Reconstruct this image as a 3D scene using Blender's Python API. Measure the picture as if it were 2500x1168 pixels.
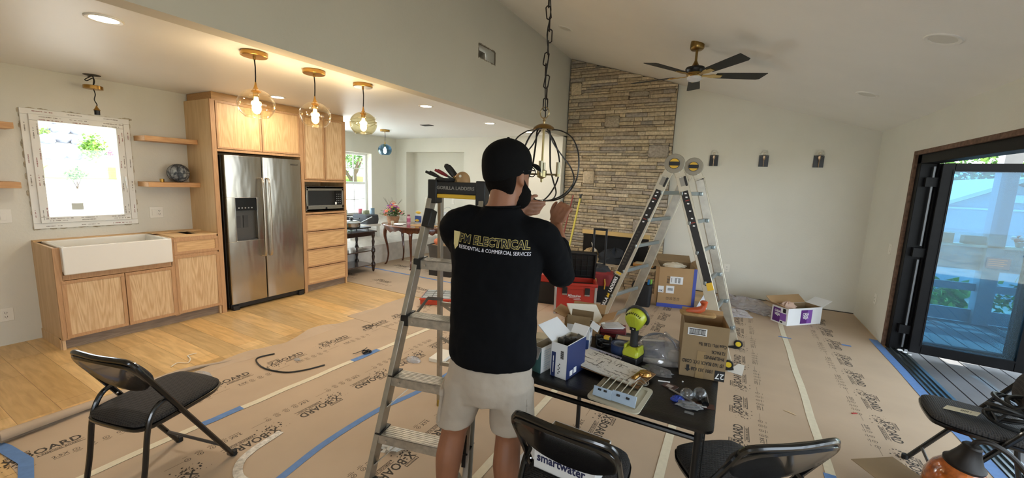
import bpy, bmesh, math, random
from mathutils import Vector, Matrix, noise
random.seed(7)
for o in list(bpy.data.objects): bpy.data.objects.remove(o)
SC = bpy.context.scene
COL = SC.collection
R = math.radians
# ------------------------------------------------------------ camera
def make_camera():
    f, yaw, pit, rol = 984.7, R(28.557), R(8.1354), R(-2.2281)
    F = Vector((-math.sin(yaw), math.cos(yaw), 0)); Rt = Vector((math.cos(yaw), math.sin(yaw), 0)); D = Vector((0, 0, -1))
    F2 = F*math.cos(pit)+D*math.sin(pit); D2 = D*math.cos(pit)-F*math.sin(pit)
    R2 = Rt*math.cos(rol)+D2*math.sin(rol); D3 = D2*math.cos(rol)-Rt*math.sin(rol)
    cam = bpy.data.cameras.new('camera'); co = bpy.data.objects.new('camera', cam); COL.objects.link(co)
    m = Matrix((R2, -D3, -F2)).transposed().to_4x4(); m.translation = (0, 0, 1.6)
    co.matrix_world = m; cam.sensor_width = 36; cam.sensor_fit = 'HORIZONTAL'; cam.lens = f/2500*36
    cam.clip_start = .05; cam.clip_end = 300; SC.camera = co
make_camera()
# ------------------------------------------------------------ world, sun, added daylight fill
W = bpy.data.worlds.new('world'); SC.world = W; W.use_nodes = True
bg = W.node_tree.nodes['Background']
bg.inputs[0].default_value = (.76, .88, 1, 1); bg.inputs[1].default_value = 4.2
def light(name, kind, loc, power, color=(1, 1, 1), **k):
    l = bpy.data.lights.new(name, kind); l.energy = power; l.color = color
    rot = k.pop('rot', (0, 0, 0))
    for a, v in k.items(): setattr(l, a, v)
    o = bpy.data.objects.new(name, l); COL.objects.link(o); o.location = loc; o.rotation_euler = rot
    return o
light('sun', 'SUN', (0, 0, 20), 8, (1, .95, .85), rot=(R(-38), 0, R(12)), angle=R(.6))
# added fill lamp at the assumed rear opening behind the photographer
light('fill_rear_opening', 'AREA', (.4, -2.9, 1.5), 14, (.95, .97, 1), rot=(R(90), 0, 0), shape='RECTANGLE', size=1.5, size_y=1.0)
light('fill_dining_door', 'AREA', (-6.95, 4.55, 1.1), 45, (.84, .94, 1), rot=(0, R(-90), 0), shape='RECTANGLE', size=1.8, size_y=.75)  # added lamp boosting daylight at the unseen dining door
vs = SC.view_settings
SC.display_settings.display_device = 'sRGB'
vs.view_transform = 'Standard'; vs.look = 'None'; vs.gamma = 1; vs.use_curve_mapping = False; vs.exposure = 0.84
# ------------------------------------------------------------ materials
def C(h):
    h = h.lstrip('#'); v = [int(h[i:i+2], 16)/255 for i in (0, 2, 4)]
    return tuple(x/12.92 if x < .04045 else ((x+.055)/1.055)**2.4 for x in v)+(1,)
MATS = {}
def mat(name, col='#888888', rough=.5, metal=0, noise_=0, nscale=8, bump=0, bscale=80, emit=0, alpha=1, trans=0, coat=0, ecol=None, spec=.5):
    if name in MATS: return MATS[name]
    m = bpy.data.materials.new(name); m.use_nodes = True; nt = m.node_tree; b = nt.nodes['Principled BSDF']
    c = C(col)
    b.inputs['Base Color'].default_value = c; b.inputs['Roughness'].default_value = rough; b.inputs['Metallic'].default_value = metal
    b.inputs['Alpha'].default_value = alpha; b.inputs['Transmission Weight'].default_value = trans; b.inputs['Coat Weight'].default_value = coat
    b.inputs['Specular IOR Level'].default_value = spec
    if emit:
        b.inputs['Emission Color'].default_value = C(ecol) if ecol else c; b.inputs['Emission Strength'].default_value = emit
    if noise_ or bump:
        tc = nt.nodes.new('ShaderNodeTexCoord')
    if noise_:
        n = nt.nodes.new('ShaderNodeTexNoise'); n.inputs['Scale'].default_value = nscale; n.inputs['Detail'].default_value = 5
        nt.links.new(tc.outputs['Object'], n.inputs['Vector'])
        r = nt.nodes.new('ShaderNodeValToRGB')
        lo = tuple(max(0, x*(1-noise_)) for x in c[:3])+(1,); hi = tuple(min(1, x*(1+noise_)) for x in c[:3])+(1,)
        r.color_ramp.elements[0].color = lo; r.color_ramp.elements[1].color = hi
        r.color_ramp.elements[0].position = .3; r.color_ramp.elements[1].position = .7
        nt.links.new(n.outputs['Fac'], r.inputs['Fac']); nt.links.new(r.outputs['Color'], b.inputs['Base Color'])
    if bump:
        n2 = nt.nodes.new('ShaderNodeTexNoise'); n2.inputs['Scale'].default_value = bscale; n2.inputs['Detail'].default_value = 4
        nt.links.new(tc.outputs['Object'], n2.inputs['Vector'])
        bp = nt.nodes.new('ShaderNodeBump'); bp.inputs['Strength'].default_value = bump; bp.inputs['Distance'].default_value = .01
        nt.links.new(n2.outputs['Fac'], bp.inputs['Height']); nt.links.new(bp.outputs['Normal'], b.inputs['Normal'])
    MATS[name] = m; return m
def wood(name, c1, c2, axis='Z', scale=1.0, rough=.55, contrast=1.0, seed=0, swirl=.5, coat=0):
    """plain-sawn wood: stretched noise plus wave bands running along one axis"""
    if name in MATS: return MATS[name]
    m = bpy.data.materials.new(name); m.use_nodes = True; nt = m.node_tree; b = nt.nodes['Principled BSDF']; N = nt.nodes; L = nt.links
    tc = N.new('ShaderNodeTexCoord'); mp = N.new('ShaderNodeMapping'); mp.inputs['Location'].default_value = (seed*1.7, seed*2.3, seed*3.1)
    s = {'X': (.09, 1, 1), 'Y': (1, .09, 1), 'Z': (1, 1, .09)}[axis]
    mp.inputs['Scale'].default_value = tuple(v*scale for v in s)
    L.new(tc.outputs['Object'], mp.inputs['Vector'])
    n0 = N.new('ShaderNodeTexNoise'); n0.inputs['Scale'].default_value = 4.5; n0.inputs['Detail'].default_value = 1.5; L.new(mp.outputs[0], n0.inputs['Vector'])
    mul = N.new('ShaderNodeMath'); mul.operation = 'MULTIPLY'; mul.inputs[1].default_value = 14*swirl*2; L.new(n0.outputs['Fac'], mul.inputs[0])
    fr = N.new('ShaderNodeMath'); fr.operation = 'SINE'; m2 = N.new('ShaderNodeMath'); m2.operation = 'MULTIPLY'; m2.inputs[1].default_value = 6.0
    L.new(mul.outputs[0], m2.inputs[0]); L.new(m2.outputs[0], fr.inputs[0])
    n1 = N.new('ShaderNodeTexNoise'); n1.inputs['Scale'].default_value = 60; n1.inputs['Detail'].default_value = 4; L.new(mp.outputs[0], n1.inputs['Vector'])
    a = N.new('ShaderNodeMath'); a.operation = 'MULTIPLY_ADD'; a.inputs[1].default_value = .16; L.new(fr.outputs[0], a.inputs[0]); L.new(n1.outputs['Fac'], a.inputs[2])
    r = N.new('ShaderNodeValToRGB'); e = r.color_ramp.elements; e[0].position = .5-.22/contrast; e[1].position = .5+.22/contrast
    e[0].color = C(c1); e[1].color = C(c2); L.new(a.outputs[0], r.inputs['Fac']); L.new(r.outputs['Color'], b.inputs['Base Color'])
    b.inputs['Roughness'].default_value = rough; b.inputs['Coat Weight'].default_value = coat
    MATS[name] = m; return m
def clear_glass(name, tint='#ffffff', ior=1.45, gloss=1.0, rough=.02, haze=0):
    """thin clear sheet: transparent with a fresnel reflection, no refraction"""
    if name in MATS: return MATS[name]
    m = bpy.data.materials.new(name); m.use_nodes = True; nt = m.node_tree; N = nt.nodes; L = nt.links
    N.remove(N['Principled BSDF']); out = N['Material Output']
    t = N.new('ShaderNodeBsdfTransparent'); t.inputs[0].default_value = C(tint)
    g = N.new('ShaderNodeBsdfGlossy'); g.inputs['Roughness'].default_value = rough; g.inputs[0].default_value = (gloss, gloss, gloss, 1)
    f = N.new('ShaderNodeLayerWeight'); f.inputs[0].default_value = .5; mx = N.new('ShaderNodeMixShader')
    pw = N.new('ShaderNodeMath'); pw.operation = 'POWER'; pw.inputs[1].default_value = 3.2; L.new(f.outputs['Facing'], pw.inputs[0])
    ma = N.new('ShaderNodeMath'); ma.operation = 'MULTIPLY_ADD'; ma.inputs[1].default_value = .4; ma.inputs[2].default_value = (ior-1)**2/(ior+1)**2; L.new(pw.outputs[0], ma.inputs[0])
    L.new(ma.outputs[0], mx.inputs[0]); L.new(t.outputs[0], mx.inputs[1]); L.new(g.outputs[0], mx.inputs[2]); last = mx
    if haze:
        d = N.new('ShaderNodeBsdfDiffuse'); d.inputs[0].default_value = C(tint); m3 = N.new('ShaderNodeMixShader'); m3.inputs[0].default_value = haze
        L.new(mx.outputs[0], m3.inputs[1]); L.new(d.outputs[0], m3.inputs[2]); last = m3
    L.new(last.outputs[0], out.inputs[0]); MATS[name] = m; return m
def island(name, cols, rough=.85, nscale=25, bump=.5, bscale=60):
    """each loose piece of the mesh takes its own colour from the ramp"""
    if name in MATS: return MATS[name]
    m = bpy.data.materials.new(name); m.use_nodes = True; nt = m.node_tree; b = nt.nodes['Principled BSDF']; N = nt.nodes; L = nt.links
    g = N.new('ShaderNodeNewGeometry'); r = N.new('ShaderNodeValToRGB'); r.color_ramp.interpolation = 'LINEAR'
    e = r.color_ramp.elements
    while len(e) < len(cols): e.new(.5)
    for i, c in enumerate(cols): e[i].position = i/(len(cols)-1); e[i].color = C(c)
    L.new(g.outputs['Random Per Island'], r.inputs['Fac'])
    tc = N.new('ShaderNodeTexCoord'); n = N.new('ShaderNodeTexNoise'); n.inputs['Scale'].default_value = nscale; n.inputs['Detail'].default_value = 6
    L.new(tc.outputs['Object'], n.inputs['Vector'])
    mr = N.new('ShaderNodeMapRange'); mr.inputs[1].default_value = .3; mr.inputs[2].default_value = .7; mr.inputs[3].default_value = .72; mr.inputs[4].default_value = 1.2
    L.new(n.outputs['Fac'], mr.inputs[0])
    mx = N.new('ShaderNodeVectorMath'); mx.operation = 'SCALE'; L.new(r.outputs['Color'], mx.inputs[0]); L.new(mr.outputs[0], mx.inputs['Scale'])
    L.new(mx.outputs[0], b.inputs['Base Color']); b.inputs['Roughness'].default_value = rough
    if bump:
        n2 = N.new('ShaderNodeTexNoise'); n2.inputs['Scale'].default_value = bscale; n2.inputs['Detail'].default_value = 5; L.new(tc.outputs['Object'], n2.inputs['Vector'])
        bp = N.new('ShaderNodeBump'); bp.inputs['Strength'].default_value = bump; bp.inputs['Distance'].default_value = .01
        L.new(n2.outputs['Fac'], bp.inputs['Height']); L.new(bp.outputs[0], b.inputs['Normal'])
    MATS[name] = m; return m
# ------------------------------------------------------------ mesh helpers
def rot(ax=0, ay=0, az=0): return Matrix.Rotation(R(az), 4, 'Z') @ Matrix.Rotation(R(ay), 4, 'Y') @ Matrix.Rotation(R(ax), 4, 'X')
def TR(x, y, z, ax=0, ay=0, az=0): return Matrix.Translation((x, y, z)) @ rot(ax, ay, az)
def frame(p, u, v):
    """matrix with local x along u, y along v (made square), z the normal, origin p"""
    u = Vector(u).normalized(); n = u.cross(Vector(v)).normalized(); v = n.cross(u)
    m = Matrix((u, v, n)).transposed().to_4x4(); m.translation = p; return m
class B:
    def __init__(s, m=None): s.bm = bmesh.new(); s.m = m or Matrix(); s.i = 0
    def v(s, p): return s.bm.verts.new(s.m @ Vector(p))
    def f(s, vs):
        try: f = s.bm.faces.new(vs); f.material_index = s.i; return f
        except ValueError: return None
    def box(s, x0, x1, y0, y1, z0, z1, m=None):
        P = [(x, y, z) for z in (z0, z1) for y in (y0, y1) for x in (x0, x1)]
        V = [s.v((m @ Vector(p)) if m else p) for p in P]
        for q in ((0, 2, 3, 1), (4, 5, 7, 6), (0, 1, 5, 4), (2, 6, 7, 3), (0, 4, 6, 2), (1, 3, 7, 5)): s.f([V[i] for i in q])
        return s
    def cbox(s, c, size, m=None):
        x, y, z = size; M = Matrix.Translation(c) @ (m or Matrix()); return s.box(-x/2, x/2, -y/2, y/2, -z/2, z/2, M)
    def quad(s, *P): s.f([s.v(p) for p in P]); return s
    def rings(s, rr, cap0=True, cap1=True, closed=False):
        V = [[s.v(p) for p in r] for r in rr]; n = len(V[0])
        for a, b in zip(V, V[1:]+([V[0]] if closed else [])):
            if b is V[0] and not closed: break
            for k in range(n): s.f([a[k], a[(k+1) % n], b[(k+1) % n], b[k]])
        if not closed:
            if cap0: s.f(V[0][::-1])
            if cap1: s.f(V[-1])
        return s
    def tube(s, pts, r, n=8, closed=False, flat=1.0, up=None):
        P = [Vector(p) for p in pts]; rr = []; L = len(P)
        rad = r if isinstance(r, (list, tuple)) else [r]*L
        nv = None
        for i, p in enumerate(P):
            if closed: t = P[(i+1) % L]-P[i-1]
            else: t = P[min(i+1, L-1)]-P[max(i-1, 0)]
            t = t.normalized() if t.length > 1e-9 else Vector((0, 0, 1))
            if up is not None: nv = Vector(up)
            if nv is None: nv = Vector((0, 0, 1)) if abs(t.z) < .9 else Vector((1, 0, 0))
            nv = (nv - t*nv.dot(t)); nv = nv.normalized() if nv.length > 1e-6 else t.orthogonal().normalized()
            bv = t.cross(nv)
            rr.append([p+nv*math.cos(a)*rad[i]*flat+bv*math.sin(a)*rad[i] for a in [2*math.pi*k/n for k in range(n)]])
        return s.rings(rr, closed=closed)
    def lathe(s, prof, n=24, m=None, cap0=True, cap1=True):
        m = m or Matrix()
        return s.rings([[m @ Vector((r*math.cos(2*math.pi*k/n), r*math.sin(2*math.pi*k/n), z)) for k in range(n)] for r, z in prof], cap0, cap1)
    def cyl(s, c, r, h, n=20, m=None, r2=None): return s.lathe([(r, 0), (r if r2 is None else r2, h)], n, Matrix.Translation(c) @ (m or Matrix()))
    def ball(s, c, r, n=12, sc=(1, 1, 1)):
        prof = []
        for i in range(n//2+1):
            a = -math.pi/2+math.pi*i/(n//2); prof.append((max(1e-4, r*math.cos(a)), r*math.sin(a)))
        return s.lathe(prof, n, Matrix.Translation(c) @ Matrix.Diagonal((*sc, 1)))
    def prism(s, poly, z0, z1, m=None):
        m = m or Matrix()
        return s.rings([[m @ Vector((x, y, z)) for x, y in poly] for z in (z0, z1)])
    def text(s, body, size, m, depth=.0006, align='CENTER', sx=1, bold=0, spacing=1, shear=0):
        cu = bpy.data.curves.new('tmp_text', 'FONT'); cu.body = body; cu.size = size; cu.align_x = align; cu.align_y = 'CENTER'
        cu.extrude = depth; cu.resolution_u = 2; cu.offset = bold; cu.space_character = spacing; cu.shear = shear
        ob = bpy.data.objects.new('tmp_text', cu); COL.objects.link(ob)
        dg = bpy.context.evaluated_depsgraph_get(); me = ob.evaluated_get(dg).to_mesh()
        V = [s.v(m @ Vector((v.co.x*sx, v.co.y, v.co.z))) for v in me.vertices]
        for p in me.polygons: s.f([V[i] for i in p.vertices])
        ob.evaluated_get(dg).to_mesh_clear(); bpy.data.objects.remove(ob); bpy.data.curves.remove(cu); return s
    def build(s, name, mats, parent=None, bevel=0, seg=2, smooth=None, sub=0, thick=0, remesh=0, ang=35):
        me = bpy.data.meshes.new(name)
        bmesh.ops.recalc_face_normals(s.bm, faces=s.bm.faces); s.bm.to_mesh(me); s.bm.free()
        for mm in (mats if isinstance(mats, (list, tuple)) else [mats]): me.materials.append(mm)
        o = bpy.data.objects.new(name, me); COL.objects.link(o)
        if parent is not None: o.parent = parent
        if thick: md = o.modifiers.new('solid', 'SOLIDIFY'); md.thickness = thick; md.offset = 0
        if remesh: md = o.modifiers.new('remesh', 'REMESH'); md.mode = 'VOXEL'; md.voxel_size = remesh; md.use_smooth_shade = True
        if remesh: md = o.modifiers.new('cs', 'SMOOTH'); md.iterations = 6; md.factor = .5
        if bevel: md = o.modifiers.new('bevel', 'BEVEL'); md.width = bevel; md.segments = seg; md.limit_method = 'ANGLE'; md.angle_limit = R(40)
        if sub: md = o.modifiers.new('sub', 'SUBSURF'); md.levels = sub; md.render_levels = sub
        if smooth or sub or bevel:
            me.polygons.foreach_set('use_smooth', [True]*len(me.polygons))
            if not sub and smooth != 2:
                me.set_sharp_from_angle(angle=R(ang))
        return o
def bez(p0, p1, p2, p3, n=10):
    p0, p1, p2, p3 = map(Vector, (p0, p1, p2, p3)); return [p0*(1-t)**3+p1*3*t*(1-t)**2+p2*3*t*t*(1-t)+p3*t**3 for t in [i/n for i in range(n+1)]]
def spline(P, n=6, closed=False):
    P = [Vector(p) for p in P]; L = len(P); out = []
    for i in range(L if closed else L-1):
        a, b, c, d = (P[(i-1) % L] if closed or i else P[0]), P[i], P[(i+1) % L], (P[(i+2) % L] if closed or i+2 < L else P[-1])
        for k in range(n):
            t = k/n; out.append(.5*((2*b)+(c-a)*t+(2*a-5*b+4*c-d)*t*t+(3*b-a-3*c+d)*t**3))
    if not closed: out.append(P[-1])
    return out
def rrect(w, h, r, n=4, cx=0, cy=0):
    out = []
    for (sx, sy, a0) in ((1, 1, 0), (-1, 1, 90), (-1, -1, 180), (1, -1, 270)):
        for k in range(n+1):
            a = R(a0+90*k/n); out.append((cx+sx*(w/2-r)+r*math.cos(a), cy+sy*(h/2-r)+r*math.sin(a)))
    return out
def tag(o, label=None, cat=None, group=None, kind=None):
    if label: o['label'] = label
    if cat: o['category'] = cat
    if group: o['group'] = group
    if kind: o['kind'] = kind
    return o
def thing(name, label, cat, loc=(0, 0, 0), rz=0, group=None, rx=0, ry=0):
    o = bpy.data.objects.new(name, None); COL.objects.link(o); o.empty_display_size = .05
    o.location = loc; o.rotation_euler = (R(rx), R(ry), R(rz)); return tag(o, label, cat, group)
def dup(root, loc=None, rz=None, label=None, group=None):
    kids = [o for o in list(COL.objects) if o.parent == root]
    r = root.copy(); COL.objects.link(r)
    if loc is not None: r.location = loc
    if rz is not None: r.rotation_euler = (root.rotation_euler[0], root.rotation_euler[1], R(rz))
    if label: r['label'] = label
    if group: r['group'] = group
    for c in kids:
        d = c.copy(); COL.objects.link(d); d.parent = r
        for g in [o for o in list(COL.objects) if o.parent == c]:
            e = g.copy(); COL.objects.link(e); e.parent = d
    return r
def struct(b, name, mats, **k): o = b.build(name, mats, **k); o['kind'] = 'structure'; return o
def plaque(b, c, w, h, d, axis, r=.004):
    pass
# ============================================================ the room
plaster = mat('plaster_offwhite', '#d8d5c8', .75, noise_=.02, nscale=3, bump=.12, bscale=55)
plaster_c = mat('ceiling_paint', '#ebe9e2', .8, noise_=.015, nscale=3, bump=.1, bscale=60)
plaster_k = mat('kitchen_ceiling_paint', '#ebecea', .45, noise_=.01, nscale=3)
BACK, XR, XL, XD, XB = 6.87, 1.56, -5.48, -6.61, -2.7
def SZ(x): return 2.4+.309*(XR-x)
def floor_mat():
    m = bpy.data.materials.new('oak_planks'); m.use_nodes = True; nt = m.node_tree; N = nt.nodes; L = nt.links; b = N['Principled BSDF']
    tc = N.new('ShaderNodeTexCoord'); br = N.new('ShaderNodeTexBrick'); br.offset = .37; br.offset_frequency = 2
    br.inputs['Scale'].default_value = 1; br.inputs['Brick Width'].default_value = 1.15; br.inputs['Row Height'].default_value = .19
    br.inputs['Mortar Size'].default_value = .0012; br.inputs['Mortar Smooth'].default_value = .1; br.inputs['Bias'].default_value = -.1
    br.inputs['Color1'].default_value = C('#dfb97d'); br.inputs['Color2'].default_value = C('#eacb96'); br.inputs['Mortar'].default_value = C('#8d6a3c')
    L.new(tc.outputs['Object'], br.inputs['Vector'])
    # per plank tone
    sp = N.new('ShaderNodeVectorMath'); sp.operation = 'MULTIPLY'; sp.inputs[1].default_value = (.8, 5.26, 1)
    L.new(tc.outputs['Object'], sp.inputs[0])
    fl = N.new('ShaderNodeVectorMath'); fl.operation = 'FLOOR'; L.new(sp.outputs[0], fl.inputs[0])
    wn = N.new('ShaderNodeTexWhiteNoise'); L.new(fl.outputs[0], wn.inputs['Vector'])
    mp = N.new('ShaderNodeMapping'); mp.inputs['Scale'].default_value = (1.2, 9, 1)
    av = N.new('ShaderNodeVectorMath'); av.operation = 'ADD'; L.new(tc.outputs['Object'], av.inputs[0]); L.new(wn.outputs['Color'], av.inputs[1])
    L.new(av.outputs[0], mp.inputs['Vector'])
    n = N.new('ShaderNodeTexNoise'); n.inputs['Scale'].default_value = 3; n.inputs['Detail'].default_value = 7; n.inputs['Distortion'].default_value = .6; L.new(mp.outputs[0], n.inputs['Vector'])
    r = N.new('ShaderNodeValToRGB'); e = r.color_ramp.elements; e[0].position = .28; e[1].position = .75; e[0].color = (.7, .64, .55, 1); e[1].color = (1.05, 1.04, 1.02, 1)
    L.new(n.outputs['Fac'], r.inputs['Fac'])
    mx = N.new('ShaderNodeMix'); mx.data_type = 'RGBA'; mx.blend_type = 'MULTIPLY'; mx.inputs[0].default_value = 1
    L.new(br.outputs['Color'], mx.inputs[6]); L.new(r.outputs['Color'], mx.inputs[7])
    hs = N.new('ShaderNodeHueSaturation'); mr = N.new('ShaderNodeMapRange'); mr.inputs[3].default_value = .7; mr.inputs[4].default_value = 1.1
    L.new(wn.outputs['Value'], mr.inputs[0]); L.new(mr.outputs[0], hs.inputs['Value']); L.new(mx.outputs[2], hs.inputs['Color'])
    L.new(hs.outputs[0], b.inputs['Base Color']); b.inputs['Roughness'].default_value = .38
    return m
b = B(); b.box(-7.2, 1.62, -3, 7.4, -.12, 0); struct(b, 'floor', floor_mat())
# walls (each a slab with its openings left out)
def wallx(name, x0, x1, Y0, Y1, Z0, Z1, holes, m=plaster):
    b = B(); ys = sorted({Y0, Y1} | {h[0] for h in holes} | {h[1] for h in holes}); 
    for a, c in zip(ys, ys[1:]):
        hs = [h for h in holes if h[0] <= a+1e-6 and h[1] >= c-1e-6]
        if not hs: b.box(x0, x1, a, c, Z0, Z1)
        else:
            h = hs[0]
            if h[2] > Z0: b.box(x0, x1, a, c, Z0, h[2])
            if h[3] < Z1: b.box(x0, x1, a, c, h[3], Z1)
    return struct(b, name, m)
WY0, WY1, WZ0, WZ1 = 1.085, 1.81, 1.01, 2.07
wallx('wall_left', XL-.16, XL, -3, 4.08, 0, 2.42, [(WY0, WY1, WZ0, WZ1)])
b = B(); b.box(XD, XL-.16, 3.96, 4.08, 0, 2.42); struct(b, 'wall_pantry', plaster)
DY0, DY1, DZ0, DZ1 = 5.04, 5.98, .80, 2.05
wallx('wall_dining_left', XD-.2, XD, 3.96, 6.9, 0, 2.42, [(4.14, 4.96, .02, 2.05), (DY0, DY1, DZ0, DZ1)])
FY = 6.66
b = B(); b.box(XD-.2, -6.3, FY, 6.98, 0, 2.42); b.box(-6.3, -4.78, FY, 6.98, 2.14, 2.42); b.box(-6.3, -4.78, 6.92, 6.98, 0, 2.14)
b.box(-4.78, XB, FY, 6.98, 0, 2.42); struct(b, 'wall_dining_far', plaster)
DOORY0, DOORY1, DOORZ = .55, 5.62, 2.03
wallx('wall_right', XR, XR+.16, -3, BACK+.1, 0, 2.4, [(DOORY0, DOORY1, 0, DOORZ)])
b = B(); b.prism([(XB, 0), (XR, 0), (XR, SZ(XR)), (XB, SZ(XB))], 0, .12, frame((0, BACK+.12, 0), (1, 0, 0), (0, 0, 1))); struct(b, 'wall_back', plaster)
# beam wall above the kitchen opening, rough duct cut-out; wall paint darkened as shade
hy0, hy1, hz0, hz1 = 4.0, 4.36, 2.98, 3.13
wallx('wall_beam', XB-.14, XB, -3, BACK+.1, 2.40, SZ(XB), [(hy0, hy1, hz0, hz1)], mat('beam_paint_shaded', '#c4c0b4', .8, noise_=.02, nscale=2, bump=.1, bscale=50))
# unseen rear wall behind the photographer, opening added to let daylight in
b = B(); b.box(-7.2, -.4, -3.12, -3, 0, 3.9); b.box(-.4, 1.2, -3.12, -3, 0, .95); b.box(-.4, 1.2, -3.12, -3, 2.05, 3.9); b.box(1.2, 1.72, -3.12, -3, 0, 3.9); struct(b, 'wall_rear', plaster)
b = B(); b.box(-7.2, XB-.14, -3.1, 7.1, 2.42, 2.5); struct(b, 'ceiling_kitchen', plaster_k)
b = B(); b.prism([(XB-.14, SZ(XB-.14)), (XR+.16, SZ(XR+.16)), (XR+.16, SZ(XR+.16)+.1), (XB-.14, SZ(XB-.14)+.1)], 3.12, -7.0, frame((0, 0, 0), (1, 0, 0), (0, 0, 1))); struct(b, 'ceiling_vault', plaster_c)
# duct seen inside the rough opening
b = B(); b.box(XB-.5, XB-.16, hy0-.02, hy1+.02, hz0-.03, hz0-.02); b.box(XB-.5, XB-.16, hy0-.02, hy1+.02, hz1+.02, hz1+.03); b.box(XB-.5, XB-.16, hy0-.04, hy0-.02, hz0-.03, hz1+.03); b.box(XB-.5, XB-.16, hy1+.02, hy1+.04, hz0-.03, hz1+.03); b.box(XB-.52, XB-.5, hy0-.04, hy1+.04, hz0-.03, hz1+.03)
b.cyl((XB-.2, hy0+.12, hz0-.02), .09, .17, 16)
o = struct(b, 'trim_duct_cavity', mat('raw_drywall', '#756c5e', .9, noise_=.3, nscale=20))
b = B(); rnd = random.Random(3)
for (p, q, ax) in (((hy0, hz0), (hy1, hz0), 0), ((hy0, hz1), (hy1, hz1), 0), ((hy0, hz0), (hy0, hz1), 1), ((hy1, hz0), (hy1, hz1), 1)):
    for k in range(9):
        t = k/9; y = p[0]+(q[0]-p[0])*t; z = p[1]+(q[1]-p[1])*t; s = .006+rnd.random()*.012
        b.cbox((XB-.004, y+.01*(1-ax), z), (.012, s*(2.2 if ax == 0 else 1), s*(1 if ax == 0 else 1.6)))
struct(b, 'trim_cutout_edge', mat('torn_drywall', '#7c7263', .95))
# dark strip drawn as the shadow line at the base of back wall
b = B(); b.box(-.93, XR, BACK-.012, BACK, 0, .012); struct(b, 'shadow_line_back', mat('shadow_line_dark', '#4b4640', .9))
# ---------------------------------------------------------- kitchen window (unfinished frame)
pvc = mat('window_pvc', '#e6e4dc', .4, noise_=.02)
ink = mat('film_print', '#9a9288', .8); inkr = mat('film_print_red', '#a87f7a', .8)
gl = clear_glass('window_glass')
wroot = thing('window_1', None, None); wroot['kind'] = 'structure'
fx = XL+.012
def ringbox(b, y0, y1, z0, z1, w, x0, x1):
    b.box(x0, x1, y0, y1, z0, z0+w); b.box(x0, x1, y0, y1, z1-w, z1); b.box(x0, x1, y0, y0+w, z0+w, z1-w); b.box(x0, x1, y1-w, y1, z0+w, z1-w)
b = B(); ringbox(b, WY0, WY1, WZ0, WZ1, .05, XL-.09, XL+.02); b.build('window_frame', pvc, wroot, bevel=.003)
b = B(); ringbox(b, WY0+.045, WY1-.055, WZ0+.05, WZ1-.045, .055, XL-.07, XL+.035); b.build('window_sash', pvc, wroot, bevel=.004)
b = B(); b.box(XL-.03, XL-.022, WY0+.09, WY1-.1, WZ0+.1, WZ1-.09); b.build('window_pane', gl, wroot)
b = B(); rnd = random.Random(5)
def scribble(b, org, u, v, n, h, xo):
    pos = 0
    for i in range(n):
        w = rnd.choice((.006, .01, .016, .004)); 
        y = org[0]+u[0]*pos; z = org[1]+u[1]*pos
        cy, cz = y+u[0]*w/2, z+u[1]*w/2
        sy, sz = (w, h*rnd.uniform(.5, 1)) if u[0] else (h*rnd.uniform(.5, 1), w)
        b.cbox((xo, cy, cz), (.0015, abs(sy), abs(sz))); pos += w+rnd.choice((.002, .002, .003, .012))
for zz, xo in ((WZ1-.02, .021), (WZ1-.065, .036), (WZ1-.09, .036), (WZ0+.02, .021), (WZ0+.07, .036), (WZ0+.09, .036)):
    for k in range(3): b.i = rnd.choice((0, 0, 1)); scribble(b, (WY0+.06+k*.22+rnd.random()*.05, zz), (1, 0), None, 9, .008, XL+xo)
for yy, xo in ((WY0+.02, .021), (WY0+.065, .036), (WY0+.09, .036), (WY1-.02, .021), (WY1-.07, .036), (WY1-.095, .036)):
    for k in range(4): b.i = rnd.choice((0, 0, 1)); scribble(b, (yy, WZ0+.07+k*.24+rnd.random()*.08), (0, 1), None, 7, .008, XL+xo)
b.build('film_lettering', [ink, inkr], wroot)
b = B(); b.box(XL+.03, XL+.05, WY1-.085, WY1-.065, 1.45, 1.5); b.tube([(XL+.055, WY1-.075, 1.49), (XL+.06, WY1-.075, 1.47), (XL+.06, WY1-.072, 1.38)], .008, 8)
b.build('window_handle', mat('white_handle', '#f2f2ee', .3), wroot, bevel=.002)
b = B(); b.box(XL-.02, XL-.018, WY0+.26, WY0+.34, 1.17, 1.235); b.build('sticker', mat('pane_sticker', '#c9ccc2', .6), wroot)
b = B(); rnd = random.Random(11)
for (y0, z0, y1, z1) in ((WY0, WZ1, WY1, WZ1), (WY0, WZ0, WY1, WZ0), (WY0, WZ0, WY0, WZ1), (WY1, WZ0, WY1, WZ1)):
    for k in range(26):
        t = rnd.random(); s = rnd.uniform(.008, .02); b.ball((XL+.002, y0+(y1-y0)*t+rnd.uniform(-.006, .006), z0+(z1-z0)*t+rnd.uniform(-.006, .006)), s*.6, 6, (.5, 1+(y1 != y0)*1.8, 1+(z1 != z0)*1.8))
struct(b, 'trim_1', mat('raw_plaster_edge', '#b3a78f', .95, noise_=.35, nscale=40), smooth=True)
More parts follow.
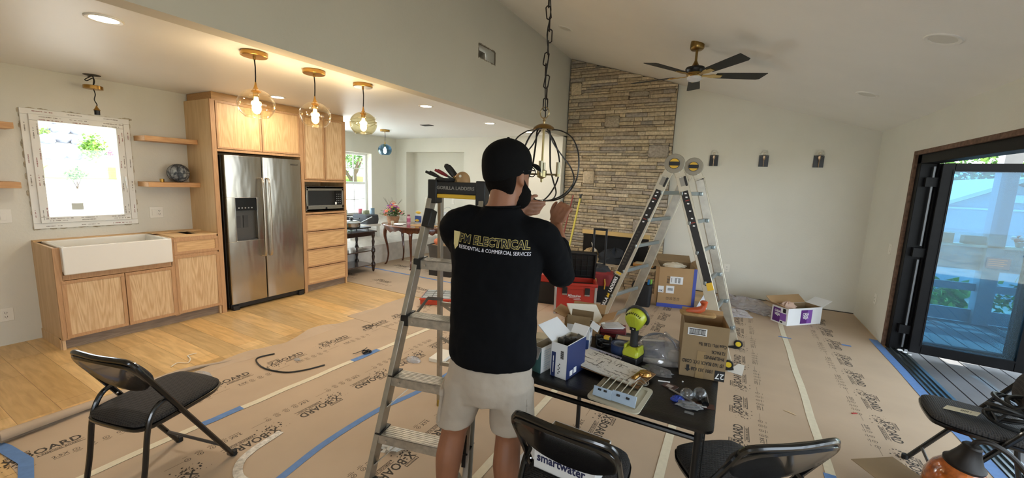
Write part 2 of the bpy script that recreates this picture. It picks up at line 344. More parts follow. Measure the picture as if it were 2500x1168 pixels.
# ---------------------------------------------------------- dining window
w2 = thing('window_2', None, None); w2['kind'] = 'structure'
white = mat('white_paint', '#eef1ee', .4)
b = B(); ringbox(b, DY0, DY1, DZ0, DZ1, .045, XD-.2, XD-.14); b.box(XD-.19, XD-.15, DY0, DY1, 1.42, 1.47); b.build('window_frame', white, w2, bevel=.003)
b = B()
for k in (1, 2): y = DY0+(DY1-DY0)*k/3; b.box(XD-.18, XD-.16, y-.009, y+.009, DZ0+.04, DZ1-.04)
for z in (1.12, 1.74): b.box(XD-.18, XD-.16, DY0+.04, DY1-.04, z-.009, z+.009)
b.build('glazing_bars', white, w2)
b = B(); b.box(XD-.172, XD-.168, DY0+.04, DY1-.04, DZ0+.04, DZ1-.04); b.build('window_pane', gl, w2)
b = B(); b.box(XD-.14, XD+.03, DY0-.03, DY1+.03, DZ0-.03, DZ0); b.build('window_sill', white, w2, bevel=.004)
d2 = thing('door_2', None, None); d2['kind'] = 'structure'
b = B(); ringbox(b, 4.14, 4.96, .02, 2.05, .06, XD-.16, XD-.10); b.box(XD-.15, XD-.11, 4.54, 4.56, .08, 1.99); b.build('door_frame', white, d2, bevel=.003)
b = B(); b.box(XD-.132, XD-.128, 4.2, 4.9, .08, 1.99); b.build('door_glass', gl, d2)
# ---------------------------------------------------------- black folding glass door, open on to the deck
blk = mat('black_door_metal', '#0b0a0b', .5, noise_=.4, nscale=12, bump=.05, spec=.15)
raww = mat('raw_opening_edge', '#6b5140', .9, noise_=.4, nscale=30)
b = B(); b.box(XR-.004, XR+.165, DOORY1-.012, DOORY1+.035, 0, DOORZ+.03); b.box(XR-.004, XR+.165, DOORY0, DOORY1, DOORZ-.01, DOORZ+.03); struct(b, 'trim_2', raww)
dr = thing('door_1', None, None); dr['kind'] = 'structure'
b = B(); b.box(XR+.02, XR+.15, DOORY1-.11, DOORY1-.012, 0, DOORZ); b.box(XR+.02, XR+.15, DOORY0, DOORY1, DOORZ-.1, DOORZ-.01); b.box(XR+.02, XR+.15, DOORY0, DOORY0+.06, 0, DOORZ); b.build('door_frame', blk, dr, bevel=.004)
b = B(); b.box(XR+.0, XR+.15, DOORY0, DOORY1-.1, -.02, .012)
for xx in (.03, .07, .11): b.box(XR+xx, XR+xx+.008, DOORY0, DOORY1-.1, .012, .024)
b.build('door_sill', mat('sill_aluminium', '#5d6a70', .3, .8), dr, bevel=.001)
tint = clear_glass('door_glass', '#b4d3e2', 1.45, haze=.04)
def leaf(name, p0, p1, z0=.035, z1=1.93, th=.045, handle=False):
    p0, p1 = Vector(p0), Vector(p1); L = (p1-p0).length; M = frame((p0.x, p0.y, 0), (p1.x-p0.x, p1.y-p0.y, 0), (0, 0, 1))
    b = B(M); w = .085
    b.box(0, w, z0, z1, -th/2, th/2); b.box(L-w, L, z0, z1, -th/2, th/2); b.box(w, L-w, z0, z0+.095, -th/2, th/2); b.box(w, L-w, z1-w*.8, z1, -th/2, th/2)
    o = b.build(name, blk, dr, bevel=.004)
    b = B(M)
    b.box(w-.012, w, z0+.08, z1-.06, -th/2-.008, th/2+.008); b.box(L-w, L-w+.012, z0+.08, z1-.06, -th/2-.008, th/2+.008); b.box(w, L-w, z0+.085, z0+.1, -th/2-.008, th/2+.008); b.box(w, L-w, z1-.075, z1-.062, -th/2-.008, th/2+.008)
    b.build('glazing_bead', blk, o)
    b = B(M); b.box(w-.005, L-w+.005, z0+.09, z1-.06, -.004, .004); b.build('door_glass', tint, o)
    b = B(M); b.box(L-w-.3, L-w-.15, .97, 1.07, .0045, .005); b.i = 1
    for k in range(4): b.box(L-w-.29, L-w-.17-.02*(k % 2), 1.05-k*.018, 1.056-k*.018, .005, .0055)
    if handle: b.build('glass_label', [mat('label_white', '#77838c', .7), ink], o)
    else: b.bm.free()
    return M, L, o
M, L_, lf = leaf('door_leaf', (1.71, 5.43), (2.50, 5.36), handle=True)
b = B(M); b.box(L_-.06, L_-.03, 1.0, 1.2, .022, .05); b.tube([(L_-.045, 1.1, .04), (L_-.045, 1.1, .09), (L_-.14, 1.1, .09)], .009, 8); b.build('door_handle', mat('door_handle_black', '#0c0c0d', .3, .4), lf, smooth=True)
leaf('door_leaf', (1.70, 5.50), (2.50, 5.53))
b = B()
b.i = 1
for z in (.25, 1.05, 1.75): b.box(1.62, 1.71, 5.45, 5.50, z-.045, z+.045)
b.i = 0
b.box(1.663, 1.677, 5.455, 5.47, .06, .98); b.box(1.663, 1.677, 5.455, 5.47, 1.12, 1.9); b.build('door_hinge', [mat('hinge_grey', '#626466', .5, .5), blk], dr)
b = B(); b.ball((1.64, 5.40, .04), .018, 8, (1.4, 1, .6)); b.ball((1.67, 5.37, .035), .014, 8, (1.5, .7, .6)); b.ball((1.70, 5.33, .03), .014, 6, (1.2, .8, .5))
tag(b.build('paper_scrap', mat('white_scrap', '#dddfe2', .7), smooth=True), 'small crumpled white scrap lying in the door track by the hinge', 'scrap')
# ---------------------------------------------------------- stone chimney wall
def stonewall():
    st = island('ledger_stone', ['#a08f78', '#b9a68a', '#cbb999', '#a89678', '#bfae91', '#8f8678', '#d2c1a3', '#b09d82', '#a1978b', '#c4b193'], nscale=30, bump=.9, bscale=45)
    b = B(); rnd = random.Random(21); x0, x1, yf = -2.68, -.93, 6.80
    b.i = 1; b.prism([(x0, .0), (x1-.0, 0), (x1, SZ(x1)-.003), (x0, SZ(x0)-.003)], 0, .05, frame((0, BACK-.002, 0), (1, 0, 0), (0, 0, 1))); b.i = 0
    big = [(-1.9, 2.64, .24, .17), (-1.13, 2.16, .30, .19), (-2.24, 1.72, .2, .22), (-2.56, 3.2, .18, .2), (-1.35, .95, .16, .2), (-1.5, 3.05, .3, .07)]
    def stone(xa, xb, za, zb, dep):
        if xb-xa < .012: return
        top = min(zb, SZ(xa)-.004); 
        lim = XR-(za+.018-2.4)/.309
        if xa >= lim: return
        xb = min(xb, lim)
        g = .003; xa += g; xb -= g; za += g
        if xb-xa < .012: return
        n = max(1, int((xb-xa)/.08)); rr = []
        for i in range(n+1):
            x = xa+(xb-xa)*i/n; t = min(zb-g, SZ(x)-.004); d = dep+rnd.uniform(-.004, .004); j = rnd.uniform(-.0025, .0025); e = .006
            d0 = d-.008 if i in (0, n) else d
            rr.append([(x, yf+.02, za), (x, yf-d0+.006, za+j), (x, yf-d0, za+e+j), (x, yf-d0, t-e+j), (x, yf-d0+.006, t+j*.5), (x, yf+.02, t)])
        b.rings(rr)
    z = 0
    while z < SZ(x0):
        h = rnd.choice((.034, .042, .048, .054, .06, .066))
        x = x0-rnd.random()*.2
        segs = []
        while x < x1:
            w = rnd.choice((.12, .18, .26, .34, .45, .6)); segs.append((max(x, x0), min(x+w, x1))); x += w
        for (a, c) in segs:
            parts = [(a, c)]
            for (bx, bz, bw, bh) in big:
                if z < bz+bh/2 and z+h > bz-bh/2:
                    q = []
                    for (p, r_) in parts:
                        if r_ <= bx-bw/2 or p >= bx+bw/2: q.append((p, r_)); continue
                        if z < bz+bh/2 < z+h: stone(max(p, bx-bw/2), min(r_, bx+bw/2), bz+bh/2, z+h, .012)
                        if z < bz-bh/2 < z+h: stone(max(p, bx-bw/2), min(r_, bx+bw/2), z, bz-bh/2, .012)
                        if 0: pass
                        else:
                            if p < bx-bw/2: q.append((p, bx-bw/2))
                            if r_ > bx+bw/2: q.append((bx+bw/2, r_))
                    parts = q
            # firebox opening
            q = []
            for (p, r_) in parts:
                if z < .78 and z+h > .30 or z < .30 and z+h > .30:
                    fa, fb = -2.26, -1.16
                    if z+h <= .33: q.append((p, r_)); continue
                    if r_ <= fa or p >= fb: q.append((p, r_))
                    else:
                        if p < fa: q.append((p, fa))
                        if r_ > fb: q.append((fb, r_))
                else: q.append((p, r_))
            for (p, r_) in q: stone(p, r_, z, z+h, rnd.uniform(.0, .028))
        z += h
    for (bx, bz, bw, bh) in big:
        P = rrect(bw, bh, .03, 3, bx, bz); m = frame((0, yf, 0), (1, 0, 0), (0, 0, 1))
        P2 = [(bx+(x-bx)*.88, bz+(y-bz)*.88) for x, y in P]
        b.rings([[m @ Vector((x, y, -.02)) for x, y in P], [m @ Vector((x+rnd.uniform(-.004, .004), y, .022)) for x, y in P], [m @ Vector((x, y, .036)) for x, y in P2]])
    r = thing('fireplace', 'tall stacked ledger stone fireplace reaching the sloped ceiling', 'fireplace', (0, 0, 0))
    b.build('stone_facing', [st, mat('mortar', '#5d5346', .95)], r, smooth=True, ang=50)
    b = B(); b.box(-2.28, -1.14, yf-.045, yf+.0, .75, .82); b.build('brass_trim', mat('brass_bright', '#ecd193', .35, .7), r, bevel=.002)
    b = B(); b.box(-2.26, -1.16, yf+.005, yf+.03, .33, .76); b.build('firebox', mat('firebox_black', '#0b0a09', .9), r)  # flat black panel fills the firebox opening
    b = B()
    for (a, c) in ((-2.26, -2.10), (-1.30, -1.16)): b.box(a, c, yf-.02, yf, .33, .755)
    b.box(-2.1, -1.3, yf-.02, yf-.01, .72, .755); b.build('firebox_surround', mat('black_metal_panel', '#1c1b1a', .5, .5), r, bevel=.002)
    # hearth of split stone
    b = B(); z = 0; y0 = 6.22
    for row in range(7):
        h = .047; x = -2.66
        while x < -.93:
            w = rnd.choice((.16, .22, .3)); x2 = min(x+w, -.93)
            d = rnd.uniform(0, .012); b.box(x+.003, x2-.003, y0-d, y0+.06, z+.003, z+h-.002); x = x2
        y = y0
        while y < 6.8:
            y2 = min(y+rnd.choice((.14, .2, .28)), 6.8); d = rnd.uniform(0, .01); b.box(-.99, -.93+d, y+.003, y2-.003, z+.003, z+h-.002); y = y2
        z += h
    b.i = 1; b.box(-2.65, -.95, y0+.02, 6.8, 0, .325); b.i = 0
    x = -2.66
    while x < -.93:
        x2 = min(x+rnd.choice((.3, .42)), -.93); b.box(x+.004, x2-.004, y0-.015, 6.795, .326, .345); x = x2
    b.build('hearth', [st, mat('mortar', '#5d5346', .95)], r, bevel=.003, seg=1)
stonewall()
# ============================================================ kitchen joinery
oakA = wood('oak_panel', '#c39d70', '#dfc296', 'Z', 1.6, .5, contrast=.75, seed=1, swirl=.8)
oakB = wood('oak_panel_lit_warm', '#c69c68', '#deb985', 'Z', 1.5, .5, contrast=.7, seed=4, swirl=.7)  # warm light on the upper cabinets is put into this oak colour
oakY = wood('oak_drawer', '#c49a67', '#ddb783', 'Y', 1.5, .5, contrast=.7, seed=6, swirl=.6)
oakF = wood('oak_frame', '#ae845a', '#c2986c', 'Z', 3, .5, contrast=.6, seed=9)
ply = wood('birch_ply', '#cba878', '#dfc098', 'Z', .8, .5, contrast=.6, seed=12, swirl=.25)
plyT = wood('ply_top', '#caa472', '#dcbb8c', 'Y', .8, .6, contrast=.6, seed=14, swirl=.25)
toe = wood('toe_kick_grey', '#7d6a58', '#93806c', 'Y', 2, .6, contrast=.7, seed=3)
XF = -4.93
def door(parent, name, y0, y1, z0, z1, x=XF, pm=oakA, fw=.028, fr=oakF):
    b = B(); b.box(x-.02, x-.004, y0+.004, y1-.004, z0+.004, z1-.004); o = b.build(name, pm, parent)
    b = B(); ringbox(b, y0, y1, z0, z1, fw, x-.02, x+.003); b.build('door_frame' if 'door' in name else 'drawer_frame', fr, o, bevel=.0015)
    return o
base = thing('base_cabinet', 'light oak sink base cabinet run under the white farmhouse sink', 'cabinet', (0, 0, 0))
b = B(); b.box(XL, XF-.02, 1.06, 1.08, 0, .9); b.box(XL, XF-.02, 1.88, 1.90, .09, .9); b.box(XL, XF-.02, 2.28, 2.30, 0, .9)
b.box(XL, XF-.05, 1.08, 2.3, .09, .11); b.box(XL, XL+.01, 1.08, 2.3, .1, .86)
b.build('carcass', ply, base, bevel=.001)
b = B(); b.box(XF-.02, XF-.001, 1.06, 1.105, .09, .9); b.box(XF-.02, XF-.001, 1.862, 1.905, .09, .9); b.box(XF-.02, XF-.001, 1.1, 1.87, .615, .66); b.box(XF-.02, XF-.001, 2.285, 2.3, .09, .9); b.box(XF-.02, XF-.001, 1.9, 2.3, .87, .9); b.box(XF-.02, XF-.001, 1.9, 2.3, .7, .725)
b.build('face_frame', oakF, base, bevel=.001)
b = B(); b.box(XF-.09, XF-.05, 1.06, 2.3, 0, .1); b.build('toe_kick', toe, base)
b = B(); b.box(XL, XF-.045, 1.054, 1.0595, 0, .09); b.build('end_panel_foot', ply, base)
door(base, 'door', 1.09, 1.497, .1, .61); door(base, 'door', 1.503, 1.883, .1, .61, pm=wood('oak_panel_b', '#c39d70', '#dfc296', 'Z', 1.6, .5, contrast=.75, seed=21, swirl=.8))
door(base, 'door', 1.892, 2.296, .1, .71, pm=wood('oak_panel_c', '#c39d70', '#dfc296', 'Z', 1.6, .5, contrast=.75, seed=33, swirl=.6)); door(base, 'drawer', 1.892, 2.296, .725, .885, pm=oakY)
b = B(); b.box(XL, XF-.01, 1.9, 2.06, .9, .912); b.box(XL, XF-.01, 2.17, 2.3, .9, .912); b.box(XL, XL+.16, 2.06, 2.17, .9, .912); b.box(XF-.12, XF-.01, 2.06, 2.17, .9, .912); b.box(XL, XL+.06, 1.06, 1.9, .9, .912)
b.box(XL+.1, XL+.2, 1.85, 2.3, .912, .922)
tag(b.build('plywood_subtop', plyT, bevel=.001), 'bare plywood strips laid on the base cabinet right of the sink', 'worktop')
# farmhouse sink
sk = thing('farmhouse_sink', 'white fireclay farmhouse apron sink set in the oak base cabinet', 'sink', (0, 0, 0))
b = B(); y0, y1, x0, x1, z0, z1 = 1.105, 1.865, XL+.06, XF+.045, .665, .905
t = .03
b.box(x1-t, x1, y0, y1, z0, z1); b.box(x0, x0+t, y0, y1, z0+.02, z1); b.box(x0+t, x1-t, y0, y0+t, z0+.02, z1); b.box(x0+t, x1-t, y1-t, y1, z0+.02, z1); b.box(x0+t, x1-t, y0+t, y1-t, z0+.01, z0+.04)
b.build('basin', mat('fireclay', '#e9e6dd', .12, coat=.4), sk, bevel=.009, seg=3)
b = B(); b.cyl((-5.2, 1.48, z0+.04), .045, .003, 20); b.build('drain', mat('steel_drain', '#9a9a98', .3, 1), sk, smooth=True)
# fridge surround + uppers + pantry
sur = thing('tall_cabinet', 'tall light oak cabinet unit around the refrigerator with microwave niche', 'cabinet', (0, 0, 0))
b = B(); b.box(XL, XF-.02, 2.30, 2.325, 0, 2.34); b.build('end_panel', wood('oak_end_panel', '#c4a273', '#d8bb8d', 'Z', .9, .5, contrast=.5, seed=17, swirl=.3), sur, bevel=.001)
b = B(); b.box(XF-.02, XF, 2.30, 2.345, 0, 2.34); b.box(XF-.02, XF, 3.30, 3.345, 0, 2.34); b.box(XF-.02, XF, 3.955, 3.99, .1, 2.34)
b.box(XF-.02, XF, 3.345, 3.955, 1.49, 1.515); b.box(XF-.02, XF, 3.345, 3.955, 1.06, 1.085); b.box(XF-.02, XF, 2.345, 3.3, 1.80, 1.825)
b.build('face_frame', oakF, sur, bevel=.001)
b = B(); b.box(XL, XF-.02, 3.30, 3.32, 0, 2.34); b.box(XL, XF-.02, 3.97, 3.99, 0, 2.34); b.box(XL, XF-.02, 3.32, 3.97, 1.49, 1.51); b.box(XL, XF-.02, 3.32, 3.97, 1.065, 1.085); b.box(XL, XL+.01, 2.32, 3.97, 0, 2.34); b.box(XL, XF-.02, 2.325, 3.97, 2.32, 2.34); b.box(XL, XF-.02, 2.325, 3.3, 1.805, 1.82)
b.build('carcass', oakB, sur)
b = B(); b.box(XL+.02, XF-.012, 2.325, 3.97, 2.34, 2.418); b.i = 0; b.build('crown_filler', wood('oak_filler', '#a87f4d', '#bd925c', 'Y', 2, .5, contrast=.6, seed=5), sur)
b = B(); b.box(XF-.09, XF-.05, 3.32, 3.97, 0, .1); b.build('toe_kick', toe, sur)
door(sur, 'door', 2.35, 2.822, 1.83, 2.33, pm=oakB, fw=.02); door(sur, 'door', 2.828, 3.298, 1.83, 2.33, pm=wood('oak_panel_d', '#c69c68', '#deb985', 'Z', 1.5, .5, contrast=.7, seed=41, swirl=.7), fw=.02)  # both upper doors carry the warm light in their oak colour
door(sur, 'door', 3.35, 3.65, 1.52, 2.33, pm=oakA, fw=.02); door(sur, 'door', 3.656, 3.955, 1.52, 2.33, pm=wood('oak_panel_e', '#c39d70', '#dfc296', 'Z', 1.6, .5, contrast=.75, seed=51, swirl=.7), fw=.02)
zz = [.10, .34, .585, .83, 1.055]
for i, (a, c) in enumerate(zip(zz, zz[1:])):
    door(sur, 'drawer', 3.345, 3.965, a+.004, c-.006, pm=wood('oak_drawer_%d' % i, '#c49a67', '#ddb783', 'Y', 1.4, .5, contrast=.7, seed=6+i*3, swirl=.6), fw=.02)
# refrigerator
ss = mat('stainless', '#b5ada0', .24, 1)
nt = ss.node_tree; bb = nt.nodes['Principled BSDF']; bb.inputs['Anisotropic'].default_value = .6
tc = nt.nodes.new('ShaderNodeTexCoord'); mp = nt.nodes.new('ShaderNodeMapping'); mp.inputs['Scale'].default_value = (1, 3.2, .7); n = nt.nodes.new('ShaderNodeTexNoise'); n.inputs['Scale'].default_value = 2.2
bp = nt.nodes.new('ShaderNodeBump'); bp.inputs['Strength'].default_value = .35; bp.inputs['Distance'].default_value = .03
nt.links.new(tc.outputs['Object'], mp.inputs[0]); nt.links.new(mp.outputs[0], n.inputs['Vector']); nt.links.new(n.outputs['Fac'], bp.inputs['Height']); nt.links.new(bp.outputs[0], bb.inputs['Normal'])
dark = mat('dark_plastic', '#1d1c1b', .4)
fr = thing('refrigerator', 'stainless steel side by side refrigerator with ice dispenser', 'refrigerator', (0, 0, 0))
b = B(); b.box(XL+.02, -4.97, 2.385, 3.285, .02, 1.765); b.build('body', mat('fridge_side', '#3d3b39', .5, .3), fr, bevel=.004)
fx0, fx1 = -4.965, -4.90
def fdoor(y0, y1, hole=None):
    b = B()
    P = [(fx0, y0), (fx1-.012, y0), (fx1-.004, y0+.006), (fx1, y0+.02), (fx1, y1-.02), (fx1-.004, y1-.006), (fx1-.012, y1), (fx0, y1)]
    if hole is None: b.prism(P, .075, 1.765)
    else:
        ya, yb, za, zb = hole
        b.prism(P, .075, za); b.prism(P, zb, 1.765)
        b.prism([(fx0, y0), (fx1-.012, y0), (fx1-.004, y0+.006), (fx1, y0+.02), (fx1, ya), (fx0, ya)], za, zb)
        b.prism([(fx0, yb), (fx1, yb), (fx1, y1-.02), (fx1-.004, y1-.006), (fx1-.012, y1), (fx0, y1)], za, zb)
    return b.build('door', ss, fr, bevel=.002)
fd1 = fdoor(2.39, 2.79, (2.475, 2.715, .80, 1.30)); fd2 = fdoor(2.80, 3.28)
b = B(); ringbox(b, 2.472, 2.718, .797, 1.303, .008, fx1-.01, fx1+.004); b.build('dispenser_frame', mat('steel_light', '#b5b2ab', .25, 1), fd1, bevel=.002)
b = B(); b.box(fx0+.0, fx0+.01, 2.475, 2.715, .8, 1.3); b.i = 1; b.box(fx0+.01, fx1-.006, 2.482, 2.708, 1.15, 1.295); b.i = 2
b.box(fx0+.01, fx0+.02, 2.50, 2.55, .95, 1.09); b.box(fx0+.01, fx0+.02, 2.58, 2.63, .95, 1.09); b.box(fx0+.01, fx1-.01, 2.482, 2.708, .805, .815)
b.i = 3
for k in range(5): b.box(fx1-.007, fx1-.005, 2.51+k*.035, 2.525+k*.035, 1.175, 1.187)
b.build('dispenser', [mat('dispenser_grey', '#5d5a55', .35, .7), mat('dispenser_panel', '#141414', .2), mat('paddle', '#3b3a38', .4), mat('panel_print', '#8a8c8c', .5)], fd1)
def handle(y, par):
    pts = [(fx1, y, .60), (fx1+.05, y, .62), (fx1+.062, y, .8), (fx1+.066, y, 1.05), (fx1+.062, y, 1.3), (fx1+.05, y, 1.50), (fx1, y, 1.52)]
    b = B(); b.tube(spline(pts, 4), .014, 8, flat=.5, up=(1, 0, 0)); b.build('handle', mat('steel_handle', '#bdb4a5', .3, .9), par, smooth=True)
handle(2.765, fd1); handle(2.835, fd2)
b = B(); b.box(-5.0, -4.93, 2.39, 3.28, .02, .07)
for y in (2.40, 3.2): b.box(-4.96, -4.905, y, y+.07, .0, .055)
b.build('base_grille', dark, fr, bevel=.003)
b = B(); b.text('Whirlpool', .022, frame((fx1+.001, 3.19, 1.70), (0, 1, 0), (0, 0, 1)), .0005); b.tube([(fx1+.001, 3.19+.05*math.cos(a), 1.70+.012*math.sin(a)) for a in [k*.3 for k in range(16)]], .0008, 4); b.build('badge', mat('badge_chrome', '#3f3d3a', .3, .5), fd2)
# microwave
mw = thing('microwave', 'stainless steel microwave oven in the oak cabinet niche', 'microwave', (0, 0, 0))
b = B(); b.box(-5.35, -4.955, 3.365, 3.94, 1.105, 1.425); b.build('body', mat('microwave_case', '#6e6a64', .35, .8), mw, bevel=.004)
b = B(); ringbox(b, 3.362, 3.943, 1.10, 1.43, .028, -4.955, -4.93); b.box(-4.955, -4.93, 3.365, 3.94, 1.10, 1.175); b.box(-4.955, -4.93, 3.365, 3.94, 1.375, 1.43); mwd = b.build('door', mat('steel_light', '#b5b2ab', .25, 1), mw, bevel=.003)
b = B(); b.box(-4.95, -4.934, 3.39, 3.80, 1.175, 1.375); b.build('door_window', mat('mw_glass', '#131214', .08, coat=.5), mwd)
b = B(); b.box(-4.95, -4.932, 3.805, 3.915, 1.175, 1.375); b.i = 1
for i in range(5):
    for j in range(3): b.box(-4.932, -4.931, 3.822+j*.028, 3.836+j*.028, 1.20+i*.03, 1.208+i*.03)
b.i = 2; b.box(-4.932, -4.930, 3.80, 3.825, 1.182, 1.215)
b.build('control_panel', [mat('mw_panel', '#0f0f10', .2), mat('mw_print', '#6f7172', .5), white], mw)
b = B(); b.cyl((-4.931, 3.66, 1.135), .014, .003, 20, rot(0, 90, 0)); b.build('badge', mat('badge_dark', '#2a2a2c', .3, .6), mwd, smooth=True)
# floating shelves
shm = wood('shelf_oak', '#c08e5b', '#d3a672', 'Y', 2.5, .5, contrast=.7, seed=8)
def shelf(y0, y1, z, label):
    b = B(); b.box(XL, XL+.255, y0, y1, z, z+.05); tag(b.build('floating_shelf', shm, bevel=.002), label, 'shelf', 'oak floating shelves beside the window')
shelf(1.84, 2.298, 1.865, 'oak floating shelf right of the window, upper empty one'); shelf(1.84, 2.298, 1.40, 'oak floating shelf right of the window holding the ball')
shelf(.2, 1.0, 1.87, 'oak floating shelf left of the window, upper one'); shelf(.2, 1.0, 1.385, 'oak floating shelf left of the window, lower one')
# basketball
bk = thing('basketball', 'grey and white marbled basketball on the lower right oak shelf', 'ball', (XL+.13, 2.15, 1.4505), 25)
def marble():
    m = bpy.data.materials.new('marbled_rubber'); m.use_nodes = True; nt = m.node_tree; N = nt.nodes; L = nt.links; q = N['Principled BSDF']
    tc = N.new('ShaderNodeTexCoord'); w = N.new('ShaderNodeTexNoise'); w.inputs['Scale'].default_value = 9; w.inputs['Distortion'].default_value = 2.5; L.new(tc.outputs['Object'], w.inputs['Vector'])
    r = N.new('ShaderNodeValToRGB'); e = r.color_ramp.elements; e[0].position = .42; e[1].position = .62; e[0].color = C('#3f4851'); e[1].color = C('#9aa0a2'); L.new(w.outputs['Fac'], r.inputs['Fac']); L.new(r.outputs['Color'], q.inputs['Base Color']); q.inputs['Roughness'].default_value = .45
    return m
b = B(); b.ball((0, 0, .098), .098, 32); b.build('ball_skin', marble(), bk, smooth=2)
b = B()
for mm in (rot(0, 0, 0), rot(90, 0, 0), rot(90, 0, 90)):
    b.tube([mm @ Vector((.0978*math.cos(2*math.pi*k/32), .0978*math.sin(2*math.pi*k/32), 0))+Vector((0, 0, .098)) for k in range(32)], .0022, 5, closed=True)
for s in (1, -1):
    b.tube([Vector((.05*s+.025*s*math.cos(2*a), .084*math.cos(a), .084*math.sin(a))).normalized()*.098+Vector((0, 0, .098)) for a in [2*math.pi*k/32 for k in range(32)]], .0022, 5, closed=True)
b.build('seam', mat('seam_black', '#15171a', .6), bk, smooth=True)
b = B(); b.lathe([(.016, 0), (.019, .002), (.019, .035), (.016, .035), (.015, .01)], 16, TR(XL+.17, 1.985, 1.45))
tag(b.build('brass_cup', mat('brass_aged', '#a8803c', .3, 1), smooth=True), 'small brass cup standing beside the ball on the oak shelf', 'cup')
# outlets and switches
plate = mat('switch_plate', '#e4e0d4', .35)
def wallplate(name, label, p, u, w=.075, h=.118, kind='outlet', cat='outlet', gang=1):
    o = thing(name, label, cat, (0, 0, 0)); M = frame(p, u, (0, 0, 1))
    b = B(M); b.box(-w/2, w/2, -h/2, h/2, 0, .006); b.build('cover_plate', plate, o, bevel=.002)
    for g in range(gang):
        cx = (g-(gang-1)/2)*.046; k = kind if isinstance(kind, str) else kind[g]
        b = B(M)
        if k == 'outlet':
            b.box(cx-.017, cx+.017, -.034, .034, .006, .009); b.i = 1
            for s in (-1, 1): b.box(cx-.008, cx-.005, s*.018-.006, s*.018+.006, .009, .0096); b.box(cx+.005, cx+.008, s*.018-.006, s*.018+.006, .009, .0096); b.cyl((cx, s*.018-.011, .009), .003, .0006, 8)
            b.build('outlet_face', [plate, mat('slot_dark', '#4a463f', .7)], o)
        elif k == 'rocker': b.box(cx-.017, cx+.017, -.033, .033, .006, .011); b.build('rocker_switch', plate, o, bevel=.001)
        else: b.box(cx-.006, cx+.006, -.012, .012, .006, .016); b.build('toggle', plate, o, bevel=.001)
    return o
wallplate('wall_outlet', 'white outlet low on the kitchen wall left of the oak base cabinet', (XL, .862, .275), (0, 1, 0), .09, .118)
wallplate('outlet_switch_plate', 'white double plate with switch and outlet above the plywood worktop', (XL, 1.975, 1.12), (0, 1, 0), .12, .118, ('rocker', 'outlet'), 'outlet', 2)
wallplate('light_switch', 'white double rocker switch left of the kitchen window', (XL, .90, 1.135), (0, 1, 0), .14, .118, ('rocker', 'rocker'), 'switch', 2)
wallplate('wall_outlet', 'white outlet on the back wall behind the articulated ladder', (.0, BACK, .42), (1, 0, 0))
wallplate('light_switch', 'white slim switch on the right wall beside the black door', (XR, 5.88, 1.02), (0, -1, 0), .075, .118, 'rocker', 'switch')
wallplate('wall_outlet', 'faint white outlet low on the right wall near the corner', (XR, 6.08, .40), (0, -1, 0))
wallplate('thermostat_plate', 'white switch plate on far dining wall, left of the pair near the lamp cage', (-3.27, FY, 1.26), (1, 0, 0), .12, .118, ('rocker', 'rocker'), 'switch', 2)
wallplate('light_switch', 'single white switch plate on far dining wall beside the fireplace stone', (-3.08, FY, 1.26), (1, 0, 0), .075, .118, 'rocker', 'switch')
wallplate('light_switch', 'white switch plate in the dining recess above the bucket', (-5.22, 6.92, 1.13), (1, 0, 0), .075, .118, 'rocker', 'switch')
wallplate('wall_outlet', 'white outlet on the dining recess side wall by the flowers', (-5.95, 6.92, 1.12), (1, 0, 0))
# ============================================================ floor protection paper, tape
paper = mat('kraft_board', '#b5a088', .8, noise_=.05, nscale=2.5, bump=.08, bscale=12)
pink = mat('board_ink', '#3e362e', .85)
def stamp_data():
    b = B(); m = Matrix()
    b.text('X-BOARD', .082, TR(0, 0, 0), .00015, bold=.0016, sx=.82)
    b.box(-.14, -.045, .036, .040, 0, .0003); b.box(-.14, -.045, .054, .058, 0, .0003); b.box(-.14, -.137, .036, .058, 0, .0003); b.box(-.048, -.045, .036, .058, 0, .0003)
    b.text('TRIMACO', .017, TR(-.092, .047, 0), .00015)
    b.box(-.04, .15, -.062, -.058, 0, .0003); b.box(-.04, .15, -.038, -.035, 0, .0003)
    b.text('REMODEL BOARD', .019, TR(.055, -.049, 0), .00015, bold=.0004)
    r = random.Random(2)
    for k in range(46):
        a = r.uniform(0, 6.28); d = .012+abs(r.gauss(0, .03)); s = r.uniform(.001, .0065)
        if s > 0: b.cyl((-.125+d*math.cos(a)*1.2, -.038+d*math.sin(a)*.8, 0), max(s, .001), .0003, 7)
    for k, c in enumerate('ABCDE'):
        u = .03+.062*k
        if k == 0: b.text('2.5X', .034, TR(u, -.135, 0), .00015, bold=.0005); b.box(u-.03, u+.03, -.160, -.157, 0, .0003)
        else:
            b.rings([[Vector((u+rr*math.cos(2*math.pi*i/14), -.135+rr*math.sin(2*math.pi*i/14), z)) for i in range(14)] for rr, z in ((.015, .0003), (.012, .0003))], False, False)
            b.ball((u, -.135, .0), .005, 6, (1, 1, .06)); 
            if k < 4: b.box(u-.02, u+.02, -.160, -.157, 0, .0003)
            b.box(u-.012, u+.012, -.170, -.168, 0, .0003)
    b.box(-.17, -.06, -.135, -.1335, 0, .0003)
    vs_ = [v.co.copy() for v in b.bm.verts]; b.bm.verts.index_update(); fs = [[v.index for v in f.verts] for f in b.bm.faces]; b.bm.free(); return vs_, fs
SV, SF = stamp_data()
def stamp(b, x, y, z, a):
    M = TR(x, y, z, az=a); V = [b.v(M @ v) for v in SV]
    for f in SF: b.f([V[i] for i in f])
